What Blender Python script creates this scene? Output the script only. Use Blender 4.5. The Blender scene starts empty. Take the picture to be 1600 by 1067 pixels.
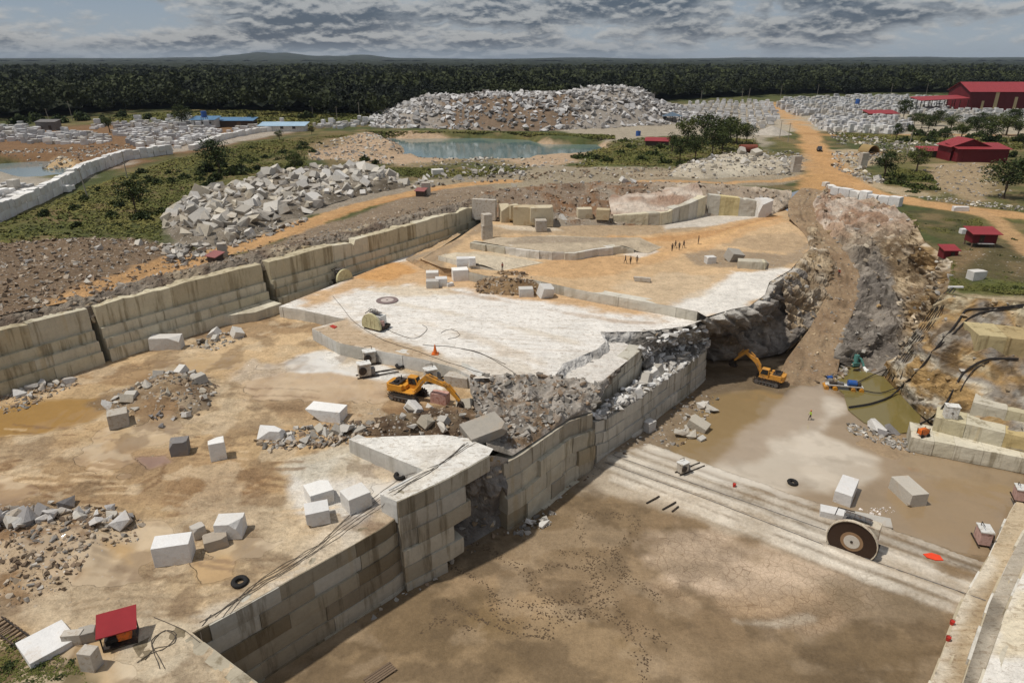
import bpy, bmesh, math, random, time
import numpy as np
from mathutils import Vector, Matrix, geometry
T0 = time.time()
RND = random.Random(7)
NR = np.random.RandomState(11)
SC = bpy.context.scene
COL = SC.collection
# ------------------------------------------------------------------ camera
F, CX, CY, HC = 1066.67, 800.0, 533.5, 42.0
PITCH = math.atan((CY - 91.0) / F)
cP, sP = math.cos(PITCH), math.sin(PITCH)
cam = bpy.data.cameras.new("camera"); camo = bpy.data.objects.new("camera", cam); COL.objects.link(camo)
cam.sensor_width = 36.0; cam.lens = 24.0; cam.clip_start = 0.5; cam.clip_end = 40000
camo.location = (0, 0, HC); camo.rotation_euler = (math.pi/2 - PITCH, 0, 0)
SC.camera = camo

def P(u, v, z=0.0):
    dx, dy = (u-CX)/F, (CY-v)/F
    d = (dx, cP+dy*sP, -sP+dy*cP)
    t = (z-HC)/d[2]
    return (d[0]*t, d[1]*t, z)
def PH(u, v, hf):
    z = 0.0
    for _ in range(14):
        p = P(u, v, z); z = 0.5*z + 0.5*float(hf(p[0], p[1]))
    p = P(u, v, z)
    return (p[0], p[1], float(hf(p[0], p[1])))
def lin(r, g, b):
    return np.array([((c/255)/12.92 if c/255 < .04045 else ((c/255+.055)/1.055)**2.4) for c in (r, g, b)])
def smooth(a, b, x):
    t = np.clip((x-a)/(b-a), 0, 1); return t*t*(3-2*t)
# ------------------------------------------------------------------ noise
def _hash(ix, iy, iz, seed):
    h = (ix*374761393 + iy*668265263 + iz*2147483647 + seed*1274126177) & 0xffffffff
    h = ((h ^ (h >> 13)) * 1274126177) & 0xffffffff
    h = ((h ^ (h >> 15)) * 2246822519) & 0xffffffff
    return ((h ^ (h >> 16)) & 0xffffff) / float(0xffffff)
def vnoise(x, y, z=0.0, seed=0):
    x = np.asarray(x, float); y = np.asarray(y, float); z = np.asarray(z, float) + np.zeros_like(x)
    fx, fy, fz = np.floor(x), np.floor(y), np.floor(z)
    ix, iy, iz = fx.astype(np.int64), fy.astype(np.int64), fz.astype(np.int64)
    a, b, c = x-fx, y-fy, z-fz
    a, b, c = [t*t*t*(t*(t*6-15)+10) for t in (a, b, c)]
    r = 0
    for dx in (0, 1):
        for dy in (0, 1):
            for dz in (0, 1):
                w = (a if dx else 1-a)*(b if dy else 1-b)*(c if dz else 1-c)
                r = r + w*_hash(ix+dx, iy+dy, iz+dz, seed)
    return r
def fbm(x, y, z=0.0, oct=4, seed=0, ridged=False):
    s, amp, tot = 0, 1.0, 0
    for o in range(oct):
        k = 2.03**o
        n = vnoise(np.asarray(x)*k+o*17.3, np.asarray(y)*k-o*9.1, np.asarray(z)*k+o*3.7, seed+o)
        if ridged: n = 1-abs(2*n-1)
        s = s + n*amp; tot += amp; amp *= .5
    return s/tot
def sdist(px, py, poly):
    """signed distance (positive inside)"""
    poly = np.asarray(poly, float)[:, :2]; n = len(poly)
    d = np.full(px.shape, 1e18); ins = np.zeros(px.shape, bool)
    for i in range(n):
        a, b = poly[i], poly[(i+1) % n]
        e = b-a; L = max(e@e, 1e-12)
        wx, wy = px-a[0], py-a[1]
        t = np.clip((wx*e[0]+wy*e[1])/L, 0, 1)
        d = np.minimum(d, (wx-e[0]*t)**2+(wy-e[1]*t)**2)
        c = (a[1] > py) != (b[1] > py)
        with np.errstate(divide='ignore', invalid='ignore'):
            ins ^= c & (px < e[0]*(py-a[1])/(e[1] if e[1] else 1e-12)+a[0])
    return np.where(ins, 1, -1)*np.sqrt(d)
def ldist(px, py, line):
    line = np.asarray(line, float)[:, :2]; d = np.full(px.shape, 1e18)
    for a, b in zip(line[:-1], line[1:]):
        e = b-a; L = max(e@e, 1e-12); wx, wy = px-a[0], py-a[1]
        t = np.clip((wx*e[0]+wy*e[1])/L, 0, 1)
        d = np.minimum(d, (wx-e[0]*t)**2+(wy-e[1]*t)**2)
    return np.sqrt(d)
# ------------------------------------------------------------------ objects
def tag(o, label=None, cat=None, group=None, kind=None):
    if label: o['label'] = label
    if cat: o['category'] = cat
    if group: o['group'] = group
    if kind: o['kind'] = kind
    return o
def mesh_obj(name, verts, faces, mat=None, parent=None, flat=True, attrs=None, matidx=None):
    me = bpy.data.meshes.new(name)
    V = np.asarray(verts, np.float32)
    if isinstance(faces, np.ndarray):
        k = faces.shape[1]; nf = len(faces)
        me.vertices.add(len(V)); me.vertices.foreach_set('co', V.ravel())
        me.loops.add(nf*k); me.loops.foreach_set('vertex_index', faces.astype(np.int32).ravel())
        me.polygons.add(nf); me.polygons.foreach_set('loop_start', np.arange(0, nf*k, k, dtype=np.int32))
        me.update(calc_edges=True)
    else:
        me.from_pydata([tuple(v) for v in V.tolist()], [], faces); me.update()
    me.polygons.foreach_set('use_smooth', np.full(len(me.polygons), not flat, bool))
    for k, a in (attrs or {}).items():
        a = np.asarray(a, np.float32)
        at = me.attributes.new(k, 'FLOAT_COLOR', 'POINT')
        if a.shape[1] == 3: a = np.concatenate([a, np.ones((len(a), 1), np.float32)], 1)
        at.data.foreach_set('color', a.ravel())
    for m in (mat if isinstance(mat, (list, tuple)) else [mat]):
        if m: me.materials.append(m)
    if matidx is not None: me.polygons.foreach_set('material_index', np.asarray(matidx, np.int32))
    o = bpy.data.objects.new(name, me); COL.objects.link(o)
    if parent: o.parent = parent
    return o
def empty(name, loc=(0, 0, 0), rz=0, label=None, cat=None, group=None):
    o = bpy.data.objects.new(name, None); COL.objects.link(o); o.empty_display_size = .5
    o.location = loc; o.rotation_euler = (0, 0, rz)
    return tag(o, label, cat, group)
def copy_tree(o, parent=None):
    c = o.copy(); COL.objects.link(c)
    if parent: c.parent = parent
    for ch in [q for q in CHILD.get(o.name, [])]: copy_tree(ch, c)
    return c
CHILD = {}
def index_children(root):
    CHILD[root.name] = list(root.children)
    for c in root.children: index_children(c)
def place_copy(root, loc, rz=0, scale=1, label=None, group=None):
    if root.name not in CHILD: index_children(root)
    o = copy_tree(root); o.location = loc; o.rotation_euler = (0, 0, rz)
    o.scale = (scale,)*3 if not isinstance(scale, tuple) else scale
    if label: o['label'] = label
    if group: o['group'] = group
    return o

class MB:
    """collects simple solids into one mesh"""
    def __init__(s): s.v = []; s.f = []; s.m = []; s.cur = 0
    def mat(s, i): s.cur = i; return s
    def add(s, v, f):
        b = len(s.v); s.v += [tuple(p) for p in v]; s.f += [tuple(i+b for i in q) for q in f]; s.m += [s.cur]*len(f); return s
    def box(s, c, d, rot=None, taper=1.0):
        x, y, z = d[0]/2, d[1]/2, d[2]/2
        v = [(-x, -y, -z), (x, -y, -z), (x, y, -z), (-x, y, -z), (-x*taper, -y*taper, z), (x*taper, -y*taper, z), (x*taper, y*taper, z), (-x*taper, y*taper, z)]
        M = (rot.to_matrix() if hasattr(rot, 'to_matrix') else rot) if rot is not None else None
        v = [((M @ Vector(p)) if M else Vector(p))+Vector(c) for p in v]
        return s.add(v, [(0, 3, 2, 1), (4, 5, 6, 7), (0, 1, 5, 4), (1, 2, 6, 5), (2, 3, 7, 6), (3, 0, 4, 7)])
    def bar(s, a, b, w, h=None):
        a, b = Vector(a), Vector(b); d = b-a; h = h or w
        q = d.to_track_quat('X', 'Z'); return s.box((a+b)/2, (d.length, w, h), q.to_matrix())
    def tube(s, pts, r, n=6, cap=True, r2=None):
        pts = [Vector(p) for p in pts]; rings = []
        for i, p in enumerate(pts):
            d = (pts[min(i+1, len(pts)-1)]-pts[max(i-1, 0)])
            if d.length < 1e-9: d = Vector((0, 0, 1))
            q = d.to_track_quat('Z', 'Y'); rr = r if r2 is None else r+(r2-r)*i/max(1, len(pts)-1)
            rings.append([p+q @ Vector((rr*math.cos(2*math.pi*k/n), rr*math.sin(2*math.pi*k/n), 0)) for k in range(n)])
        v = [p for R in rings for p in R]
        f = [(i*n+k, i*n+(k+1) % n, (i+1)*n+(k+1) % n, (i+1)*n+k) for i in range(len(pts)-1) for k in range(n)]
        if cap: f += [tuple(range(n-1, -1, -1)), tuple((len(pts)-1)*n+k for k in range(n))]
        return s.add(v, f)
    def prism(s, outline, y0, y1):
        """outline in (x,z), extruded along y"""
        n = len(outline)
        v = [(x, y0, z) for x, z in outline]+[(x, y1, z) for x, z in outline]
        f = [tuple(range(n)), tuple(range(2*n-1, n-1, -1))]+[(i, i+n, (i+1) % n+n, (i+1) % n) for i in range(n)]
        return s.add(v, f)
    def extrude_z(s, outline, z0, z1):
        n = len(outline)
        v = [(x, y, z0) for x, y in outline]+[(x, y, z1) for x, y in outline]
        f = [tuple(range(n-1, -1, -1)), tuple(range(n, 2*n))]+[(i, (i+1) % n, (i+1) % n+n, i+n) for i in range(n)]
        return s.add(v, f)
    def build(s, name, mat, parent=None, bevel=0, smooth_=False):
        me = bpy.data.meshes.new(name); me.from_pydata(s.v, [], s.f); me.update()
        for m in (mat if isinstance(mat, (list, tuple)) else [mat]): me.materials.append(m)
        me.polygons.foreach_set('material_index', np.asarray(s.m, np.int32))
        bm = bmesh.new(); bm.from_mesh(me)
        bmesh.ops.recalc_face_normals(bm, faces=bm.faces)
        if bevel: bmesh.ops.bevel(bm, geom=bm.edges[:], offset=bevel, segments=1, affect='EDGES', clamp_overlap=True)
        bm.to_mesh(me); bm.free()
        if smooth_: me.polygons.foreach_set('use_smooth', np.ones(len(me.polygons), bool))
        o = bpy.data.objects.new(name, me); COL.objects.link(o)
        if parent: o.parent = parent
        return o
# ------------------------------------------------------------------ materials
def new_mat(name):
    m = bpy.data.materials.new(name); m.use_nodes = True
    nt = m.node_tree; nt.nodes.clear()
    out = nt.nodes.new('ShaderNodeOutputMaterial'); b = nt.nodes.new('ShaderNodeBsdfPrincipled')
    nt.links.new(b.outputs[0], out.inputs[0]); b.inputs['Specular IOR Level'].default_value = .25
    return m, nt, b
class NT:
    def __init__(s, nt): s.nt = nt
    def n(s, t, **kw):
        x = s.nt.nodes.new(t)
        for k, v in kw.items(): setattr(x, k, v)
        return x
    def set(s, sock, v):
        if hasattr(v, 'is_output') or isinstance(v, bpy.types.NodeSocket): s.nt.links.new(v, sock)
        elif v is not None: sock.default_value = v
    def math(s, op, a, b=None, c=None, clamp=False):
        x = s.n('ShaderNodeMath', operation=op, use_clamp=clamp)
        for i, v in enumerate((a, b, c)):
            if v is not None: s.set(x.inputs[i], v)
        return x.outputs[0]
    def mix(s, fac, a, b, mode='MIX'):
        x = s.n('ShaderNodeMix', data_type='RGBA', blend_type=mode, clamp_factor=True)
        s.set(x.inputs[0], fac); s.set(x.inputs[6], a); s.set(x.inputs[7], b); return x.outputs[2]
    def noise(s, vec, scale, detail=4, rough=.6, dist=0):
        x = s.n('ShaderNodeTexNoise'); s.set(x.inputs['Vector'], vec)
        x.inputs['Scale'].default_value = scale; x.inputs['Detail'].default_value = detail
        x.inputs['Roughness'].default_value = rough; x.inputs['Distortion'].default_value = dist
        return x.outputs[0]
    def vor(s, vec, scale, feature='F1', out=0, rand=1):
        x = s.n('ShaderNodeTexVoronoi', feature=feature); s.set(x.inputs['Vector'], vec)
        x.inputs['Scale'].default_value = scale; x.inputs['Randomness'].default_value = rand
        return x.outputs[out]
    def ramp(s, fac, lo, hi, a=0., b=1.):
        x = s.n('ShaderNodeMapRange', interpolation_type='SMOOTHSTEP'); s.set(x.inputs[0], fac)
        for i, v in ((1, lo), (2, hi), (3, a), (4, b)): x.inputs[i].default_value = v
        return x.outputs[0]
    def vmul(s, vec, k):
        x = s.n('ShaderNodeVectorMath', operation='MULTIPLY'); s.set(x.inputs[0], vec); x.inputs[1].default_value = k
        return x.outputs[0]
    def bump(s, h, strength=.5, dist=.1, normal=None):
        x = s.n('ShaderNodeBump'); s.set(x.inputs['Height'], h); x.inputs['Strength'].default_value = strength
        x.inputs['Distance'].default_value = dist
        if normal: s.set(x.inputs['Normal'], normal)
        return x.outputs[0]
def rgba(c): return (float(c[0]), float(c[1]), float(c[2]), 1.)
def g4(v): return (v, v, v, 1.)
def simple_mat(name, col, rough=.6, metal=0., var=.25, scale=6., dirt=None, bump=.0, spec=.3):
    m, nt, b = new_mat(name); N = NT(nt)
    co = N.n('ShaderNodeTexCoord').outputs['Object']
    geo = N.n('ShaderNodeObjectInfo').outputs['Random']
    n = N.noise(co, scale, 5)
    c = N.mix(1.0, rgba(col), N.mix(n, g4(1-var), g4(1+var)), 'MULTIPLY')
    c = N.mix(1.0, c, N.mix(geo, g4(.9), g4(1.08)), 'MULTIPLY')
    if dirt is not None:
        c = N.mix(N.ramp(N.noise(co, scale*.35, 6, .7), .48, .68, 0, .85), c, rgba(dirt))
    nt.links.new(c, b.inputs['Base Color'])
    b.inputs['Roughness'].default_value = rough; b.inputs['Metallic'].default_value = metal
    b.inputs['Specular IOR Level'].default_value = spec
    if bump: nt.links.new(N.bump(N.noise(co, scale*4, 5), bump, .05), b.inputs['Normal'])
    return m
def earth_mat(name, fine=.35, bump=.6, pebble=.5, streak=None, ruts=1.):
    """ground: 'Col' = albedo painted by area, 'Msk' = (cracks, wet, pebbles)"""
    m, nt, b = new_mat(name); N = NT(nt)
    co = N.n('ShaderNodeTexCoord').outputs['Object']
    base = N.n('ShaderNodeAttribute', attribute_name='Col').outputs['Color']
    sep = N.n('ShaderNodeSeparateColor'); nt.links.new(N.n('ShaderNodeAttribute', attribute_name='Msk').outputs['Color'], sep.inputs[0])
    crk, wet, peb = sep.outputs[0], sep.outputs[1], sep.outputs[2]
    n1 = N.noise(co, .55, 8, .68); n2 = N.noise(co, 2.7, 6, .7); n3 = N.noise(co, .12, 5, .6)
    wetm = N.ramp(N.math('ADD', wet, N.math('MULTIPLY', N.math('SUBTRACT', n3, .5), .9)), .42, .52)
    dry = N.math('SUBTRACT', 1., wetm)
    v = N.math('ADD', N.math('MULTIPLY', N.math('SUBTRACT', n1, .5), fine*2.4), N.math('MULTIPLY', N.math('SUBTRACT', n2, .5), fine*2.4))
    v = N.math('ADD', v, N.math('MULTIPLY', N.math('SUBTRACT', n3, .5), fine*1.2))
    v = N.math('MULTIPLY', v, N.math('ADD', N.math('MULTIPLY', dry, .85), .15))
    f = N.math('MAXIMUM', N.math('ADD', v, 1.), .25)
    comb = N.n('ShaderNodeCombineColor'); [nt.links.new(f, comb.inputs[i]) for i in range(3)]
    c = N.mix(1., base, comb.outputs[0], 'MULTIPLY')
    if streak:
        x = N.n('ShaderNodeMapping'); nt.links.new(co, x.inputs[0]); x.inputs['Rotation'].default_value = (0, 0, streak); x.inputs['Scale'].default_value = (.06, 1.3, 1)
        st = N.noise(x.outputs[0], 1.0, 6, .65)
        c = N.mix(N.ramp(st, .5, .72, 0, .55), c, N.mix(1., c, rgba((.62, .52, .42)), 'MULTIPLY'))
    n4 = N.noise(co, 7.5, 4, .75)
    c = N.mix(N.math('MULTIPLY', N.ramp(n4, .56, .64, 0, .45), N.math('ADD', N.math('MULTIPLY', dry, .9), .1)), c, N.mix(1., c, rgba((.55, .5, .44)), 'MULTIPLY'))
    c = N.mix(N.math('MULTIPLY', N.ramp(n4, .44, .36, 0, .4), dry), c, N.mix(1., c, rgba((1.35, 1.35, 1.34)), 'MULTIPLY'))
    # rough clods and ruts: darker specks where the ground is dry
    x2 = N.n('ShaderNodeMapping'); nt.links.new(co, x2.inputs[0]); x2.inputs['Rotation'].default_value = (0, 0, .6); x2.inputs['Scale'].default_value = (.8, 1.7, 1)
    rut = N.noise(N.mix(.3, x2.outputs[0], N.n('ShaderNodeTexNoise').outputs[1]), 1.0, 7, .74, 2.2)
    c = N.mix(N.math('MULTIPLY', N.ramp(rut, .53, .60, 0, .6*ruts), N.math('ADD', N.math('MULTIPLY', dry, .8), .2)), c, N.mix(1., c, rgba((.52, .45, .38)), 'MULTIPLY'))
    c = N.mix(N.math('MULTIPLY', N.ramp(rut, .45, .38, 0, .4*ruts), dry), c, N.mix(1., c, rgba((1.3, 1.28, 1.25)), 'MULTIPLY'))
    # pebbles: pale and dark stones
    vd = N.vor(co, 1.9); vc = N.vor(co, 1.9, out=1)
    sp = N.n('ShaderNodeSeparateColor'); nt.links.new(vc, sp.inputs[0])
    pm = N.math('MULTIPLY', N.math('MULTIPLY', N.math('LESS_THAN', vd, N.math('MULTIPLY', sp.outputs[1], .42)), N.math('GREATER_THAN', sp.outputs[0], .45)), N.ramp(N.math('ADD', peb, N.math('SUBTRACT', n1, .5)), .35, .6))
    c = N.mix(N.math('MULTIPLY', pm, pebble), c, N.mix(sp.outputs[2], rgba(lin(120, 110, 98)), rgba(lin(225, 220, 212))))
    # drying cracks
    wn = N.n('ShaderNodeTexNoise'); nt.links.new(co, wn.inputs[0]); wn.inputs['Scale'].default_value = .8; wv = N.n('ShaderNodeVectorMath', operation='MULTIPLY_ADD'); nt.links.new(wn.outputs[1], wv.inputs[0]); wv.inputs[1].default_value = (.9, .9, 0); nt.links.new(co, wv.inputs[2])
    ve = N.vor(wv.outputs[0], .85, 'DISTANCE_TO_EDGE')
    ve2 = N.vor(wv.outputs[0], 2.1, 'DISTANCE_TO_EDGE')
    cm = N.math('MAXIMUM', N.math('SUBTRACT', 1., N.ramp(ve, .006, .035)), N.math('MULTIPLY', N.math('SUBTRACT', 1., N.ramp(ve2, .01, .06)), .55))
    cm = N.math('MULTIPLY', cm, N.ramp(crk, .2, .7))
    c = N.mix(N.math('MULTIPLY', cm, .6), c, N.mix(1., c, rgba((.42, .36, .3)), 'MULTIPLY'))
    nt.links.new(c, b.inputs['Base Color'])
    nt.links.new(N.ramp(wetm, 0, 1, .92, .09), b.inputs['Roughness'])
    nt.links.new(N.ramp(wetm, 0, 1, .25, .55), b.inputs['Specular IOR Level'])
    h = N.math('ADD', N.math('ADD', n1, N.math('MULTIPLY', n2, .35)), N.math('ADD', N.math('MULTIPLY', pm, .5), N.math('MULTIPLY', rut, -.7*ruts)))
    h = N.math('MULTIPLY', h, N.math('ADD', N.math('MULTIPLY', dry, .97), .03))
    nt.links.new(N.bump(h, bump, .45), b.inputs['Normal'])
    return m
def rock_mat(name, bump=.8, strata=None, stain=.0):
    m, nt, b = new_mat(name); N = NT(nt)
    co = N.n('ShaderNodeTexCoord').outputs['Object']
    base = N.n('ShaderNodeAttribute', attribute_name='Col').outputs['Color']
    n1 = N.noise(co, .45, 9, .72); n2 = N.noise(co, 1.6, 7, .75)
    f = N.math('ADD', .12, N.math('ADD', N.math('MULTIPLY', n1, 1.05), N.math('MULTIPLY', n2, .7)))
    comb = N.n('ShaderNodeCombineColor'); [nt.links.new(f, comb.inputs[i]) for i in range(3)]
    c = N.mix(1., base, comb.outputs[0], 'MULTIPLY')
    if strata:
        x = N.n('ShaderNodeMapping'); nt.links.new(co, x.inputs[0]); x.inputs['Rotation'].default_value = strata; x.inputs['Scale'].default_value = (.12, .12, 1.1)
        st = N.noise(x.outputs[0], 1., 7, .7)
        c = N.mix(N.ramp(st, .45, .65, 0, .6), c, N.mix(1., c, rgba((.5, .45, .4)), 'MULTIPLY'))
        n1 = N.math('ADD', n1, N.math('MULTIPLY', st, .8))
    vc = N.vor(N.mix(.25, co, N.n('ShaderNodeTexNoise').outputs[1]), .5, 'DISTANCE_TO_EDGE')
    c = N.mix(N.math('MULTIPLY', N.math('SUBTRACT', 1., N.ramp(vc, .0, .05)), .14), c, rgba((.05, .045, .04)))
    nt.links.new(c, b.inputs['Base Color']); b.inputs['Roughness'].default_value = .9
    nt.links.new(N.bump(N.math('ADD', n1, N.math('MULTIPLY', n2, .4)), bump, .6), b.inputs['Normal'])
    return m
def wall_mat(name, streaks=1.0):
    """sawn stone face: 'Col' block tone; UV u=along, v=height"""
    m, nt, b = new_mat(name); N = NT(nt)
    co = N.n('ShaderNodeTexCoord').outputs['Object']
    base = N.n('ShaderNodeAttribute', attribute_name='Col').outputs['Color']
    mp = N.n('ShaderNodeMapping'); nt.links.new(co, mp.inputs[0]); mp.inputs['Scale'].default_value = (1.1, 1.1, .10)
    st = N.noise(mp.outputs[0], .8, 6, .65)
    n1 = N.noise(co, .5, 8, .7); n2 = N.noise(co, 3., 6, .7)
    f = N.math('ADD', .55, N.math('ADD', N.math('MULTIPLY', n1, .55), N.math('MULTIPLY', n2, .35)))
    comb = N.n('ShaderNodeCombineColor'); [nt.links.new(f, comb.inputs[i]) for i in range(3)]
    c = N.mix(1., base, comb.outputs[0], 'MULTIPLY')
    c = N.mix(N.ramp(st, .5, .66, 0, .6*streaks), c, N.mix(1., c, rgba((.42, .38, .31)), 'MULTIPLY'))
    c = N.mix(N.ramp(N.noise(mp.outputs[0], .33, 4), .6, .7, 0, .2*streaks), c, N.mix(1., c, rgba((.85, .62, .25)), 'MULTIPLY'))
    nt.links.new(c, b.inputs['Base Color']); b.inputs['Roughness'].default_value = .85
    nt.links.new(N.bump(N.math('ADD', n1, n2), .35, .12), b.inputs['Normal'])
    return m
def stone_mat(name, cols, dirt=.5, bump=.5):
    """loose stone: tone varies per object"""
    m, nt, b = new_mat(name); N = NT(nt)
    co = N.n('ShaderNodeTexCoord').outputs['Object']; r = N.n('ShaderNodeObjectInfo').outputs['Random']
    cr = N.n('ShaderNodeValToRGB'); nt.links.new(r, cr.inputs[0])
    el = cr.color_ramp.elements
    while len(el) < len(cols): el.new(.5)
    for i, c in enumerate(cols): el[i].position = i/(len(cols)-1); el[i].color = rgba(c)
    n1 = N.noise(co, .9, 8, .7); n2 = N.noise(co, 5., 6, .7)
    f = N.math('ADD', .62, N.math('ADD', N.math('MULTIPLY', n1, .5), N.math('MULTIPLY', n2, .25)))
    comb = N.n('ShaderNodeCombineColor'); [nt.links.new(f, comb.inputs[i]) for i in range(3)]
    c = N.mix(1., cr.outputs[0], comb.outputs[0], 'MULTIPLY')
    c = N.mix(N.ramp(N.noise(co, .45, 6, .7), .5, .68, 0, dirt), c, rgba(lin(165, 138, 104)))
    nt.links.new(c, b.inputs['Base Color']); b.inputs['Roughness'].default_value = .85
    nt.links.new(N.bump(N.math('ADD', n1, n2), bump, .15), b.inputs['Normal'])
    return m
def leaf_mat(name, a, bcol, trans=.25):
    m, nt, b = new_mat(name); N = NT(nt)
    co = N.n('ShaderNodeTexCoord').outputs['Object']; r = N.n('ShaderNodeObjectInfo').outputs['Random']
    at = N.n('ShaderNodeAttribute', attribute_name='Col').outputs['Fac']
    n = N.noise(co, .35, 3)
    c = N.mix(N.math('ADD', N.math('MULTIPLY', at, .7), N.math('MULTIPLY', N.math('SUBTRACT', n, .5), .9), clamp=True), rgba(a), rgba(bcol))
    c = N.mix(1., c, N.mix(r, rgba((.8, .85, .8)), rgba((1.2, 1.12, 1.))), 'MULTIPLY')
    nt.links.new(c, b.inputs['Base Color']); b.inputs['Roughness'].default_value = .7; b.inputs['Specular IOR Level'].default_value = .15
    return m
# ------------------------------------------------------------------ levels
ZP = -10.0
def hP(x, y): return ZP + 0*np.asarray(x, float)
def h0(x, y):
    x = np.asarray(x, float); y = np.asarray(y, float)
    return np.clip(-1.8+(y-54)*.06, -1.8, 0)
def hS(x, y):
    x = np.asarray(x, float); y = np.asarray(y, float)
    return .7+.8*np.clip(((x+9.5)*.69+(y-57)*.72)/10, 0, 1)
def h1(x, y): return 2.0-.05*np.clip(np.asarray(x, float)+8, 0, 30)
def h2(x, y): return h1(x, y)+1.8+1.6*smooth(150, 165, np.asarray(y, float))
def h3(x, y): return h1(x, y)+3.4
_gc = [((0, 500), 8.6), ((200, 440), 8.6), ((400, 380), 8.6), ((640, 310), 8.6), ((760, 290), 8.6), ((900, 285), 9.2), ((1050, 285), 9), ((1180, 290), 8.3),
       ((1250, 300), 7), ((1300, 285), 7.6), ((1400, 325), 7), ((1480, 350), 6.8), ((1560, 380), 6.6), ((1500, 430), 6.3), ((1600, 440), 6.3), ((1480, 462), 6), ((1600, 472), 6), ((1750, 500), 6),
       ((1600, 300), 7.8), ((100, 330), 8.4), ((400, 240), 8), ((700, 200), 8), ((1200, 200), 8), ((1500, 200), 8), ((-200, 400), 8.6), ((1900, 500), 6), ((-300, 700), 8.6)]
GC = np.array([P(u, v, z) for (u, v), z in _gc])
POND1 = [P(u, v, 5.5) for u, v in [(597, 216), (641, 217), (749, 216), (823, 219), (850, 226), (931, 226), (948, 238), (898, 248), (820, 254), (810, 259), (746, 258), (665, 256), (655, 248), (602, 252), (601, 246), (631, 245), (631, 231), (614, 223)]]
POND2 = [P(u, v, 5.5) for u, v in [(-90, 257), (0, 256), (62, 252), (81, 253), (64, 265), (81, 268), (101, 262), (131, 264), (112, 281), (56, 285), (19, 277), (0, 278), (-90, 285)]]
def hG0(x, y):
    x = np.asarray(x, float); y = np.asarray(y, float)
    s = 0; w = 0
    for gx, gy, gz in GC:
        k = 1/((x-gx)**2+(y-gy)**2+30)**2
        s = s+k*gz; w = w+k
    far = smooth(280, 420, np.hypot(x, y))
    return s/w*(1-far)+8*far
def hG(x, y):
    x = np.asarray(x, float); y = np.asarray(y, float)
    z = hG0(x, y)
    sh = x.shape; X = np.atleast_1d(x); Y = np.atleast_1d(y); Z = np.atleast_1d(z).copy()
    for pond in (POND1, POND2):
        pa = np.array(pond)
        bb = (X > pa[:, 0].min()-25) & (X < pa[:, 0].max()+25) & (Y > pa[:, 1].min()-35) & (Y < pa[:, 1].max()+35)
        if bb.any():
            d = sdist(X[bb], Y[bb], pond)
            Z[bb] = Z[bb]+(4.2-Z[bb])*smooth(-5.5, 3, d)
    return Z.reshape(sh) if sh else float(Z[0])
# ------------------------------------------------------------------ painting of areas (albedo only)
def W(px, hf):
    if px[0] == 'W': return px[1]
    return [PH(u, v, hf) for u, v in px]
def paint(X, Y, hf, base, items, seed=0, nscale=.16):
    n = fbm(X*nscale, Y*nscale, 0, 5, seed+50); n2 = fbm(X*nscale*4, Y*nscale*4, 0, 3, seed+90)
    nn = (n-.5)*2.4+(n2-.5)*.9
    C = np.tile(np.asarray(base, float), (len(X), 1)); M = np.zeros((len(X), 3))
    for it in items:
        kind, px, col, soft = it[:4]; st = it[4] if len(it) > 4 else 1; mk = it[5] if len(it) > 5 else None
        w = it[6] if len(it) > 6 else 1.
        pts = W(px, hf)
        if kind == 'poly': d = sdist(X, Y, pts)+nn*soft
        else: d = w/2-ldist(X, Y, pts)+nn*soft
        k = smooth(-soft*.5, soft*.5, d)*st
        C = C*(1-k[:, None])+np.asarray(col)*k[:, None]
        if mk is not None: M = M*(1-k[:, None])+np.asarray(mk, float)*k[:, None]
    return C, M
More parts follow.
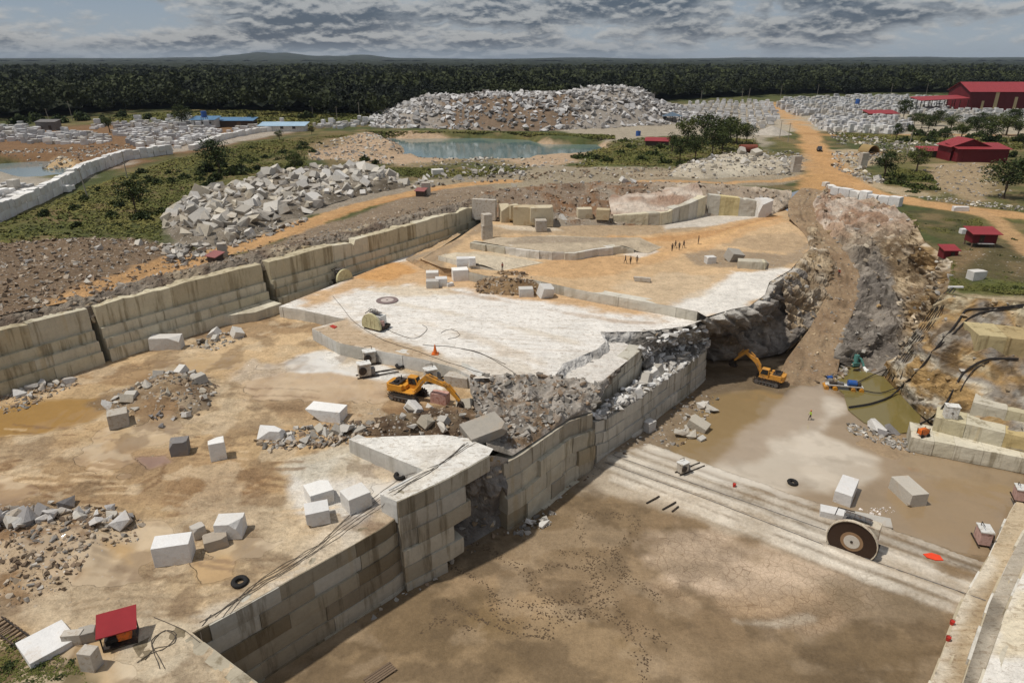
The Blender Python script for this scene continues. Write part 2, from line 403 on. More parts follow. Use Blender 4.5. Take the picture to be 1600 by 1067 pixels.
def sheet(name, poly, hf, spacing, base, items, mat, amp=.12, ampscale=.25, seed=0, pts=None, hole=None, kind='structure', post=None, edge_rag=0, nscale=.16, hsp=None):
    poly = [tuple(p[:2]) for p in poly]
    ring = []
    for a, b in zip(poly, poly[1:]+poly[:1]):
        L = math.dist(a, b); n = max(1, min(400, int(L/spacing)))
        ring += [(a[0]+(b[0]-a[0])*i/n, a[1]+(b[1]-a[1])*i/n) for i in range(n)]
    rings = [ring]
    if hole:
        rr = []
        for a, b in zip(hole, hole[1:]+hole[:1]):
            L = math.dist(a[:2], b[:2]); n = max(1, min(400, int(L/(hsp or spacing))))
            rr += [(a[0]+(b[0]-a[0])*i/n, a[1]+(b[1]-a[1])*i/n) for i in range(n)]
        rings.append(rr)
    if pts is None:
        a = np.array(ring); x0, y0 = a.min(0); x1, y1 = a.max(0)
        gx, gy = np.meshgrid(np.arange(x0, x1, spacing), np.arange(y0, y1, spacing))
        gx = gx.ravel()+NR.uniform(-.25, .25, gx.size)*spacing; gy = gy.ravel()+NR.uniform(-.25, .25, gy.size)*spacing
    else: gx, gy = pts
    k = sdist(gx, gy, ring) > spacing*.55
    if hole: k &= sdist(gx, gy, rings[1]) < -(hsp or spacing)*.55
    gx, gy = gx[k], gy[k]
    allp = []; edges = []
    for r in rings:
        b = len(allp); allp += r; edges += [(b+i, b+(i+1) % len(r)) for i in range(len(r))]
    nb = len(allp)
    V2 = [Vector(p) for p in allp]+[Vector((x, y)) for x, y in zip(gx.tolist(), gy.tolist())]
    vv, ee, ff, _, _, _ = geometry.delaunay_2d_cdt(V2, edges, [], 0, 1e-6)
    A = np.array([(v.x, v.y) for v in vv]); T = np.array([f for f in ff if len(f) == 3], np.int32)
    c = A[T].mean(1); ok = sdist(c[:, 0], c[:, 1], ring) > 0
    if hole: ok &= sdist(c[:, 0], c[:, 1], rings[1]) < 0
    T = T[ok]
    X, Y = A[:, 0], A[:, 1]
    bd = np.clip(np.abs(sdist(X, Y, rings[-1] if hole else ring))/1.0, 0, 1)
    Z = np.asarray(hf(X, Y), float)+amp*bd*((fbm(X*ampscale, Y*ampscale, 0, 5, seed)-.5)*2)
    if post is not None: Z = post(X, Y, Z, bd)
    C, M = paint(X, Y, hf, base, items, seed, nscale)
    if name == 'ground':
        gr = (C[:, 1] > C[:, 0]*.82) & (C[:, 2] < C[:, 1]*.6); a1 = smooth(.47, .6, fbm(X*.07, Y*.07, 0, 5, 201))[:, None]; a2 = smooth(.5, .62, fbm(X*.3, Y*.3, 0, 4, 202))[:, None]; a3 = smooth(.55, .68, fbm(X*.13, Y*.13, 0, 5, 203))[:, None]
        D = C*(1-.75*a1)+lin(112, 104, 62)*.75*a1; D = D*(1-.5*a2)+lin(60, 66, 36)*.5*a2; D = D*(1-.7*a3)+lin(132, 112, 80)*.7*a3; far_ = smooth(900, 420, np.hypot(X, Y))[:, None]*gr[:, None]; C = C*(1-far_)+D*far_
    if name in ('quarry_floor', 'pit_floor'):
        qf = name == 'quarry_floor'; dry_ = (1-np.clip(M[:, 1], 0, 1))[:, None]*(1 if qf else (1-.75*np.clip(M[:, :1], 0, 1))*(1-.85*smooth(8.5, 6, np.abs((X-_la[0])*_ln[0]+(Y-_la[1])*_ln[1]))[:, None]))
        for sc, sd_, lo, hi, cc, st in ((.06, 301, .53, .61, lin(196, 176, 146) if qf else lin(158, 136, 108), .5 if qf else .45), (.09, 302, .53, .60, lin(142, 112, 80) if qf else lin(106, 88, 64), .65), (.28, 303, .56, .62, lin(122, 100, 76) if qf else lin(98, 82, 62), .55), (.22, 304, .57, .63, lin(208, 188, 158) if qf else lin(164, 144, 118), .5 if qf else .35)):
            w_ = smooth(lo, hi, fbm(X*sc, Y*sc*1.25, 0, 6, sd_))[:, None]*st*dry_; C = C*(1-w_)+cc*w_
        if name == 'quarry_floor': M[:, 1] = np.maximum(M[:, 1], .95*smooth(.60, .64, fbm(X*.085, Y*.13, 0, 4, 305)))
    # consistent upward winding
    p = A[T]; cr = (p[:, 1, 0]-p[:, 0, 0])*(p[:, 2, 1]-p[:, 0, 1])-(p[:, 1, 1]-p[:, 0, 1])*(p[:, 2, 0]-p[:, 0, 0])
    T[cr < 0] = T[cr < 0][:, ::-1]
    o = mesh_obj(name, np.stack([X, Y, Z], 1), T, mat, flat=False, attrs={'Col': C, 'Msk': M})
    if kind: o['kind'] = kind
    return o
def resample(pts, n):
    p = np.asarray(pts, float); s = np.r_[0, np.cumsum(np.linalg.norm(np.diff(p, axis=0), axis=1))]
    t = np.linspace(0, s[-1], n); return np.stack([np.interp(t, s, p[:, i]) for i in range(3)], 1)
def loft(name, rails, n, rows, col, mat, amp=1., freq=.2, seed=0, edge=.12, aniso=(1, 1, 1), msk=None, kind='structure', label=None, cat=None, ridged=True, bulge=None, closed=False, step=0, group=None, strata=None, flat=False):
    """rails: polylines of world points; rows[i] = quads between rail i and i+1"""
    R = [resample(r, n) for r in rails]
    G = []; S = []
    tot = sum(rows); c = 0
    for i, k in enumerate(rows):
        for j in range(k):
            t = j/k; G.append(R[i]*(1-t)+R[i+1]*t); S.append((c+j)/tot)
        c += k
    G.append(R[-1]); S.append(1.)
    G = np.array(G); m = len(G); S = np.array(S)
    du = np.gradient(G, axis=1); dv = np.gradient(G, axis=0)
    nn = np.cross(du, dv); nn /= np.linalg.norm(nn, axis=2, keepdims=True)+1e-9
    if nn[:, :, 2].mean() < 0: nn = -nn
    q = G*freq*np.asarray(aniso)
    d = fbm(q[..., 0], q[..., 1], q[..., 2], 6, seed, ridged)-.5
    d2 = fbm(q[..., 0]*4, q[..., 1]*4, q[..., 2]*4, 3, seed+5)-.5
    if step: d = np.round(d*step)/step*.7+d*.3
    if strata:
        sd_, sf, sa = strata; tt_ = (G @ np.asarray(sd_, float))*sf+1.6*fbm(G[..., 0]*.09, G[..., 1]*.09, G[..., 2]*.09, 4, seed+40); k_ = tt_-np.floor(tt_); d = d+sa*(np.minimum(k_*1.25, (1-k_)*5)-.5)+.3*sa*(fbm(tt_*3, tt_*0, 0, 3, seed+44)-.5)
    uu = np.linspace(0, 1, n)
    w = np.minimum(1, np.minimum(S, 1-S)/max(edge, 1e-6))[:, None]
    if edge == 0: w = np.ones((m, 1))
    G = G+nn*((d*2*amp+d2*.5*amp)*w)[..., None]
    f = [[i*n+j, i*n+j+1, (i+1)*n+j+1, (i+1)*n+j] for i in range(m-1) for j in range(n-1)]
    f = np.array(f, np.int32)
    a = G.reshape(-1, 3)
    fz = np.cross(a[f[:, 1]]-a[f[:, 0]], a[f[:, 3]]-a[f[:, 0]])[:, 2].mean()
    if fz < 0: f = f[:, ::-1]
    SS = np.repeat(S, n); UU = np.tile(uu, m)
    C = np.asarray(col(a[:, 0], a[:, 1], a[:, 2], SS, UU))
    M = np.zeros((len(a), 3)) if msk is None else np.tile(np.asarray(msk, float), (len(a), 1))
    o = mesh_obj(name, a, f, mat, flat=mat in (M_ROCK, M_ROCK2) or flat, attrs={'Col': C, 'Msk': M})
    return tag(o, label, cat, group, kind)
def mixc(*stops):
    """colour by noise between several tones"""
    def fn(x, y, z, s, u):
        n = fbm(x*.12, y*.12, z*.2, 5, 77); n = np.clip((n-.28)/.44, 0, .999)*(len(stops)-1)
        i = n.astype(int); t = (n-i)[:, None]; A = np.array(stops)
        return A[i]*(1-t)+A[np.minimum(i+1, len(stops)-1)]*t
    return fn
def wall(name, label, path, zt, zb, heights, setback, blen, tones, mat, depth=2.2, jit=.10, rag=0., rough=.05, seed=0, wet=None, cat='rock face', kind='thing', group=None, topgap=.05, skip=None):
    """stepped face of sawn courses. path: world points along the front of the top course, walls face to the right of it"""
    rr = random.Random(seed)
    p = np.asarray([q[:2] for q in path], float); s = np.r_[0, np.cumsum(np.linalg.norm(np.diff(p, axis=0), axis=1))]; L = s[-1]
    zt = np.asarray(zt if hasattr(zt, '__len__') else [zt]*len(p), float); zb = np.asarray(zb if hasattr(zb, '__len__') else [zb]*len(p), float)
    tg = np.gradient(p, s, axis=0) if len(p) > 2 else np.tile((p[1]-p[0])/L, (2, 1))
    tg /= np.linalg.norm(tg, axis=1, keepdims=True)
    def at(t, off):
        x = np.interp(t, s, p[:, 0]); y = np.interp(t, s, p[:, 1]); tx = np.interp(t, s, tg[:, 0]); ty = np.interp(t, s, tg[:, 1])
        l = np.hypot(tx, ty)+1e-9
        return x+ty/l*off, y-tx/l*off
    V = []; FC = []; CC = []; base = 0; cum = 0.
    for k, h in enumerate(heights):
        t0 = -rr.random()*blen*.5
        while t0 < L:
            t1 = t0+blen*rr.uniform(.6, 1.35)
            if t1 > L-blen*.3: t1 = L+.01
            a, b = max(t0, 0), min(t1, L); t0 = t1
            if b-a < .15: continue
            if skip and skip(k, (a+b)/2/L): continue
            nu = max(2, int((b-a)/.5)); nv = max(2, int(h/.45))
            tt = np.linspace(a+.012, b-.012, nu+1)
            off = k*setback+rr.uniform(-jit, jit)+(.03 if k == 0 else 0)+jit
            top = np.interp(tt, s, zt)-cum; bot = np.interp(tt, s, zt)-cum-h
            zlow = np.interp(tt, s, zb)
            if (top < zlow+.05).all(): continue
            if k == len(heights)-1: bot = np.minimum(bot, zlow)
            bot = np.maximum(bot, zlow-.4); top = np.maximum(top, bot+.02)
            if k == 0: top = top-topgap
            if k == 0 and rag:
                kn = [a-1]
                while kn[-1] < b+1: kn.append(kn[-1]+rr.choice((.5, 1.5, 3.5, 6.)))
                top = top+np.interp(tt, kn, [rag*(rr.uniform(-1.15, -.3) if rr.random() < .13 else rr.uniform(-.12, .12)) for _ in kn])
                top = np.maximum(top, bot+.4)
            ton = np.array(tones[rr.randrange(len(tones))])*rr.uniform(.9, 1.07)
            if wet and rr.random() < wet(k, (a+b)/2/L): ton = ton*np.array((.62, .57, .5))
            rows = []
            for j in range(nv+1):
                f = j/nv; z = bot*(1-f)+top*f
                n = (fbm(tt*.9, z*.9, seed+k, 4, seed)-.5)*2*rough
                edge = (1-.0) if 0 < j < nv else .6
                x, y = at(tt, off+n*edge-(.04 if j in (0, nv) else 0))
                rows.append(np.stack([x, y, z], 1))
            xb, yb = at(tt, off-depth)
            rows.append(np.stack([xb, yb, top], 1))
            g = np.array(rows); m = len(rows); n = nu+1
            V.append(g.reshape(-1, 3)); CC.append(np.tile(ton, (m*n, 1)))
            for i in range(m-1):
                for j in range(nu):
                    FC.append((base+i*n+j, base+i*n+j+1, base+(i+1)*n+j+1, base+(i+1)*n+j))
            base += m*n
            # ends
            for e, sgn in ((0, 1), (nu, -1)):
                xe, ye = at(np.array([tt[e]]), off-depth)
                col = g[:nv+1, e]; bk = np.stack([np.full(nv+1, xe[0]), np.full(nv+1, ye[0]), col[:, 2]], 1)
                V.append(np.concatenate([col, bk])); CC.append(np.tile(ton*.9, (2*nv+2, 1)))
                for j in range(nv):
                    q = (base+j, base+j+1, base+nv+1+j+1, base+nv+1+j)
                    FC.append(q if sgn < 0 else q[::-1])
                base += 2*nv+2
        cum += h
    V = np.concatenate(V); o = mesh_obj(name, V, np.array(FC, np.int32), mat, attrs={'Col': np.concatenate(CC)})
    return tag(o, label, cat, group, kind)
# ------------------------------------------------------------------ palette
WHITE = lin(226, 221, 213); PALE = lin(205, 196, 182); SAND = lin(196, 170, 134); TAN = lin(182, 156, 124); ORANGE = lin(190, 150, 104); MUD = lin(142, 120, 92); DMUD = lin(116, 97, 72)
GREY = lin(158, 150, 140); DGREY = lin(120, 113, 105); RED = lin(140, 104, 78); GRASS = lin(86, 92, 48); GRASS2 = lin(112, 106, 60); STONE = lin(206, 198, 184); CREAM = lin(214, 196, 160)
M_EARTH = earth_mat('earth', .38, .8, .6, ruts=.6)
M_MUD = earth_mat('pit_mud', .3, .4, .4, ruts=.22)
M_WHITEROCK = earth_mat('sawn_floor', .25, .45, .5, streak=-.45)
M_GROUND = earth_mat('ground_soil', .4, .8, .6)
M_ROCK = rock_mat('cliff_rock', .9, strata=(.5, .6, .2))
M_ROCK2 = rock_mat('blasted_rock', 1.0)
M_WALL = wall_mat('sawn_wall', 1.25)
M_WALL2 = wall_mat('sawn_step', .6)
# ------------------------------------------------------------------ pit floor
def pit_post(X, Y, Z, bd):
    # low sawn lanes running across the pit; bedrock below
    a = np.array(P(945, 705, ZP)[:2]); b = np.array(P(1555, 935, ZP)[:2]); e = (b-a)/np.linalg.norm(b-a); nrm = np.array((-e[1], e[0]))
    t = (X-a[0])*e[0]+(Y-a[1])*e[1]; w = (X-a[0])*nrm[0]+(Y-a[1])*nrm[1]
    L = np.linalg.norm(b-a)
    on = smooth(-3, 2, t)*smooth(L+6, L, t)
    Z = Z-on*.12*np.clip(np.abs(((w/1.3) % 1)-.5)*2, 0, 1)**4*smooth(-4, -3.4, w)*smooth(7, 6, w)
    Z = Z-.55*smooth(6.2, 6.8, w+.5*fbm(t*.2, t*0, 0, 3, 4))*smooth(-8, 0, t)     # the wet floor beyond lies a little lower
    Z = Z-.25*smooth(-4, -5.5, w)
    return Z
PITW = lin(196, 180, 160)
_la = np.array(P(945, 708, ZP)[:2]); _lb = np.array(P(1555, 932, ZP)[:2]); _le = (_lb-_la)/np.linalg.norm(_lb-_la); _ln = np.array((-_le[1], _le[0]))
def lane(o, a, b): return ('W', [tuple(_la+_le*t+_ln*o) for t in np.linspace(a, b, 8)])
lane_items = []
for i, o in enumerate(np.arange(-5.5, 5.6, .65)):
    lane_items.append(('line', lane(o, 1+abs(o)*.6, 58-abs(o)), lin(214, 205, 190) if (i*7) % 3 else lin(128, 112, 92), .7, .6, None, .7 if (i*7) % 3 else .35))
pit_items = [
    ('poly', [(380, 1090), (480, 1000), (640, 920), (1000, 990), (1300, 960), (1480, 990), (1440, 1090)], lin(122, 103, 78), 5, .8),
    ('line', [(1030, 1050), (1200, 1000), (1400, 990), (1480, 1000)], lin(150, 128, 100), 2, .6, None, 2.5),
    ('line', [(880, 1000), (1010, 985), (1150, 1010)], lin(148, 126, 98), 2, .5, None, 2.),
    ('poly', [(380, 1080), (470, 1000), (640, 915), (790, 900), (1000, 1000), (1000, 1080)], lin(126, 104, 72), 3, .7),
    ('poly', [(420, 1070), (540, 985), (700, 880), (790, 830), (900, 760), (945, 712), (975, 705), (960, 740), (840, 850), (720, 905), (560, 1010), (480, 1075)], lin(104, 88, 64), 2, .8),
    ('poly', [(720, 830), (960, 700), (1100, 760), (1010, 830), (960, 900), (820, 890)], lin(128, 108, 82), 3, .8),
    ('poly', [(690, 895), (800, 880), (880, 905), (900, 945), (830, 970), (760, 950)], lin(158, 132, 100), 3, .7),
    ('poly', [(985, 840), (1060, 815), (1200, 850), (1330, 900), (1360, 935), (1240, 965), (1120, 955), (1010, 915)], lin(196, 174, 150), 5, .95, (.8, 0, 0)),
    ('poly', [(1010, 900), (1100, 915), (1240, 930), (1330, 930), (1300, 965), (1160, 975), (1040, 940)], lin(172, 146, 116), 3, .8, (1, 0, 0)),
    ('line', [(1010, 905), (1090, 950), (1180, 972), (1260, 960), (1330, 935)], lin(118, 98, 76), 1.2, .55, (.6, 0, 0), 1.6),
    ('line', [(1150, 968), (1210, 972), (1265, 962)], lin(205, 192, 172), .6, .6, (.6, 0, 0), .9),
    ('poly', [(900, 760), (945, 706), (985, 703), (1110, 752), (1300, 820), (1420, 860), (1560, 915), (1545, 950), (1490, 950), (1380, 905), (1250, 865), (1100, 815), (1010, 790), (960, 772)], lin(186, 172, 152), 2, .85, (.35, 0, .2)),
    ('line', [(960, 716), (1130, 775), (1330, 845), (1530, 918)], lin(216, 206, 190), .8, .85, None, 1.6),
    ('line', [(990, 750), (1200, 830), (1400, 897), (1500, 935)], lin(206, 194, 176), .8, .7, None, 1.4),
    ('line', [(950, 712), (1130, 768), (1330, 838), (1540, 912)], lin(96, 84, 70), .3, .7, None, .35),
    ('line', [(945, 722), (1100, 775), (1330, 862), (1520, 930)], lin(100, 88, 74), .3, .7, None, .35),
    ('line', [(930, 728), (1060, 778), (1250, 850), (1480, 935)], lin(104, 90, 76), .3, .6, None, .3),
    ('line', [(1030, 735), (1250, 812), (1400, 850), (1560, 900)], lin(108, 94, 76), 1.2, .7, None, 2.2),
    ('poly', [(1380, 890), (1500, 925), (1480, 985), (1350, 950), (1290, 905)], lin(128, 112, 90), 2.5, .7, (.5, 0, .1)),
    # wet far floor
    ('poly', [(960, 705), (1090, 610), (1230, 590), (1400, 640), (1430, 700), (1600, 740), (1600, 790), (1545, 862), (1410, 838), (1300, 800), (1130, 748), (1030, 716)], lin(152, 132, 106), 1.5, 1, (0, .75, 0)),
    ('poly', [(1030, 700), (1090, 612), (1190, 600), (1240, 610), (1200, 660), (1150, 690), (1120, 730)], lin(142, 120, 86), 2, 1, (0, 1, 0)),
    ('poly', [(1150, 690), (1200, 640), (1235, 605), (1290, 592), (1330, 630), (1300, 680), (1250, 720), (1150, 745), (1110, 730)], lin(170, 153, 132), 2, .9, (0, .9, 0)),
    ('poly', [(1200, 700), (1270, 655), (1300, 620), (1318, 640), (1300, 672), (1340, 690), (1385, 710), (1370, 745), (1290, 762), (1180, 765), (1090, 738)], lin(206, 194, 176), 2.5, .85, (0, .7, 0)),
    ('poly', [(1315, 660), (1345, 668), (1420, 690), (1440, 715), (1400, 720), (1330, 690)], lin(150, 128, 102), 1.5, .8, (0, .3, .3)),
    ('poly', [(1440, 740), (1570, 750), (1590, 775), (1545, 850), (1420, 820), (1380, 770)], lin(150, 127, 96), 3, .8, (0, .95, 0)),
    ('poly', [(960, 705), (1095, 605), (1120, 620), (1075, 660), (1040, 700)], lin(128, 112, 92), 1.5, .85, (0, .2, .8)),
    ('poly', [(1080, 620), (1100, 590), (1220, 570), (1250, 590), (1230, 615), (1190, 600), (1120, 615)], lin(112, 98, 80), 2, .8, (0, .2, .4)),
]
PITPOLY = [(-75, -30), (150, -30), (150, 118), (60, 135), (-10, 135), (-75, 60)]
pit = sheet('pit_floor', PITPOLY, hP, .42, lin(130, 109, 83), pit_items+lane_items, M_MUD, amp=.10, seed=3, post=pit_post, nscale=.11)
# green water in the corner of the pit
gw = sheet('pit_water', [P(u, v, ZP-.42) for u, v in [(1290, 572), (1340, 560), (1400, 575), (1440, 640), (1435, 672), (1400, 678), (1350, 660), (1325, 640), (1318, 615), (1300, 600)]], lambda x, y: ZP-.44+0*np.asarray(x), .8, lin(118, 106, 62), [], M_MUD, amp=0, seed=5)
gw.data.attributes['Msk'].data.foreach_set('color', np.tile(np.array([0, 1.5, 0, 1], np.float32), len(gw.data.vertices)))
# ------------------------------------------------------------------ middle floor (level 0)
E0 = W([(300, 988), (364, 955), (469, 896), (540, 857), (600, 822)], h0)
def _z(u, v, z): return P(u, v, z)
# front edge of the mid floor: near lower part, raised sawn slab, cleft, rubble crest
LWA = np.array(P(175, 566, 0)[:2]); LWB = np.array(P(641, 400, 2)[:2]); LWD = (LWB-LWA)/np.linalg.norm(LWB-LWA); LWN = np.array((LWD[1], -LWD[0]))
LWlen = (np.array(P(755, 341, 4.5)[:2])-LWA) @ LWD
LW0 = LWA-LWD*75; LW1 = LWA+LWD*LWlen
def Z_(pts): return [P(u, v, z) for u, v, z in pts]
off2 = lambda p, k: tuple(np.array(p[:2])+LWN*k)
# ------------------------------------------------------------------ middle floor sheet
l0_poly = [p[:2] for p in E0]+[P(u, v, z)[:2] for u, v, z in [(617, 808, -1.5), (630, 775, -1.4), (690, 735, -1), (750, 700, -.6), (762, 640, 0), (770, 590, .5), (640, 500, 0), (470, 455, 0)]]
l0_poly += [off2(LWA+LWD*45, -1), off2(LW0, -1), (-112, -10), (-40, -10)]+[P(u, v, -1.7)[:2] for u, v in [(560, 1230), (450, 1115), (400, 1067)]]
l0_items = [
    ('poly', [(-60, 690), (60, 670), (200, 690), (300, 700), (380, 720), (430, 740), (300, 800), (150, 790), (0, 800), (-60, 800)], lin(166, 138, 104), 3, .9, (0, .15, .1)),
    ('poly', [(-40, 640), (60, 622), (150, 625), (175, 640), (120, 665), (60, 682), (-40, 692)], lin(158, 124, 74), 1.6, 1, (0, 1, 0)),
    ('poly', [(0, 615), (110, 590), (330, 528), (440, 495), (540, 520), (520, 560), (420, 570), (300, 560), (180, 600), (90, 620), (0, 640)], lin(200, 172, 134), 2.5, .9, (0, .1, .1)),
    ('poly', [(350, 585), (480, 560), (620, 590), (640, 640), (500, 640), (380, 625)], lin(192, 166, 134), 3, .9, (0, .65, 0)),
    ('poly', [(430, 565), (500, 548), (560, 560), (640, 580), (700, 600), (690, 625), (610, 600), (520, 580), (450, 580)], lin(220, 216, 208), 1.6, .95),
    ('poly', [(395, 560), (470, 572), (430, 590), (350, 600)], lin(205, 190, 170), 1.6, .7, (0, .5, 0)),
    ('poly', [(150, 630), (260, 575), (340, 590), (340, 620), (280, 660), (210, 665)], lin(132, 112, 88), 1.8, .8, (0, 0, .8)),
    ('poly', [(340, 650), (480, 640), (560, 660), (600, 690), (520, 700), (400, 690)], lin(185, 156, 118), 2, .7, (0, .3, 0)),
    ('poly', [(455, 735), (560, 705), (760, 690), (775, 705), (700, 748), (620, 800), (560, 840), (470, 893), (450, 880), (500, 830), (450, 790)], lin(216, 210, 200), 1.5, .95, (0, 0, .2)),
    ('poly', [(440, 730), (520, 690), (570, 700), (560, 740), (480, 755)], lin(206, 196, 176), 1.5, .8),
    ('line', [(300, 985), (364, 952), (469, 893), (540, 853), (600, 820)], lin(205, 198, 186), 1, .9, None, 2.2),
    ('poly', [(-60, 800), (60, 790), (180, 800), (225, 840), (180, 900), (90, 930), (-60, 940)], lin(134, 112, 90), 2.5, .9, (0, 0, 1)),
    ('poly', [(-60, 930), (60, 900), (200, 880), (260, 930), (225, 960), (150, 990), (0, 990), (-60, 1000)], lin(172, 152, 126), 2, .9, (0, 0, .4)),
    ('poly', [(150, 850), (215, 850), (210, 885), (170, 880)], lin(190, 156, 108), 1, .9, (0, .8, 0)),
    ('poly', [(300, 880), (360, 870), (370, 900), (310, 915)], lin(186, 152, 106), 1, .9, (0, .8, 0)),
    ('poly', [(290, 760), (390, 735), (440, 770), (420, 830), (330, 830), (280, 800)], lin(158, 126, 90), 2, .7, (0, .2, .3)),
    ('poly', [(400, 800), (450, 790), (490, 830), (470, 890), (410, 900), (380, 850)], lin(190, 172, 146), 2, .7, (0, 0, .3)),
    ('poly', [(230, 950), (300, 985), (400, 1067), (470, 1130), (300, 1130), (190, 1060), (195, 990)], lin(206, 192, 168), 1, .9),
    ('poly', [(330, 1030), (390, 1068), (430, 1110), (340, 1110)], lin(186, 152, 108), 1, .6, (0, .5, 0)),
    ('poly', [(-60, 985), (60, 1000), (130, 1040), (150, 1100), (-60, 1100)], lin(96, 84, 54), 1.5, .9, (0, 0, .4)),
    ('poly', [(205, 715), (260, 708), (272, 722), (230, 735)], lin(140, 112, 100), .8, .8, (0, 1, 0)),
    ('poly', [(560, 640), (650, 630), (760, 650), (770, 700), (640, 690), (560, 680)], lin(120, 98, 74), 1.5, .9, (0, 0, .8)),
]
rt = random.Random(5)
for i in range(80):      # wheel ruts, in pairs
    u = rt.uniform(-20, 430); v = rt.uniform(600, 830) if i < 58 else rt.uniform(860, 960); a = rt.uniform(-.5, .5); L = rt.uniform(30, 110); k = rt.uniform(-.012, .012)
    pts = []
    for s_ in range(6):
        pts.append((u, v)); u += L/5*math.cos(a); v += L/5*math.sin(a)*.45; a += k*L/5
    if i < 58 and v < 660 and u < 300: continue
    for dv_ in (0, 11):
      l0_items.append(('line', [(a_, b_+dv_) for a_, b_ in pts], lin(126, 98, 70) if i % 3 else lin(212, 186, 150), .22, .7, None, .42))
def l0_post(X, Y, Z, bd):
    d = sdist(X, Y, W([(-60, 800), (60, 790), (180, 800), (225, 840), (180, 900), (90, 930), (-60, 940)], h0))
    Z = Z+1.3*smooth(-1, 5, d)*(.5+fbm(X*.4, Y*.4, 0, 4, 8))
    d = sdist(X, Y, W([(150, 635), (260, 578), (345, 592), (330, 630), (280, 660), (200, 668)], h0))
    Z = Z+1.5*smooth(-1, 5, d)*(.4+fbm(X*.4, Y*.4, 0, 4, 9))
    n = fbm(X*.9, Y*.35, 0, 4, 14, True)-.6
    return Z+n*.22*bd
quarry_floor = sheet('quarry_floor', l0_poly, h0, .3, lin(186, 158, 120), l0_items, M_EARTH, amp=.16, ampscale=.3, seed=21, post=l0_post, nscale=.14)
# ------------------------------------------------------------------ main wall
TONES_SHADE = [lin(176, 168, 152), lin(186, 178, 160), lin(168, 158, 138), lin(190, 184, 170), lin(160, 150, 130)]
p_in = P(300, 988, -1.8)[:2]
dirw = np.array(E0[3][:2])-np.array(E0[0][:2]); dirw /= np.linalg.norm(dirw)
mp = [tuple(np.array(p_in)-dirw*4)]+[p[:2] for p in E0[1:]]+[P(617, 808, -1.5)[:2]]
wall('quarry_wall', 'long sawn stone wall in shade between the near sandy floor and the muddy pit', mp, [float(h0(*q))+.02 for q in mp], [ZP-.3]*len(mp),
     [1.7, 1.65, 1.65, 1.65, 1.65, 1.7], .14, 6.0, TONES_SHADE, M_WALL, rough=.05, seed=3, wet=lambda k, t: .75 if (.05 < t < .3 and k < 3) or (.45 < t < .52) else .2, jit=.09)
# return wall under the near slab (seen only from the side)
np_ = [P(u, v, -1.7)[:2] for u, v in [(560, 1230), (450, 1115), (400, 1067), (300, 990)]]
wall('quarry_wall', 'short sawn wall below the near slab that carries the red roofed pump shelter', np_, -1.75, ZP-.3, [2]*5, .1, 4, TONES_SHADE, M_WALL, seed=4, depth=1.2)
mpS = [P(u, v, z)[:2] for u, v, z in [(620, 783, .7), (660, 764, .95), (700, 745, 1.2), (740, 724, 1.4), (764, 711, 1.5)]]
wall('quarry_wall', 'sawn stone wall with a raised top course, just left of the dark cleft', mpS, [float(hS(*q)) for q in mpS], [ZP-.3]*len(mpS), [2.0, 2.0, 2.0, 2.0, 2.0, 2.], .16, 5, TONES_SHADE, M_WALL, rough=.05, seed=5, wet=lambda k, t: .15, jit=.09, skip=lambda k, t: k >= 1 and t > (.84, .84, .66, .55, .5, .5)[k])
S_px = [(545, 686), (662, 734), (592, 771), (620, 783)]
Sp = [PH(u, v, hS)[:2] for u, v in S_px]
sheet('sawn_slab', Sp+mpS[1:]+[PH(u, v, hS)[:2] for u, v in [(771, 701), (745, 691), (735, 685), (690, 679), (600, 682)]], hS, .4, lin(222, 218, 210), [('poly', [(620, 700), (690, 700), (720, 715), (660, 722)], lin(186, 176, 162), 1.2, .5, (0, 0, .5)), ('line', [(665, 735), (622, 775)], lin(196, 186, 168), 1, .5, None, 2.5)], M_WHITEROCK, amp=.06, seed=22)
wall('quarry_wall', 'clean sawn step face of the raised white slab on the near floor', Sp, [float(hS(*q)) for q in Sp], [-2]*4, [2.3], .05, 7, [lin(206, 204, 198), lin(198, 194, 186)], M_WALL2, rough=.03, jit=.03, seed=6, topgap=.03, depth=1.5)
# ------------------------------------------------------------------ second part of the wall, rubble crest and tiers
zD = [(786, 722, -1), (817, 706, -1), (844, 687, -1), (888, 657, -1), (925, 644, -1.6)]
Dp = Z_(zD)
wall('quarry_wall', 'blocky stepped stone wall right of the dark cleft below the grey rubble', [p[:2] for p in Dp], [-1.2, -1.2, -1.1, -1.1, -1.7], [ZP-.3]*5, [2.3, 2.3, 2.2, 2.2, 2], .22, 4.2,
     [lin(186, 178, 160), lin(194, 186, 166), lin(176, 168, 150), lin(166, 156, 138)], M_WALL, rough=.12, seed=8, jit=.28, wet=lambda k, t: .2)
Ep = Z_([(930, 655, -3.2), (945, 655, -4.4), (1002, 620, -4.6), (1043, 590, -4.8), (1070, 573, -4.8), (1092, 556, -4.8), (1103, 547, -5)])
wall('quarry_wall', 'low three course sawn wall below the white rubble ledge near the orange excavator', [p[:2] for p in Ep], [-3.6, -4.4, -4.6, -4.8, -4.8, -4.8, -5], [ZP-.3]*7, [1.8, 1.75, 1.7, 1.7], .18, 4.4,
     [lin(184, 178, 166), lin(170, 164, 150), lin(196, 190, 178)], M_WALL, rough=.06, seed=9)
Fp = Z_([(905, 622, -.9), (935, 601, -.7), (982, 561, -.1), (997, 549, .3), (1003, 540, .3)])
wall('quarry_wall', 'upper sawn tier with dark streaks rising above the white rubble ledge', [p[:2] for p in Fp], [-1, -.8, -.1, .3, .3], [-5.4]*5, [1.9, 1.8, 1.9], .12, 5,
     [lin(176, 168, 152), lin(186, 180, 166)], M_WALL, rough=.05, seed=10)
rub = mixc(lin(120, 112, 102), lin(150, 142, 130), lin(132, 122, 108), lin(172, 164, 150))
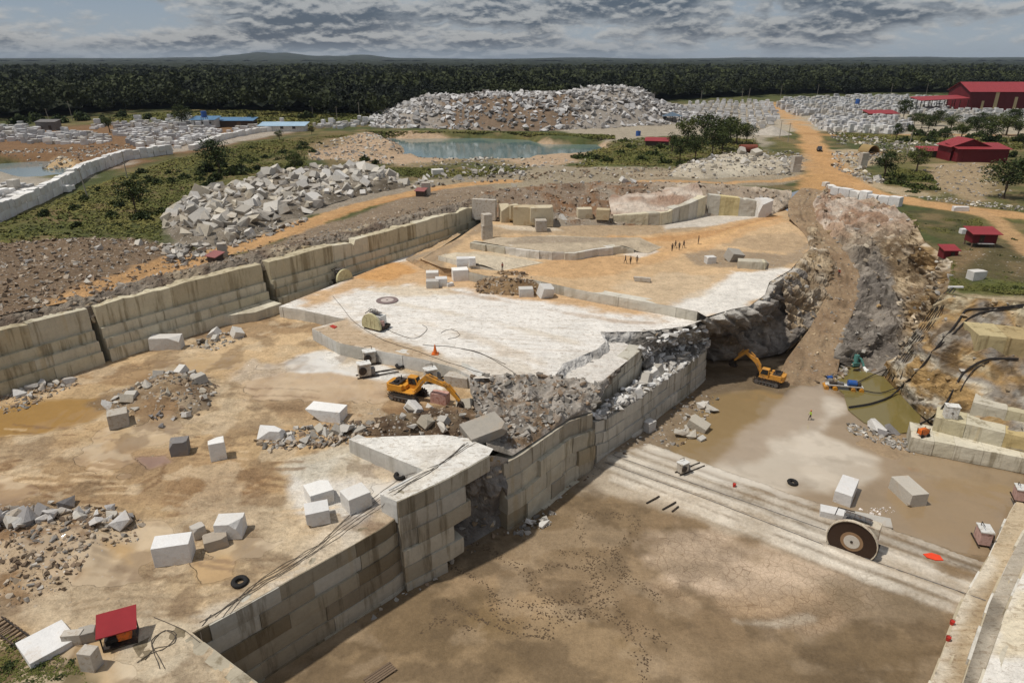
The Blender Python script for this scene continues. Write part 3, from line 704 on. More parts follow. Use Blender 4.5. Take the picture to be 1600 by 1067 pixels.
# ledge with white rubble
loft('rubble_ledge', [Z_([(925, 648, -3.0), (1000, 592, -4.6), (1020, 570, -4.2), (1035, 553, -3.6)]), Z_([(935, 655, -4.2), (1002, 620, -4.5), (1043, 590, -4.7), (1092, 556, -4.7)])], 60, [10], mixc(lin(190, 184, 174), lin(160, 152, 140)), M_EARTH, amp=.35, freq=.5, seed=3, msk=(0, 0, .9))
loft('rubble_ledge', [Z_([(1000, 545, .4), (1015, 532, .6), (1075, 516, .6), (1100, 508, .6)]), Z_([(1003, 572, -3.6), (1035, 548, -3.4), (1085, 535, -4.2), (1104, 535, -4.6)]), Z_([(1020, 600, -4.8), (1043, 588, -4.8), (1085, 560, -4.9), (1106, 545, -5.2)])], 60, [12, 8], mixc(lin(168, 162, 154), lin(120, 114, 106), lin(190, 184, 176)), M_ROCK2, amp=.8, freq=.4, seed=6)
# grey rubble slope below the white terrace
loft('rubble_slope', [Z_([(735, 586, 1.7), (790, 586, 1.6), (870, 588, 1.3), (935, 600, 0), (985, 560, .5)]), Z_([(735, 620, .4), (800, 625, .2), (870, 620, .0), (920, 625, -.8), (950, 600, -.8)]), Z_([(760, 700, .9), (800, 712, -.9), (844, 684, -.9), (888, 655, -1), (925, 643, -1.6)])], 130, [26, 30],
     mixc(lin(112, 102, 92), lin(150, 142, 132), lin(116, 94, 70), lin(172, 164, 154), lin(126, 118, 108)), M_EARTH, amp=1.25, freq=.26, seed=12, msk=(0, 0, 1), edge=.06)
# cleft: broken rock between the two walls
loft('broken_rock', [Z_([(725, 733, 1.25), (763, 711, 1.4), (775, 712, .6), (795, 716, -.9)]), [(p[0]-a, p[1]+b, p[2]) for p, a, b in zip(Z_([(700, 775, -2), (728, 770, -2.2), (757, 760, -2.4), (795, 765, -4)]), (.2, 1., .8, .2), (.2, .8, .6, .2))], [(p[0]-a, p[1]+b, p[2]) for p, a, b in zip(Z_([(703, 815, -5), (722, 815, -5.6), (757, 790, -5.4), (795, 785, -6.5)]), (.6, 3.4, 1.8, .2), (.6, 3., 1.4, .2))], Z_([(702, 864, -10.2), (735, 850, -10.2), (765, 832, -10.2), (795, 815, -10.2)])], 56, [14, 14, 22],
     mixc(lin(150, 144, 136), lin(120, 112, 104), lin(178, 172, 164)), M_ROCK2, amp=1.1, freq=.45, seed=15, edge=.12)
# ------------------------------------------------------------------ white terrace (level 1)
l1_px = [(488, 513), (530, 536), (597, 549), (665, 562), (712, 575), (742, 591), (800, 590), (866, 590), (880, 568), (932, 546), (946, 534), (938, 519), (1000, 518), (1070, 510), (1104, 499), (1150, 480), (1140, 455), (1000, 440), (760, 415), (640, 400), (530, 446), (452, 470), (436, 479), (470, 484), (541, 499)]
l1_poly = [PH(u, v, h1)[:2] for u, v in l1_px]
l1_poly[17:22] = [PH(u, v, h1)[:2] for u, v in [(1140, 455), (1000, 440), (760, 405), (690, 372), (625, 404)]]
WH = lin(224, 219, 211)
l1_items = [
    ('poly', [(440, 480), (560, 435), (640, 402), (720, 400), (840, 440), (960, 470), (1060, 492), (1040, 502), (960, 488), (840, 470), (720, 452), (640, 445), (560, 452), (480, 490)], lin(196, 160, 116), 3, .9, (0, 0, .25)),
    ('poly', [(480, 515), (540, 500), (570, 520), (640, 540), (720, 575), (690, 572), (600, 550), (530, 540)], lin(176, 150, 116), 2, .85, (0, 0, .2)),
    ('poly', [(560, 452), (640, 445), (700, 448), (720, 460), (620, 462)], lin(206, 184, 150), 2, .6),
    ('poly', [(640, 560), (780, 560), (860, 580), (860, 592), (740, 594)], lin(196, 184, 166), 2, .6, (0, 0, .4)),
    ('line', [(500, 470), (640, 500), (760, 535), (850, 570)], lin(190, 168, 138), 2, .4, None, 1.6),
    ('line', [(700, 455), (830, 480), (950, 500), (1020, 505)], lin(170, 140, 108), 1.5, .5, None, 1.2),
    ('line', [(620, 475), (760, 500), (900, 535)], lin(204, 190, 168), 1.5, .5, None, 1.0),
    ('poly', [(860, 560), (930, 548), (985, 548), (980, 560), (935, 598), (890, 585)], lin(206, 200, 190), 1.5, .7, (0, 0, .3)),
    ('poly', [(545, 428), (620, 410), (650, 425), (600, 440)], lin(200, 150, 92), 2, .8),
]
t1 = sheet('quarry_terrace', l1_poly, h1, .45, WH, l1_items, M_WHITEROCK, amp=.07, seed=31)
l1_left = [(436, 479), (470, 484), (541, 499)]
lp_ = [PH(u, v, h1)[:2] for u, v in l1_left]
wall('quarry_wall', 'low pale sawn step at the left end of the white terrace', lp_, [float(h1(*q)) for q in lp_], -.4, [2.4], .1, 6, [lin(200, 194, 182), lin(190, 184, 172)], M_WALL2, rough=.04, seed=15, jit=.05, topgap=.03, depth=1.2)
lq_ = [PH(u, v, h1)[:2] for u, v in [(541, 499), (488, 513)]]
wall('quarry_wall', 'hidden end face of the white terrace step beside the small red cloth', lq_, [float(h1(*q)) for q in lq_], -.4, [2.4], .1, 6, [lin(190, 184, 172)], M_WALL2, rough=.04, seed=13, jit=.02, topgap=.03, depth=1.)
wall('quarry_wall', 'pale sawn step between the white terrace and the excavator floor', [PH(u, v, h1)[:2] for u, v in l1_px[:6]], [float(h1(*PH(u, v, h1)[:2])) for u, v in l1_px[:6]], -.4, [2.4], .1, 7, [lin(196, 194, 188), lin(206, 203, 196), lin(186, 182, 172)], M_WALL2, rough=.03, seed=14, jit=.05, topgap=.03)
hL = lambda x, y: h1(x, y)-.9
ls_px = [(850, 593), (880, 570), (935, 548), (950, 536), (975, 535), (990, 543), (1000, 548), (984, 561), (934, 601)]
sheet('quarry_terrace', [PH(u, v, hL)[:2] for u, v in ls_px], hL, .45, lin(212, 206, 197), [], M_WHITEROCK, amp=.15, seed=35)
lipA = [PH(u, v, lambda x, y: h1(x, y)-.03) for u, v in [(866, 590), (880, 568), (932, 546), (946, 534), (938, 519), (1000, 518), (1030, 515)]]
loft('broken_rock', [[(p[0], p[1]+.3, p[2]) for p in lipA], [(p[0]+.3, p[1]-.5, p[2]-.6) for p in lipA], [(p[0]+.7, p[1]-1.6, p[2]-z_) for p, z_ in zip(lipA, (1.2, 1.2, 1.3, 1.8, 2.5, 3.5, 4))]], 150, [8, 14], mixc(lin(170, 164, 156), lin(130, 124, 116), lin(206, 202, 196)), M_ROCK2, amp=.5, freq=.5, seed=36, edge=.1)
# ------------------------------------------------------------------ sandy terrace (level 2)
l2_front = [(724, 423), (760, 431), (834, 437), (901, 452), (1036, 476), (1090, 487)]
l2_px = l2_front+[(1104, 495), (1144, 483), (1171, 478), (1195, 461), (1202, 441), (1235, 422), (1250, 405), (1266, 388), (1258, 362), (1238, 335), (1215, 320), (1120, 328), (1000, 340), (860, 340), (760, 338), (752, 348), (692, 384), (655, 404), (690, 418)]
l2_poly = [PH(u, v, h2)[:2] for u, v in l2_px]
OR = lin(200, 170, 132)
l2_items = [
    ('poly', [(1040, 480), (1100, 492), (1150, 482), (1200, 460), (1240, 420), (1215, 418), (1150, 425), (1110, 450), (1060, 470)], lin(222, 217, 208), 2, .95),
    ('poly', [(940, 445), (1060, 425), (1130, 430), (1100, 455), (1040, 475), (980, 465)], lin(200, 178, 148), 3, .8, (0, 0, .3)),
    ('poly', [(1060, 395), (1130, 390), (1230, 400), (1262, 380), (1250, 410), (1210, 420), (1140, 415), (1080, 415)], lin(150, 132, 110), 2, .85, (0, 0, .9)),
    ('poly', [(1120, 372), (1240, 360), (1262, 372), (1240, 395), (1130, 385)], lin(176, 152, 122), 2, .8, (0, 0, .4)),
    ('poly', [(760, 355), (860, 350), (1000, 345), (1100, 338), (1200, 335), (1230, 345), (1150, 362), (1060, 368), (960, 370), (860, 368), (760, 370)], lin(170, 148, 120), 2, .9, (0, 0, .5)),
    ('poly', [(1030, 350), (1110, 335), (1190, 338), (1120, 352), (1040, 360)], lin(206, 198, 186), 1.5, .9),
    ('poly', [(770, 352), (840, 352), (880, 360), (800, 362)], lin(212, 200, 180), 1.5, .7),
    ('poly', [(780, 370), (900, 372), (1010, 368), (1100, 358), (1210, 335), (1235, 345), (1180, 362), (1110, 385), (1060, 402), (1010, 412), (900, 440), (800, 425), (880, 405), (980, 395), (1030, 385), (900, 380)], lin(198, 160, 116), 2, .9),
    ('line', [(1215, 338), (1140, 360), (1060, 372), (960, 376), (800, 372)], lin(180, 134, 86), 1, .6, None, 2.5),
    ('line', [(1200, 345), (1120, 372), (1060, 392), (990, 405)], lin(212, 172, 122), 1, .6, None, 1.6),
    ('poly', [(960, 398), (1020, 388), (1030, 392), (1000, 404)], lin(216, 208, 196), 1, .8),
    ('poly', [(655, 404), (690, 385), (755, 345), (770, 352), (730, 375), (700, 398), (690, 418)], lin(160, 138, 112), 1.5, .9, (0, 0, .6)),
    ('poly', [(690, 400), (740, 408), (800, 412), (860, 400), (740, 392)], lin(206, 190, 164), 1.2, .8, (0, 0, .2)),
]
t2 = sheet('quarry_terrace', l2_poly, h2, .5, OR, l2_items, M_EARTH, amp=.14, seed=41)
wall('quarry_wall', 'long low sawn step between the orange sandy terrace and the white terrace', [PH(u, v, h2)[:2] for u, v in l2_front], [float(h2(*PH(u, v, h2)[:2])) for u, v in l2_front], [float(h2(*PH(u, v, h2)[:2]))-2.1 for u, v in l2_front], [2.1], .1, 8, [lin(200, 194, 180), lin(190, 184, 170)], M_WALL2, rough=.08, seed=16, jit=.12, topgap=.04)
loft('sand_slope', [[PH(u, v, lambda x, y: h2(x, y)+.04) for u, v in [(730, 423), (712, 420), (690, 416), (660, 404), (690, 386), (720, 366)]], [PH(u, v, lambda x, y: h1(x, y)-.1) for u, v in [(722, 434), (700, 433), (672, 428), (632, 406), (668, 386), (705, 362)]]], 60, [10], mixc(lin(170, 148, 120), lin(190, 160, 122), lin(150, 134, 114)), M_EARTH, amp=.3, freq=.4, seed=45, msk=(0, 0, .6))
# blocky step further back (level 3)
l3_front = [(737, 376), (800, 387), (862, 394), (897, 394), (930, 388), (969, 384), (990, 383)]
l3_poly = [PH(u, v, h3)[:2] for u, v in l3_front+[(1014, 385), (1035, 376), (1000, 366), (860, 362), (760, 364)]]
l3_back = [PH(u, v, h3)[:2] for u, v in [(1004, 384), (1014, 385), (1035, 376), (1000, 366), (860, 362), (760, 364), (745, 370)]]
def h3x(x, y):
    x_ = np.atleast_1d(np.asarray(x, float)); y_ = np.atleast_1d(np.asarray(y, float)); k = smooth(-.2, 5, ldist(x_, y_, l3_back)); z = h2(x_, y_)+.03+(h3(x_, y_)-h2(x_, y_))*k
    return z if np.ndim(x) else float(z[0])
t3 = sheet('quarry_terrace', l3_poly, h3x, .5, lin(186, 170, 146), [('poly', [(800, 380), (930, 380), (1000, 376), (960, 370), (820, 368)], lin(158, 142, 122), 2, .8, (0, 0, .9))], M_EARTH, amp=.2, seed=51)
wall('quarry_wall', 'rough blocky step of cracked pale stone behind the orange sandy terrace', [PH(u, v, h3)[:2] for u, v in l3_front], [float(h3x(*PH(u, v, h3)[:2]))+.02 for u, v in l3_front], [float(h2(*PH(u, v, h3)[:2]))-.4 for u, v in l3_front], [2.2], .1, 4, [lin(206, 200, 186), lin(196, 188, 170), lin(214, 208, 198)], M_WALL2, rough=.12, seed=17, jit=.45, topgap=.06)
l2b = [(685, 400), (732, 412), (782, 417)]
l2bp = [PH(u, v, lambda x, y: h2(x, y)+.9)[:2] for u, v in l2b+[(850, 404), (800, 396), (735, 390)]]
def h2bx(x, y):
    x_ = np.atleast_1d(np.asarray(x, float)); y_ = np.atleast_1d(np.asarray(y, float)); z = h2(x_, y_)+.03+.9*smooth(-.2, 4, ldist(x_, y_, l2bp[2:]+l2bp[:0]))
    return z if np.ndim(x) else float(z[0])
sheet('quarry_terrace', l2bp, h2bx, .5, lin(204, 190, 166), [], M_EARTH, amp=.1, seed=53)
wall('quarry_wall', 'short pale sawn step behind the cluster of small white blocks', l2bp[:3], [float(h2bx(*q)) for q in l2bp[:3]], [float(h2(*q))-1.2 for q in l2bp[:3]], [2.1], .1, 6, [lin(204, 198, 184)], M_WALL2, seed=18, topgap=.04)
# ------------------------------------------------------------------ ramp, cliffs
rl = Z_([(1190, 640, -11.6), (1236, 560, -9.1), (1272, 512, -6.4), (1293, 470, -3.5), (1297, 430, -.5), (1285, 395, 2), (1262, 365, 3.6), (1236, 338, 5.2), (1232, 314, 6.8), (1252, 294, 7.5)])
rr_ = Z_([(1300, 625, -11.6), (1306, 560, -9.1), (1315, 512, -6.4), (1338, 470, -3.5), (1338, 430, -.5), (1322, 395, 2), (1299, 370, 3.4), (1276, 345, 5), (1270, 320, 6.6), (1290, 298, 7.5)])
for r_, k_ in ((rl, -1.), (rr_, 1.)):
    for i_ in range(1, 8): r_[i_] = (r_[i_][0]+k_*.8, r_[i_][1], r_[i_][2]-.1)
def rampcol(x, y, z, s, u):
    n = fbm(x*.3, y*.3, 0, 4, 5)
    a, b = lin(128, 104, 80), lin(164, 142, 114)
    c = a*(1-n[:, None])+b*n[:, None]
    tr = (np.exp(-((s-.4+.05*np.sin(u*14))/.05)**2)+np.exp(-((s-.6+.05*np.sin(u*14))/.05)**2))*smooth(.35, .6, fbm(x*.4, y*.4, 0, 3, 88))
    return c*(1-.35*tr[:, None])
loft('ramp_road', [rl, rr_], 190, [40], rampcol, M_EARTH, amp=.4, freq=.4, seed=61, msk=(0, 0, .45), edge=.02)
cliffc = mixc(lin(150, 128, 98), lin(196, 176, 146), lin(128, 108, 84), lin(204, 190, 168), lin(168, 140, 100))
greyc = mixc(lin(124, 116, 108), lin(150, 142, 132), lin(112, 104, 96), lin(160, 150, 138))
lip = [P(*q) for q in [(1000, 519, .55), (1040, 515, .55), (1070, 511, .7), (1104, 498, 2.1)]]+[PH(u, v, h2) for u, v in [(1144, 484), (1171, 479), (1195, 462), (1203, 442), (1236, 423), (1246, 412)]]
lip = [(x, y, z+.02) for x, y, z in lip]
botA = Z_([(1070, 545, -5), (1095, 548, -6), (1104, 560, -10.2), (1125, 563, -10.2), (1150, 562, -10.2), (1185, 560, -10.2), (1222, 552, -9.8), (1262, 520, -7.8), (1275, 505, -6.6)])
la = resample(lip, 40); lb = resample(botA, 40)
mid1 = la*.8+lb*.2; mid1[:, 1] -= .7*np.sin(np.linspace(0, np.pi, 40)); mid1[:, 0] += .2
mid2 = la*.35+lb*.65; mid2[:, 1] += 3.2*np.sin(np.linspace(0, np.pi, 40)); mid2[:, 0] -= 1.6
def ocol(x, y, z, s, u):
    a = mixc(lin(150, 144, 136), lin(118, 110, 102), lin(172, 162, 150), lin(130, 112, 90))(x, y, z, s, u); k = smooth(.16, .05, s+.12*(fbm(x*.5, y*.5, z*.5, 3, 4)-.5))[:, None]
    return a*(1-k)+lin(206, 200, 190)*k
loft('overhanging_cliff', [la, mid1, mid2, lb], 230, [20, 22, 22], ocol, M_ROCK, amp=1.5, freq=.22, seed=63, edge=.035, aniso=(.9, .9, 1.2), strata=((.62, 0, .78), .55, .35), kind='thing', label='overhanging dark cliff with slanting streaks under the white terrace rim', cat='rock face')
bt = [PH(u, v, lambda x, y: h2(x, y)-.06) for u, v in [(1214, 436), (1236, 423), (1250, 405), (1266, 388), (1258, 362)]]
bb = Z_([(1228, 552, -10.6), (1264, 520, -8.2), (1300, 486, -5.4), (1312, 450, -2.9), (1306, 419, -.5), (1292, 394, 1.4), (1270, 366, 2.6)])
loft('rocky_bank', [bt, [((a[0]*.5+b[0]*.5)+.8, a[1]*.5+b[1]*.5, a[2]*.5+b[2]*.5+.5) for a, b in zip(resample(bt, 12), resample(bb, 12))], bb], 110, [20, 20], cliffc, M_ROCK2, amp=1.3, freq=.26, seed=66, edge=.06, strata=((.3, .5, .8), .6, .3), kind='thing', label='broken brown rock bank between the white rim and the haul ramp', cat='rock face')
RIMR = [(1292, 299, 7.5), (1330, 312, 7.2), (1400, 328, 6.9), (1428, 345, 6.8), (1445, 378, 6.5), (1486, 408, 6.3), (1484, 438, 6.15), (1478, 458, 6.05), (1512, 466, 6.)]
botR = Z_([(1289, 300, 7.4), (1268, 320, 6.5), (1275, 345, 4.9), (1298, 370, 3.3), (1321, 395, 1.9), (1337, 430, -.6), (1337, 470, -3.6), (1314, 512, -6.5), (1300, 560, -9.1), (1330, 575, -10.6), (1380, 592, -10.8), (1402, 612, -11)])
midR = Z_([(1290, 302, 7.3), (1292, 326, 5.9), (1322, 350, 4.4), (1365, 380, 2.8), (1395, 425, .0), (1408, 465, -2.5), (1412, 500, -4.5), (1412, 545, -7.5), (1440, 560, -7.5)])
def rcol(x, y, z, s, u):
    a = cliffc(x, y, z, s, u); b = greyc(x, y, z, s, u)
    w = mixc(lin(186, 158, 136), lin(206, 192, 176), lin(160, 128, 104), lin(196, 178, 156))(x, y, z, s, u)
    stn = smooth(.5, .62, fbm(x*.35, y*.35, z*.05, 4, 61))[:, None]*smooth(.3, .5, u)[:, None]
    a = a*(1-.6*stn)+lin(98, 76, 48)*.6*stn
    k = smooth(.5, .65, s+.25*(fbm(x*.2, y*.2, 0, 4, 3)-.5))[:, None]*smooth(.35, .6, u)[:, None]
    f = smooth(.5, .3, u)[:, None]
    return (a*(1-f)+w*f)*(1-k)+b*k
_ra = resample(Z_(RIMR), 60); _rb = resample(midR, 60); _uu = np.linspace(0, 1, 60)[:, None]
steep = _ra*.72+_rb*.28; steep[:, 2:] -= 2.6*smooth(.15, .6, _uu)
_rb = np.array(_rb); _rb[:, 2:] -= 1.2*smooth(.3, .6, _uu)*smooth(1., .85, _uu)
loft('rocky_slope', [_ra, steep, _rb, botR], 280, [24, 34, 40], rcol, M_ROCK2, amp=2.3, freq=.17, seed=71, edge=.05, strata=((.25, .55, .8), .55, .28), kind='thing', label='steep brown and pink rock slope on the far side of the haul ramp', cat='rock face')
topR = Z_([(1472, 459, 6), (1509, 465, 6), (1560, 468, 6), (1600, 471, 6), (1760, 482, 6)])
r0 = Z_([(1462, 472, 4.6), (1505, 478, 4.8), (1560, 484, 4.6), (1610, 488, 4.6), (1760, 500, 4.6)])
r1 = Z_([(1432, 515, -.6), (1480, 530, 1.2), (1530, 548, .8), (1600, 560, .6), (1760, 585, .6)])
r2 = Z_([(1402, 555, -6.2), (1440, 585, -5.2), (1490, 605, -4.2), (1560, 625, -3.8), (1760, 672, -3.8)])
r3 = Z_([(1374, 583, -10.5), (1391, 600, -10.5), (1428, 640, -10.5), (1470, 672, -9.5), (1560, 695, -8), (1720, 735, -8)])
def r2col(x, y, z, s, u):
    a = mixc(lin(200, 186, 156), lin(170, 138, 92), lin(148, 140, 130), lin(208, 198, 178), lin(178, 146, 98))(x, y, z, s, u)
    st = smooth(.52, .66, fbm(x*.5, y*.5, z*.06, 4, 31))[:, None]
    return a*(1-st*.7)+lin(104, 82, 52)*st*.7
loft('stained_cliff', [topR, r0, r1, r2, r3], 280, [8, 24, 28, 24], r2col, M_ROCK, amp=.95, freq=.13, seed=75, edge=.05, aniso=(1, 1, 1.4), strata=((-.5, .3, .8), .45, .3), kind='thing', label='sunlit stained cliff draped with black hoses beside the green water', cat='rock face')
YT = [lin(196, 188, 166), lin(190, 180, 150), lin(186, 166, 120), lin(198, 190, 172), lin(200, 194, 180)]
def rw(label, px, z, zb, h, seed, tones=YT, depth=4, jit=.15):
    pts = [P(u, v, z)[:2] for u, v in px]
    wall('quarry_wall', label, pts, z, zb, h, .12, 4.2, tones, M_WALL, seed=seed, jit=jit, depth=depth, rough=.08, topgap=0)
rw('lowest pale sawn ledge at the water edge under the stained cliff', [(1424, 682), (1460, 689), (1566, 709), (1700, 735)], -8.2, ZP-.4, [2.3], 81, [lin(196, 188, 166), lin(204, 196, 176)], 5)
rw('second sawn ledge with rust stains carrying the white cabinet', [(1462, 651), (1510, 662), (1560, 674), (1700, 706)], -6.0, -8.6, [2.5], 82)
rw('upper sawn ledge with yellow stains at the right edge below the cliff', [(1520, 628), (1553, 636), (1620, 650), (1700, 668)], -3.9, -6.4, [2.4], 83, YT, 6)
rw('square yellow stained sawn face high on the right cliff', [(1530, 524), (1560, 526), (1600, 530), (1720, 545)], 3.4, -.2, [3.4], 84, [lin(184, 168, 128), lin(172, 152, 112), lin(190, 178, 150)], 6)
# ------------------------------------------------------------------ ledges at the near right
lA = [P(u, v, -9.6)[:2] for u, v in [(1612, 745), (1578, 800), (1545, 870), (1502, 943), (1455, 1067), (1430, 1150)]]
lB = [P(u, v, -8.9)[:2] for u, v in [(1625, 800), (1600, 832), (1578, 872), (1546, 943), (1505, 1067), (1480, 1150)]]
lC = [P(u, v, -8.0)[:2] for u, v in [(1630, 840), (1603, 885), (1577, 943), (1533, 1067), (1508, 1150)]]
LT = [lin(204, 194, 174), lin(186, 172, 146), lin(212, 206, 194)]
far_r = [(80, 20), (100, 70)]
for nm, ln, z, base, lab, its, sd_ in (('sawn_ledge', lA, -9.6, lin(190, 172, 144), 'lowest long sawn step along the right edge of the muddy pit', [('line', [(1545, 870), (1502, 943), (1455, 1067)], lin(214, 204, 186), .8, .7, None, 2), ('poly', [(1480, 1010), (1530, 930), (1560, 900), (1540, 960), (1500, 1060)], lin(150, 128, 98), 1.5, .7, (0, .2, .2))], 91),
                               ('sawn_ledge', lB, -8.9, lin(176, 166, 150), 'dark middle sawn step along the right edge of the muddy pit', [('line', [(1546, 943), (1520, 1020), (1505, 1067)], lin(110, 102, 90), 1, .7, None, 2.)], 92),
                               ('sawn_ledge', lC, -8.0, lin(222, 216, 206), 'white topmost sawn step in the right bottom corner', [('poly', [(1575, 960), (1600, 930), (1600, 1000), (1570, 1020)], lin(206, 186, 140), 2, .5)], 93)):
    sheet('pit_ledge', ln+[(60, 10), far_r[0], far_r[1]], lambda x, y, z=z: z+0*np.asarray(x), .5, base, its, M_WHITEROCK, amp=.1, seed=sd_)
    wall(nm, lab, ln, z, z-1.2, [1.0], .1, 3.2, LT, M_WALL2, seed=sd_, jit=.14, rough=.05, topgap=.03, cat='stone step', depth=1.0)
# ------------------------------------------------------------------ left wall
LTN = [lin(196, 186, 160), lin(200, 191, 168), lin(186, 174, 146)]
lw = [tuple(LW0-LWN*2.3), tuple(LWA-LWN*2.0), tuple(LWA+LWD*40-LWN*1.2), tuple(LWB-LWN*1.4), tuple(LW1-LWN*2.6)]
lwp = [(np.array(q)-LWA) @ LWD for q in lw]
def lwseg(t0, t1):
    ts = [t0]+[t for t in lwp if t0+2 < t < t1-2]+[t1]
    return [tuple(LWA+LWD*t+LWN*np.interp(t, lwp, [(np.array(q)-LWA) @ LWN for q in lw])) for t in ts]
g1 = float((np.array(P(168, 548, 2)[:2])-LWA) @ LWD); g2 = float((np.array(P(407, 452, 3)[:2])-LWA) @ LWD)
for s_i, (ta, tb, lab_) in enumerate(((lwp[0], g1-.5, 'nearest part of the tall stepped left wall, up to its first dark crevice'), (g1+.5, g2-.7, 'middle part of the tall stepped left wall, between its two dark crevices'), (g2+.7, lwp[-1], 'farthest part of the tall stepped left wall, past its second dark crevice'))):
  seg_ = lwseg(ta, tb)
  wall('quarry_wall', lab_, seg_, 8.4, -.5, [3.4, 1.55, 1.55, 2.6], .55, 13, LTN, M_WALL, depth=3, jit=.10, rag=1.3, rough=.09, seed=23+s_i, wet=lambda k, t: .0, skip=lambda k, t: False)
# low ledge block at its foot
lb_ = [P(u, v, 1.7)[:2] for u, v in [(345, 494), (398, 488), (440, 474)]]
lbp = [tuple(np.array(P(345, 494, 1.7)[:2])-LWN*4), tuple(lb_[0]), tuple(lb_[1]), tuple(lb_[2])]
wall('stone_ledge', 'long low sawn ledge block at the foot of the tall left wall', lbp, 1.7, -.3, [2.0], .05, 6, [lin(204, 196, 176), lin(196, 186, 164)], M_WALL2, depth=5, seed=25, jit=.06, topgap=0, cat='stone step')
# end face turning the corner at the far end
ef = [tuple(LW1-LWN*2.6), P(768, 342, 5)[:2]]
# rim rubble on top of the wall
lw_flat = True
def rimline(o, z, a=-20, b=None):
    b = LWlen+6 if b is None else b
    return [(*(LWA+LWD*(a+(b-a)*i/20)+LWN*o), z) for i in range(21)]
loft('rim_rubble', [rimline(-2.6, 6.6, -75), rimline(-3.3, 8.0, -75), rimline(-4.6, 8.9, -75), rimline(-6., 8.95, -75), rimline(-9.0, 8.1, -75)], 420, [6, 6, 6, 8], mixc(lin(124, 112, 100), lin(150, 138, 122), lin(108, 92, 78), lin(176, 160, 136)), M_ROCK2, amp=.6, freq=.55, seed=27, msk=(0, 0, 1), edge=.0)
# ------------------------------------------------------------------ rear rim
rb = [PH(u, v, h2) for u, v in [(752, 350), (768, 345), (800, 347), (860, 354), (930, 352), (1000, 353), (1040, 352), (1098, 338), (1150, 336), (1200, 338), (1232, 326)]]
rt_ = Z_([(748, 306, 8.6), (765, 300, 8.8), (800, 295, 9), (850, 289, 9.4), (900, 286, 9.6), (960, 285, 9.4), (1040, 285, 9.2), (1100, 288, 9), (1150, 290, 8.8), (1200, 294, 8.2), (1236, 300, 7.4)])
def rearc(x, y, z, s, u):
    a = mixc(lin(116, 96, 78), lin(140, 124, 106), lin(124, 92, 64), lin(150, 138, 122))(x, y, z, s, u); b = mixc(lin(176, 160, 140), lin(150, 134, 116), lin(196, 180, 160))(x, y, z, s, u)
    k = smooth(.5, .62, u)[:, None]
    return a*(1-k)+b*k
rbx = resample(rb, 40); rtx = resample(rt_, 40)
mm = rbx*.45+rtx*.55; mm[:, 2] += 1.2
loft('rear_bank', [rtx, mm, rbx], 240, [16, 20], rearc, M_EARTH, amp=1.2, freq=.16, seed=29, edge=.05, msk=(0, 0, 1))
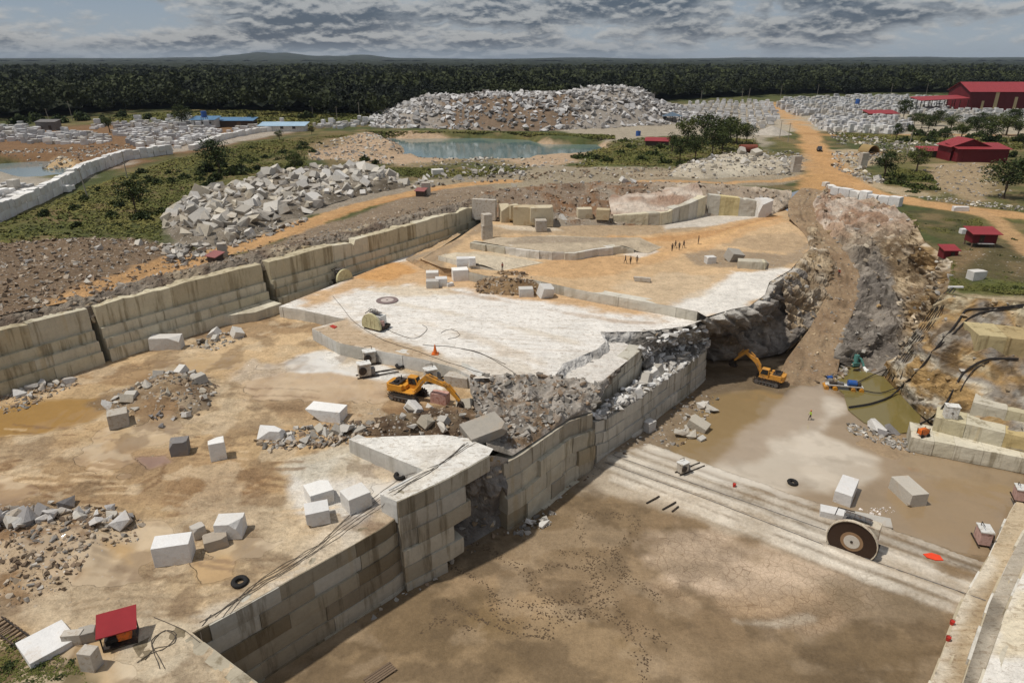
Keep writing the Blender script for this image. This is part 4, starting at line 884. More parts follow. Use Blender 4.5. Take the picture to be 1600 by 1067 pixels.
# ------------------------------------------------------------------ surrounding ground
hole = [(*off2(LWA-LWD*75, -5),), (*off2(LWA+LWD*(LWlen+3), -5),)]
hole += [P(u, v, z)[:2] for u, v, z in [(765, 301, 8.8), (800, 296, 9), (850, 290, 9.4), (900, 287, 9.6), (960, 286, 9.4), (1040, 286, 9.2), (1100, 289, 9), (1150, 291, 8.8), (1200, 295, 8.2), (1234, 301, 7.3), (1252, 294, 7.5), (1290, 298, 7.5)]]
hole += [P(u, v, z)[:2] for u, v, z in RIMR[1:]]+[p[:2] for p in topR[1:]]
hole += [(150, 118), (150, -60), (-160, -60)]
def hGv(x, y):
    x = np.asarray(x, float); y = np.asarray(y, float)
    z = hG(x, y)
    if x.ndim == 0: return z
    return z
g_items = [
    ('poly', [(-400, 205), (0, 208), (160, 192), (330, 196), (520, 196), (420, 215), (290, 240), (200, 262), (135, 275), (85, 252), (0, 258), (-400, 262)], lin(128, 98, 70), 8, .95, (0, 0, .3)),
    ('poly', [(-300, 345), (0, 336), (60, 315), (130, 275), (240, 245), (470, 205), (440, 195), (330, 215), (250, 240), (120, 285), (0, 280), (-300, 285)], lin(170, 160, 146), 3, .9, (0, 0, .6)),
    ('poly', [(480, 248), (480, 225), (570, 206), (640, 212), (850, 218), (945, 222), (965, 240), (930, 252), (840, 262), (740, 262), (640, 262), (560, 252)], lin(182, 156, 128), 4, .95, (0, 0, .9)),
    ('poly', [(60, 250), (85, 250), (130, 262), (135, 268), (70, 270)], lin(196, 168, 128), 3, .9, (0, 0, .6)),
    ('poly', [(0, 340), (130, 292), (268, 248), (400, 222), (470, 215), (470, 262), (330, 300), (255, 335), (250, 378), (0, 385)], lin(88, 90, 48), 3, .9),
    ('poly', [(380, 232), (470, 215), (560, 205), (540, 225), (460, 250)], lin(118, 100, 64), 4, .7),
    ('poly', [(-200, 385), (0, 382), (120, 374), (220, 376), (320, 392), (340, 405), (250, 440), (150, 480), (20, 530), (-250, 640)], lin(122, 102, 82), 3, .95, (0, 0, 1)),
    ('poly', [(252, 385), (262, 335), (400, 280), (500, 262), (600, 265), (655, 290), (640, 300), (500, 335), (440, 362), (360, 392)], lin(150, 138, 122), 3, .95, (0, 0, 1)),
    ('poly', [(640, 300), (640, 275), (760, 268), (840, 258), (960, 262), (1050, 258), (1240, 250), (1260, 275), (1200, 292), (900, 292), (760, 300)], lin(158, 144, 122), 3, .9, (0, 0, 1)),
    ('poly', [(560, 268), (760, 262), (840, 262), (760, 276), (640, 282)], lin(92, 90, 52), 3, .6),
    ('poly', [(-100, 570), (20, 522), (150, 472), (250, 430), (330, 405), (420, 378), (500, 350), (600, 318), (680, 300), (770, 290), (770, 330), (640, 365), (450, 410), (330, 440), (100, 510), (-100, 600)], lin(140, 122, 102), 2, .95, (0, 0, 1)),
    ('line', [(90, 492), (128, 472), (253, 422), (324, 397), (405, 377), (496, 343), (560, 322), (631, 305), (680, 294), (765, 284), (800, 282)], ORANGE, .9, 1, (0, 0, .15), 6.5),
    ('line', [(496, 347), (560, 326), (631, 309), (690, 296)], lin(176, 124, 74), .8, .6, None, 1.2),
    ('poly', [(1180, 205), (1225, 168), (1300, 172), (1420, 178), (1480, 195), (1600, 185), (1900, 190), (1900, 230), (1500, 222), (1400, 210), (1270, 205)], lin(176, 164, 144), 6, .9, (0, 0, .8)),
    ('poly', [(1000, 165), (1220, 160), (1215, 200), (1190, 235), (1060, 240), (940, 215), (870, 205), (860, 190)], lin(168, 156, 138), 6, .9, (0, 0, .8)),
    ('poly', [(1010, 215), (1090, 212), (1180, 218), (1190, 238), (1080, 262), (900, 262), (930, 240), (1000, 235)], lin(96, 98, 54), 4, .85),
    ('poly', [(1100, 262), (1240, 245), (1275, 235), (1280, 262), (1190, 278), (1000, 280), (980, 270)], lin(164, 148, 124), 3, .9, (0, 0, 1)),
    ('poly', [(1290, 235), (1380, 232), (1400, 250), (1340, 262), (1385, 292), (1460, 300), (1500, 312), (1400, 305), (1330, 285), (1290, 255)], lin(178, 158, 128), 3, .9, (0, 0, .8)),
    ('poly', [(1380, 232), (1540, 222), (1640, 232), (1640, 330), (1500, 322), (1440, 302), (1390, 285)], lin(104, 100, 58), 4, .8),
    ('poly', [(1450, 258), (1540, 252), (1560, 300), (1520, 316), (1460, 300), (1440, 280)], lin(164, 142, 112), 4, .9, (0, 0, .6)),
    ('poly', [(1400, 330), (1470, 328), (1530, 340), (1545, 372), (1500, 385), (1440, 362)], lin(92, 86, 54), 1.5, .95),
    ('poly', [(1490, 385), (1530, 378), (1600, 385), (1640, 420), (1620, 470), (1480, 455), (1484, 420)], lin(94, 84, 56), 1.5, .9, (0, 0, .5)),
    ('poly', [(1480, 392), (1530, 388), (1545, 402), (1500, 425), (1488, 430)], lin(134, 112, 82), 1.5, .8, (0, 0, .8)),
    ('poly', [(1560, 410), (1640, 405), (1640, 432), (1580, 436)], lin(126, 108, 78), 2, .7, (0, 0, .6)),
    ('poly', [(1470, 456), (1600, 462), (1900, 480), (1900, 560), (1600, 475)], lin(178, 160, 130), 1.2, .9),
    ('poly', [(1478, 440), (1540, 436), (1640, 445), (1640, 462), (1500, 458)], lin(92, 96, 48), 1.0, .9),
    ('line', [(1205, 160), (1222, 175), (1245, 190), (1264, 210), (1276, 233), (1300, 255), (1322, 283), (1362, 302), (1431, 318), (1515, 330), (1600, 338), (1760, 352)], ORANGE, 1.6, 1, (0, 0, .1), 9),
    ('poly', [(1250, 225), (1290, 228), (1310, 255), (1340, 285), (1300, 300), (1250, 295), (1262, 262)], lin(190, 148, 100), 3, .9, (0, 0, .1)),
    ('line', [(1279, 270), (1240, 278), (1195, 283), (1134, 287), (1000, 286)], ORANGE, 1.4, .9, None, 4),
    ('line', [(1262, 210), (1340, 214), (1440, 210), (1600, 212)], lin(176, 136, 90), 3, .8, None, 8),
    ('line', [(1290, 245), (1350, 241), (1380, 238)], lin(178, 136, 88), 2, .8, None, 5),
    ('line', [(1515, 330), (1560, 345), (1600, 385), (1640, 430)], lin(186, 150, 108), 1.5, .9, None, 4),
    ('poly', [(180, 180), (330, 172), (560, 170), (590, 195), (470, 200), (330, 196), (180, 192)], lin(104, 104, 54), 12, .9),
    ('poly', [(210, 186), (260, 178), (290, 190), (250, 195), (160, 196)], lin(150, 112, 74), 10, .8),
    ('line', [(420, 200), (480, 192), (560, 190)], lin(150, 116, 78), 6, .7, None, 9),
]
def zones():
    X = []; Y = []
    for r0, r1, sp in ((40, 235, 1.05), (235, 420, 2.4), (420, 900, 8), (900, 2500, 40), (2500, 14000, 300)):
        gx, gy = np.meshgrid(np.arange(-r1, r1, sp), np.arange(-60 if r0 < 100 else 0, r1, sp))
        gx = gx.ravel(); gy = gy.ravel(); d = np.hypot(gx, gy)
        k = (d >= r0) & (d < r1) & (np.abs(gx) < .95*gy+60)
        X.append(gx[k]+NR.uniform(-.3, .3, k.sum())*sp); Y.append(gy[k]+NR.uniform(-.3, .3, k.sum())*sp)
    return np.concatenate(X), np.concatenate(Y)
def g_post(X, Y, Z, bd):
    near = smooth(700, 300, np.hypot(X, Y))
    for poly, hgt in (([(-200, 385), (0, 382), (120, 374), (220, 376), (320, 392), (335, 402), (250, 432), (150, 472), (20, 520), (-250, 630)], 1.6),):
        d = sdist(X, Y, W(poly, hG0)); Z = Z+hgt*smooth(-1, 7, d)*(.3+fbm(X*.14, Y*.14, 0, 4, 9))
    return Z+near*.35*bd*(fbm(X*.6, Y*.6, 0, 4, 33)-.5)
OUT = [(-14000, -200), (14000, -200), (14000, 14000), (-14000, 14000)]
ground = sheet('ground', OUT, hGv, 40, lin(78, 84, 46), g_items, M_GROUND, amp=.7, ampscale=.06, seed=101, pts=zones(), hole=hole, post=g_post, nscale=.09, hsp=1.1)
tag(mesh_obj('bedrock', [(-170, -70, -13.5), (170, -70, -13.5), (170, 260, -13.5), (-170, 260, -13.5)], [(0, 1, 2, 3)], M_EARTH, attrs={'Col': np.tile(lin(100, 86, 70), (4, 1)), 'Msk': np.zeros((4, 3))}), kind='structure')
# ------------------------------------------------------------------ ponds
def water_mat(name, col, rough=.08):
    m, nt, b = new_mat(name); N = NT(nt); co = N.n('ShaderNodeTexCoord').outputs['Object']
    c = N.mix(N.noise(co, .04, 3), rgba(col*.85), rgba(col*1.15)); nt.links.new(c, b.inputs['Base Color'])
    b.inputs['Roughness'].default_value = rough; b.inputs['Specular IOR Level'].default_value = .5
    nt.links.new(N.bump(N.noise(N.vmul(co, (1, .5, 1)), .9, 4), .05, .1), b.inputs['Normal']); return m
M_WATER = water_mat('pond_green_water', lin(98, 122, 122)); M_WATER2 = water_mat('pond_grey_water', lin(120, 134, 136))
for pond, m in ((POND1, M_WATER), (POND2, M_WATER2)):
    a = np.array(pond)[:, :2]; c = a.mean(0); a = c+(a-c)*1.06
    lo = a.min(0)-6; hi = a.max(0)+6
    mesh_obj('pond_water', [(lo[0], lo[1], 5.45), (hi[0], lo[1], 5.45), (hi[0], hi[1], 5.45), (lo[0], hi[1], 5.45)], [(0, 1, 2, 3)], m)['kind'] = 'structure'
# ------------------------------------------------------------------ sky, sun
ELEV, AZ = math.radians(65), Vector((-.97, -.22, 0)).normalized()
SUN = Vector((AZ.x*math.cos(ELEV), AZ.y*math.cos(ELEV), math.sin(ELEV)))
l = bpy.data.lights.new('sun', 'SUN'); l.energy = 3.2; l.angle = math.radians(2.); l.color = (1, .955, .88)
lo_ = bpy.data.objects.new('sun', l); COL.objects.link(lo_); lo_.rotation_euler = (-SUN).to_track_quat('-Z', 'Y').to_euler()
w = bpy.data.worlds.new('World'); SC.world = w; w.use_nodes = True
nt = w.node_tree; nt.nodes.clear(); N = NT(nt)
out = N.n('ShaderNodeOutputWorld'); bg = N.n('ShaderNodeBackground'); nt.links.new(bg.outputs[0], out.inputs[0])
sky = N.n('ShaderNodeTexSky', sky_type='NISHITA'); sky.sun_disc = False; sky.sun_elevation = ELEV; sky.sun_rotation = math.atan2(SUN.x, SUN.y)
d = N.n('ShaderNodeTexCoord').outputs['Generated']
sx = N.n('ShaderNodeSeparateXYZ'); nt.links.new(d, sx.inputs[0]); dz = sx.outputs[2]
def cvec(k, dzoff=0., seed=0.):
    z = N.math('ADD', N.math('MAXIMUM', dz, 0.), dzoff)
    h = N.math('POWER', z, .8)
    cb = N.n('ShaderNodeCombineXYZ'); nt.links.new(N.math('ADD', sx.outputs[0], seed), cb.inputs[0]); nt.links.new(sx.outputs[1], cb.inputs[1]); nt.links.new(N.math('MULTIPLY', h, k), cb.inputs[2])
    return cb.outputs[0]
def puff(off):
    a = N.noise(cvec(1.9, off), 6.2, 9, .57); b = N.noise(cvec(1.7, off, 1.7), 17., 5, .55)
    return N.math('ADD', N.math('MULTIPLY', a, .80), N.math('MULTIPLY', N.math('ABSOLUTE', N.math('SUBTRACT', N.math('MULTIPLY', b, 2.), 1.)), .26))
c0 = puff(0.)
c1 = puff(.005)
big = N.noise(cvec(4., 0, 3.3), 3., 5, .5)
dens = N.math('ADD', c0, N.math('MULTIPLY', N.math('SUBTRACT', big, .5), .6))
cover = N.ramp(dens, .28, .40)
lit = N.ramp(N.math('SUBTRACT', c0, c1), -.035, .06)           # tops of the billows
thick = N.ramp(dens, .33, .48)
cloud = N.mix(thick, rgba(lin(168, 174, 183)), rgba(lin(76, 90, 112)))
cloud = N.mix(N.math('MULTIPLY', lit, .7), cloud, rgba(lin(214, 214, 214)))
gap = N.mix(N.ramp(dz, 0, .1), rgba(lin(172, 185, 198)), rgba(lin(150, 168, 190)))
cs = N.mix(cover, gap, cloud)
cs = N.mix(N.ramp(dz, .025, .0, 0, .6), cs, rgba(lin(158, 170, 184)))          # low far cloud closes to an even grey
cs = N.mix(N.ramp(dz, .10, .6, 0, .8), cs, rgba((.46, .48, .52)))              # brighter overhead
mul = N.n('ShaderNodeVectorMath', operation='SCALE'); nt.links.new(cs, mul.inputs[0]); mul.inputs[3].default_value = 7.6
fin = N.mix(.88, sky.outputs[0], mul.outputs[0])
nt.links.new(fin, bg.inputs[0]); bg.inputs[1].default_value = .1
SC.view_settings.view_transform = 'Standard'; SC.view_settings.look = 'None'; SC.view_settings.exposure = 0; SC.view_settings.gamma = 1
SC.cycles.max_bounces = 6; SC.cycles.diffuse_bounces = 3; SC.cycles.volume_bounces = 0; SC.cycles.use_denoising = True
def haze_box():
    m = bpy.data.materials.new('haze'); m.use_nodes = True; nt = m.node_tree; nt.nodes.clear(); o_ = nt.nodes.new('ShaderNodeOutputMaterial'); v = nt.nodes.new('ShaderNodeVolumePrincipled')
    v.inputs['Color'].default_value = (.72, .85, 1., 1); v.inputs['Density'].default_value = 3.2e-5; v.inputs['Anisotropy'].default_value = 0.; nt.links.new(v.outputs[0], o_.inputs['Volume'])
    h = MB().box((0, 6950, 55), (29000, 14700, 136)).build('haze', m, None); h['kind'] = 'stuff'
haze_box()
print('terrain done', round(time.time()-T0, 1))
# ------------------------------------------------------------------ loose stone
GREYS = [lin(206, 202, 196), lin(188, 182, 172), lin(222, 218, 212), lin(170, 163, 152), lin(212, 204, 190)]
M_BLOCK = stone_mat('sawn_block_stone', [lin(232, 230, 227), lin(212, 209, 205), lin(224, 220, 212), lin(238, 236, 232)], .4, .5)
M_BOULD = stone_mat('boulder_stone', [lin(190, 185, 176), lin(160, 153, 142), lin(210, 206, 200), lin(176, 166, 148), lin(218, 215, 210)], .4, .6)
M_DARKB = stone_mat('grey_shard_stone', [lin(150, 146, 144), lin(120, 116, 114), lin(196, 192, 188), lin(170, 158, 142), lin(210, 206, 200)], .35, .6)
def rubble_mat():
    m, nt, b = new_mat('rubble_stone'); N = NT(nt); co = N.n('ShaderNodeTexCoord').outputs['Object']
    base = N.n('ShaderNodeAttribute', attribute_name='Col').outputs['Color']
    n = N.noise(co, 1.4, 6, .7); c = N.mix(1., base, N.mix(n, g4(.6), g4(1.35)), 'MULTIPLY')
    nt.links.new(c, b.inputs['Base Color']); b.inputs['Roughness'].default_value = .9
    nt.links.new(N.bump(N.noise(co, 3, 5), .4, .1), b.inputs['Normal']); return m
M_RUB = rubble_mat()
def hull_variant(seed, n=9, box=(1, .8, .65), boxy=.8):
    r = random.Random(seed); bm = bmesh.new()
    for i in range(n):
        p = [r.uniform(-1, 1) for _ in range(3)]
        m = max(abs(c) for c in p); p = [c/m*boxy+c*(1-boxy) for c in p] if r.random() < .8 else p
        bm.verts.new([p[k]*box[k]*.5*1.15 for k in range(3)])
    bmesh.ops.convex_hull(bm, input=bm.verts[:])
    bmesh.ops.delete(bm, geom=[v for v in bm.verts if not v.link_faces], context='VERTS')
    bmesh.ops.triangulate(bm, faces=bm.faces[:])
    bm.verts.ensure_lookup_table(); z0 = min(v.co.z for v in bm.verts)
    V = np.array([(v.co.x, v.co.y, v.co.z) for v in bm.verts]); bm.verts.index_update()
    Fc = np.array([[v.index for v in f.verts] for f in bm.faces], np.int32); bm.free()
    return V, Fc
def block_variant(seed, cuts=2, box=(1.5, 1.1, 1.), chip=.16):
    r = random.Random(seed); bm = bmesh.new(); bmesh.ops.create_cube(bm, size=1)
    for v in bm.verts: v.co = Vector((v.co.x*box[0]*(1+r.uniform(-.05, .05)), v.co.y*box[1]*(1+r.uniform(-.05, .05)), v.co.z*box[2]))
    for _ in range(cuts):
        c = Vector([r.choice((-1, 1))*box[k]*.5 for k in range(3)]); nrm = Vector([c[k]/box[k]*r.uniform(.4, 1.3) for k in range(3)]).normalized()
        bmesh.ops.bisect_plane(bm, geom=bm.verts[:]+bm.edges[:]+bm.faces[:], plane_co=c*(1-chip*r.uniform(.5, 1.6)), plane_no=nrm, clear_outer=True)
        bmesh.ops.holes_fill(bm, edges=[e for e in bm.edges if len(e.link_faces) == 1], sides=0)
    bmesh.ops.bevel(bm, geom=bm.edges[:], offset=.025, segments=1, affect='EDGES', clamp_overlap=True)
    bmesh.ops.triangulate(bm, faces=[f for f in bm.faces if len(f.verts) > 4])
    bmesh.ops.recalc_face_normals(bm, faces=bm.faces)
    bm.verts.index_update(); V = np.array([tuple(v.co) for v in bm.verts]); V[:, 2] -= V[:, 2].min(); Fc = [[v.index for v in f.verts] for f in bm.faces]; bm.free()
    return V, Fc
SHARDS = [hull_variant(100+i, 8+i % 4, box, .8) for i, box in enumerate([(1, .8, .7), (1.2, .7, .5), (.9, .9, .8), (1.3, .8, .45), (1, .7, .9), (1.1, 1, .6), (1.4, .6, .6), (.9, .8, .6), (1., .9, .5), (1.2, .9, .8)])]
BLOCKS = [block_variant(200+i, [0, 1, 0, 1, 2, 0, 1, 1][i], [(1.5, 1.1, 1), (1.4, 1, 1), (1.7, 1.1, .95), (1.2, 1.1, 1), (1.5, 1.2, 1.1), (1.3, 1.2, .9), (2., 1.1, 1), (1.1, 1., 1.1)][i]) for i in range(8)]
def as_mesh(name, VF, mat):
    o = mesh_obj(name, VF[0], VF[1] if isinstance(VF[1], list) else VF[1], mat); me = o.data; bpy.data.objects.remove(o); return me
ME_SH = [as_mesh('boulder', s, M_BOULD) for s in SHARDS]; ME_SHD = [as_mesh('boulder', s, M_DARKB) for s in SHARDS]
ME_BL = [as_mesh('marble_block', s, M_BLOCK) for s in BLOCKS]; ME_BLB = [as_mesh('boulder', s, M_BOULD) for s in BLOCKS]
def put(name, me, loc, size, rot, label, cat, group=None):
    o = bpy.data.objects.new(name, me); COL.objects.link(o); o.location = loc; o.rotation_euler = rot
    o.scale = size if isinstance(size, tuple) else (size,)*3
    return tag(o, label, cat, group)
def rrot(r, tilt=.5): return (r.uniform(-tilt, tilt), r.uniform(-tilt, tilt), r.uniform(0, 6.28))
class Scatter:
    def __init__(s): s.V = []; s.Fc = []; s.C = []; s.n = 0
    def add(s, VF, loc, size, rot, col):
        M = np.array(Matrix.Rotation(rot[2], 3, 'Z') @ Matrix.Rotation(rot[1], 3, 'Y') @ Matrix.Rotation(rot[0], 3, 'X'))
        V = (VF[0]*np.asarray(size)) @ M.T+np.asarray(loc); s.V.append(V); s.Fc.append(VF[1]+s.n); s.C.append(np.tile(col, (len(V), 1))); s.n += len(V)
    def build(s, name, label, cat, mat, kind='stuff'):
        o = mesh_obj(name, np.concatenate(s.V), np.concatenate(s.Fc), mat, attrs={'Col': np.concatenate(s.C)}); return tag(o, label, cat, None, kind)
TRIB = []
for V, Fc in BLOCKS:
    t = []
    for f in Fc: t += [(f[0], f[i], f[i+1]) for i in range(1, len(f)-1)]
    TRIB.append((V, np.array(t, np.int32)))
def in_poly(r, poly, n):
    a = np.array([p[:2] for p in poly]); lo, hi = a.min(0), a.max(0); out = []
    for _ in range(60):
        X = NR2.uniform(lo[0], hi[0], n*3); Y = NR2.uniform(lo[1], hi[1], n*3); k = sdist(X, Y, a) > 0
        out += list(zip(X[k], Y[k]))
        if len(out) >= n: break
    return out[:n]
NR2 = np.random.RandomState(99)
def heap(name, px, hf, hgt, edge, col, mat, seed, sp=.7, kind='structure', label=None, cat=None, rough=.5, msk=(0, 0, 1), prof=None):
    """mound over a polygon; returns its height function"""
    poly = [q[:2] for q in W(px, hf)]
    def zf(x, y):
        x = np.atleast_1d(np.asarray(x, float)); y = np.atleast_1d(np.asarray(y, float))
        d = sdist(x, y, poly); k = np.clip(d/edge, 0, 1); k = k*(2-k)
        g = hgt*(.55+.9*(fbm(x*.13, y*.13, 0, 3, seed)-.1)) if prof is None else prof(x, y)
        return np.asarray(hf(x, y), float)-.25+k*g+np.minimum(k*3, 1)*rough*(fbm(x*.55, y*.55, 0, 5, seed+3, True)-.5)
    o = sheet(name, poly, zf, sp, col[0], [], mat, amp=0, seed=seed, kind=kind)
    n = len(o.data.vertices); co = np.zeros(n*3, np.float32); o.data.vertices.foreach_get('co', co); co = co.reshape(-1, 3)
    C = mixc(*col)(co[:, 0], co[:, 1], co[:, 2], None, None)
    o.data.attributes['Col'].data.foreach_set('color', np.c_[C, np.ones(n)].astype(np.float32).ravel())
    o.data.attributes['Msk'].data.foreach_set('color', np.tile(np.array([*msk, 1], np.float32), n))
    tag(o, label, cat)
    return lambda x, y: float(zf(x, y)[0]), poly
RUBL = Scatter()
def rubble(poly, zf, n, smin, smax, cols, seed, flat=.7, sink=.2, power=2.2):
    r = random.Random(seed)
    for x, y in in_poly(r, poly, n):
        s = smin+(smax-smin)*r.random()**power; c = np.array(cols[r.randrange(len(cols))])*r.uniform(.75, 1.15)
        RUBL.add(SHARDS[r.randrange(10)], (x, y, float(zf(x, y))+s*.35-s*sink), (s, s, s*r.uniform(flat, 1.)), rrot(r, .6), c)
def boulders(poly, zf, n, smin, smax, label, group, seed, meshes=None, lift=.0, tilt=.6, name='boulder', cat='boulder', power=1.5, layers=1):
    r = random.Random(seed); pts = in_poly(r, poly, n)
    for x, y in pts:
        s = smin+(smax-smin)*r.random()**power; me = (meshes or ME_SH+ME_BLB[:4])[r.randrange(len(meshes or ME_SH+ME_BLB[:4]))]
        blk = me.name.startswith('boulder') and me in ME_BLB
        put(name, me, (x, y, float(zf(x, y))+(s*.3 if me in ME_SH or me in ME_SHD else -s*.15)+lift), (s, s*r.uniform(.8, 1.1), s*r.uniform(.75, 1.05)), rrot(r, tilt), label, cat, group)
BR = [lin(138, 118, 98), lin(112, 95, 78), lin(158, 140, 118), lin(176, 162, 144)]
GRY = [lin(146, 140, 132), lin(172, 165, 155), lin(196, 190, 180), lin(118, 112, 104)]
# big pale heap beside the orange road on the left
H1px = [(262, 372), (258, 335), (300, 305), (390, 282), (470, 268), (560, 262), (620, 272), (635, 292), (560, 305), (500, 322), (470, 340), (430, 352), (360, 380), (300, 386)]
zH1, pH1 = heap('rubble_heap', H1px, hG, 1.7, 7, [lin(112, 102, 88), lin(140, 130, 116), lin(96, 86, 72)], M_EARTH, 301, .8)  # soil tones darkened to stand in for shade in crevices between the boulders
boulders(pH1, zH1, 105, 1.2, 2.7, 'pale angular boulder in the big heap beside the orange road on the left', 'boulders heaped beside the left road', 1, ME_BLB+ME_SH[:4], tilt=.8, power=1.1)
rubble(pH1, zH1, 700, .25, 1.2, GRY+[lin(196, 186, 168)], 2)
rubble(pH1, zH1, 260, 1.2, 2.9, GRY[1:3]+[lin(196, 186, 168)], 202, sink=.1, power=1.2)
# stones along the rear edge and behind the road
rubble(W([(640, 300), (660, 268), (760, 262), (830, 270), (800, 282), (700, 290)], hG), hG, 260, .3, 1.8, GRY, 3)
boulders(W([(640, 282), (660, 268), (740, 264), (830, 272), (780, 280), (690, 286)], hG), hG, 16, 1, 2.2, 'pale boulder in the loose row between the road end and the pond bank', 'boulders in the row below the pond', 4)
def zrear(x, y): return float(hG(x, y))
rubble(W([(800, 284), (840, 268), (960, 262), (1060, 262), (1240, 252), (1260, 268), (1160, 276), (1000, 284), (900, 288)], hG), hG, 600, .2, 1.2, GRY+BR+BR, 5)
H2px = [(1040, 276), (1060, 258), (1120, 244), (1190, 244), (1240, 252), (1235, 268), (1160, 276), (1100, 280)]
zH2, pH2 = heap('rubble_heap', H2px, hG, 1.8, 6, [lin(170, 158, 138), lin(196, 186, 166)], M_EARTH, 305, .9)
boulders(pH2, zH2, 22, .9, 2.6, 'pale boulder in the rubble bank left of the dusty road junction', 'boulders left of the road junction', 6)
rubble(pH2, zH2, 500, .3, 1.2, GRY, 7)
# rear bank surface
BVHs = {}
from mathutils.bvhtree import BVHTree
def surf(o):
    me = o.data; b = BVHTree.FromPolygons([v.co[:] for v in me.vertices], [p.vertices[:] for p in me.polygons])
    def f(x, y):
        h = b.ray_cast(Vector((x, y, 200)), Vector((0, 0, -1)))
        return h[0].z if h[0] else -50.
    return f
S = lambda n: surf(bpy.data.objects[n])
zRB = S('rear_bank')
rbpoly = [(p[0], p[1]) for p in rt_]+[(p[0], p[1]) for p in rb[::-1]]
rubble(rbpoly, zRB, 900, .15, 1.1, BR+BR+GRY[:2], 8, power=3)
boulders(rbpoly, zRB, 14, 1., 2.2, 'pale boulder lodged on the brown rubble bank behind the sandy terrace', 'boulders on the rear bank', 9)
# rim rubble on the left wall
zRR = S('rim_rubble')
rubble([p[:2] for p in rimline(-5, 0, -40)]+[p[:2] for p in rimline(-13, 0, -40)][::-1], surf(ground), 1500, .1, .6, BR+GRY[:1], 110, power=3)
rubble([p[:2] for p in rimline(-2.6, 0, -40)]+[p[:2] for p in rimline(-10, 0, -40)][::-1], zRR, 1500, .12, .7, BR+GRY[:1], 10, power=3)
zrim = lambda x, y: zRR(x, y)-.5
boulders([p[:2] for p in rimline(-2.7, 0, -30)]+[p[:2] for p in rimline(-4.2, 0, -30)][::-1], zrim, 26, 1.2, 3.2, 'craggy cream rock lodged on the broken rim of the tall left wall', 'rocks on the left wall rim', 120, [as_mesh('boulder', s_, stone_mat('rim_rock', [lin(190, 172, 138), lin(164, 140, 104), lin(196, 186, 166)], .6, .9)) for s_ in SHARDS[:4]], tilt=.4)
# rubble field at the left
zG = surf(ground)
RFpx = [(-120, 385), (0, 380), (120, 372), (220, 375), (320, 390), (335, 402), (250, 432), (150, 470), (20, 520), (-120, 570)]
RFp = W(RFpx, hG)
rubble(RFp, zG, 2600, .12, .9, BR+BR+GRY[:2], 11, power=3)
boulders(RFp, zG, 12, .8, 1.8, 'weathered brown boulder in the rubble field beyond the left wall', 'boulders in the left rubble field', 12)
rubble(W([(252, 388), (300, 380), (430, 355), (480, 345), (470, 352), (330, 395), (270, 420)], hG), zG, 260, .3, 1.6, GRY, 13)
# heap on the sandy floor at the left
zF = surf(quarry_floor)
H3px = [(158, 640), (185, 615), (240, 590), (290, 578), (335, 590), (345, 608), (330, 640), (285, 655), (225, 655), (180, 660)]
zH3, pH3 = heap('rubble_heap', H3px, h0, 1.6, 4, [lin(124, 104, 82), lin(160, 142, 118), lin(108, 90, 70)], M_EARTH, 311, .45, rough=.6)
boulders(pH3, zH3, 26, .6, 1.5, 'angular boulder in the small heap on the wet sandy floor', 'boulders in the heap on the sandy floor', 14)
rubble(pH3, zH3, 500, .15, .7, GRY+BR, 15)
boulders(W([(225, 655), (285, 640), (300, 655), (250, 672)], h0), zF, 8, .6, 1.3, 'dark grey boulder at the near edge of the heap on the sandy floor', 'dark boulders at the heap edge', 16, ME_SHD)
# heap at the bottom left
H4px = [(-60, 800), (30, 795), (100, 790), (180, 795), (225, 815), (215, 850), (150, 870), (110, 920), (30, 950), (-60, 950)]
H4p = W(H4px, h0)
boulders(W([(-40, 825), (20, 800), (100, 785), (180, 790), (215, 815), (180, 845), (110, 830), (40, 850), (-40, 870)], h0), zF, 40, .7, 1.9, 'slate grey angular slab in the rubble heap by the left frame edge', 'grey slabs in the near left heap', 17, ME_SHD+ME_SH[:3], tilt=.5)
rubble(H4p, zF, 1100, .1, .7, BR+BR+GRY[:2], 18, power=3)
# by the left wall foot
boulders(W([(10, 612), (100, 590), (110, 600), (40, 625)], h0), zF, 14, .7, 1.7, 'boulder lying at the foot of the left wall beside the orange puddle', 'boulders at the left wall foot', 19, ME_SHD+ME_SH)
boulders(W([(300, 538), (340, 520), (378, 528), (330, 548)], h0), zF, 14, .5, 1.5, 'pale broken stone in front of the low ledge block', 'broken stones before the ledge block', 20)
rubble(W([(290, 540), (340, 518), (385, 528), (330, 550)], h0), zF, 160, .12, .5, GRY, 21)
rubble(W([(0, 612), (110, 588), (130, 600), (40, 640), (0, 650)], h0), zF, 300, .12, .6, GRY+BR, 22)
# brown spoil below the excavator
H5px = [(560, 680), (590, 655), (640, 645), (700, 636), (745, 640), (760, 665), (745, 695), (690, 688), (620, 690)]
zH5, pH5 = heap('spoil_heap', H5px, h0, 1.9, 4, [lin(92, 74, 56), lin(128, 106, 82), lin(78, 62, 48), lin(150, 132, 106)], M_EARTH, 321, .4, rough=1.3)
rubble(pH5, zH5, 260, .12, .7, BR, 23, power=3)
boulders(pH5, zH5, 12, .9, 1.8, 'pale boulder stuck in the brown spoil below the yellow excavator', 'boulders in the spoil heap', 24)
rubble(W([(400, 690), (470, 668), (600, 655), (570, 690), (500, 700), (420, 705)], h0), zF, 500, .15, .9, GRY+BR, 25)
boulders(W([(445, 690), (490, 675), (590, 665), (560, 690), (480, 700)], h0), zF, 12, .8, 1.7, 'grey boulder in the loose line left of the spoil heap', 'boulders left of the spoil heap', 26)
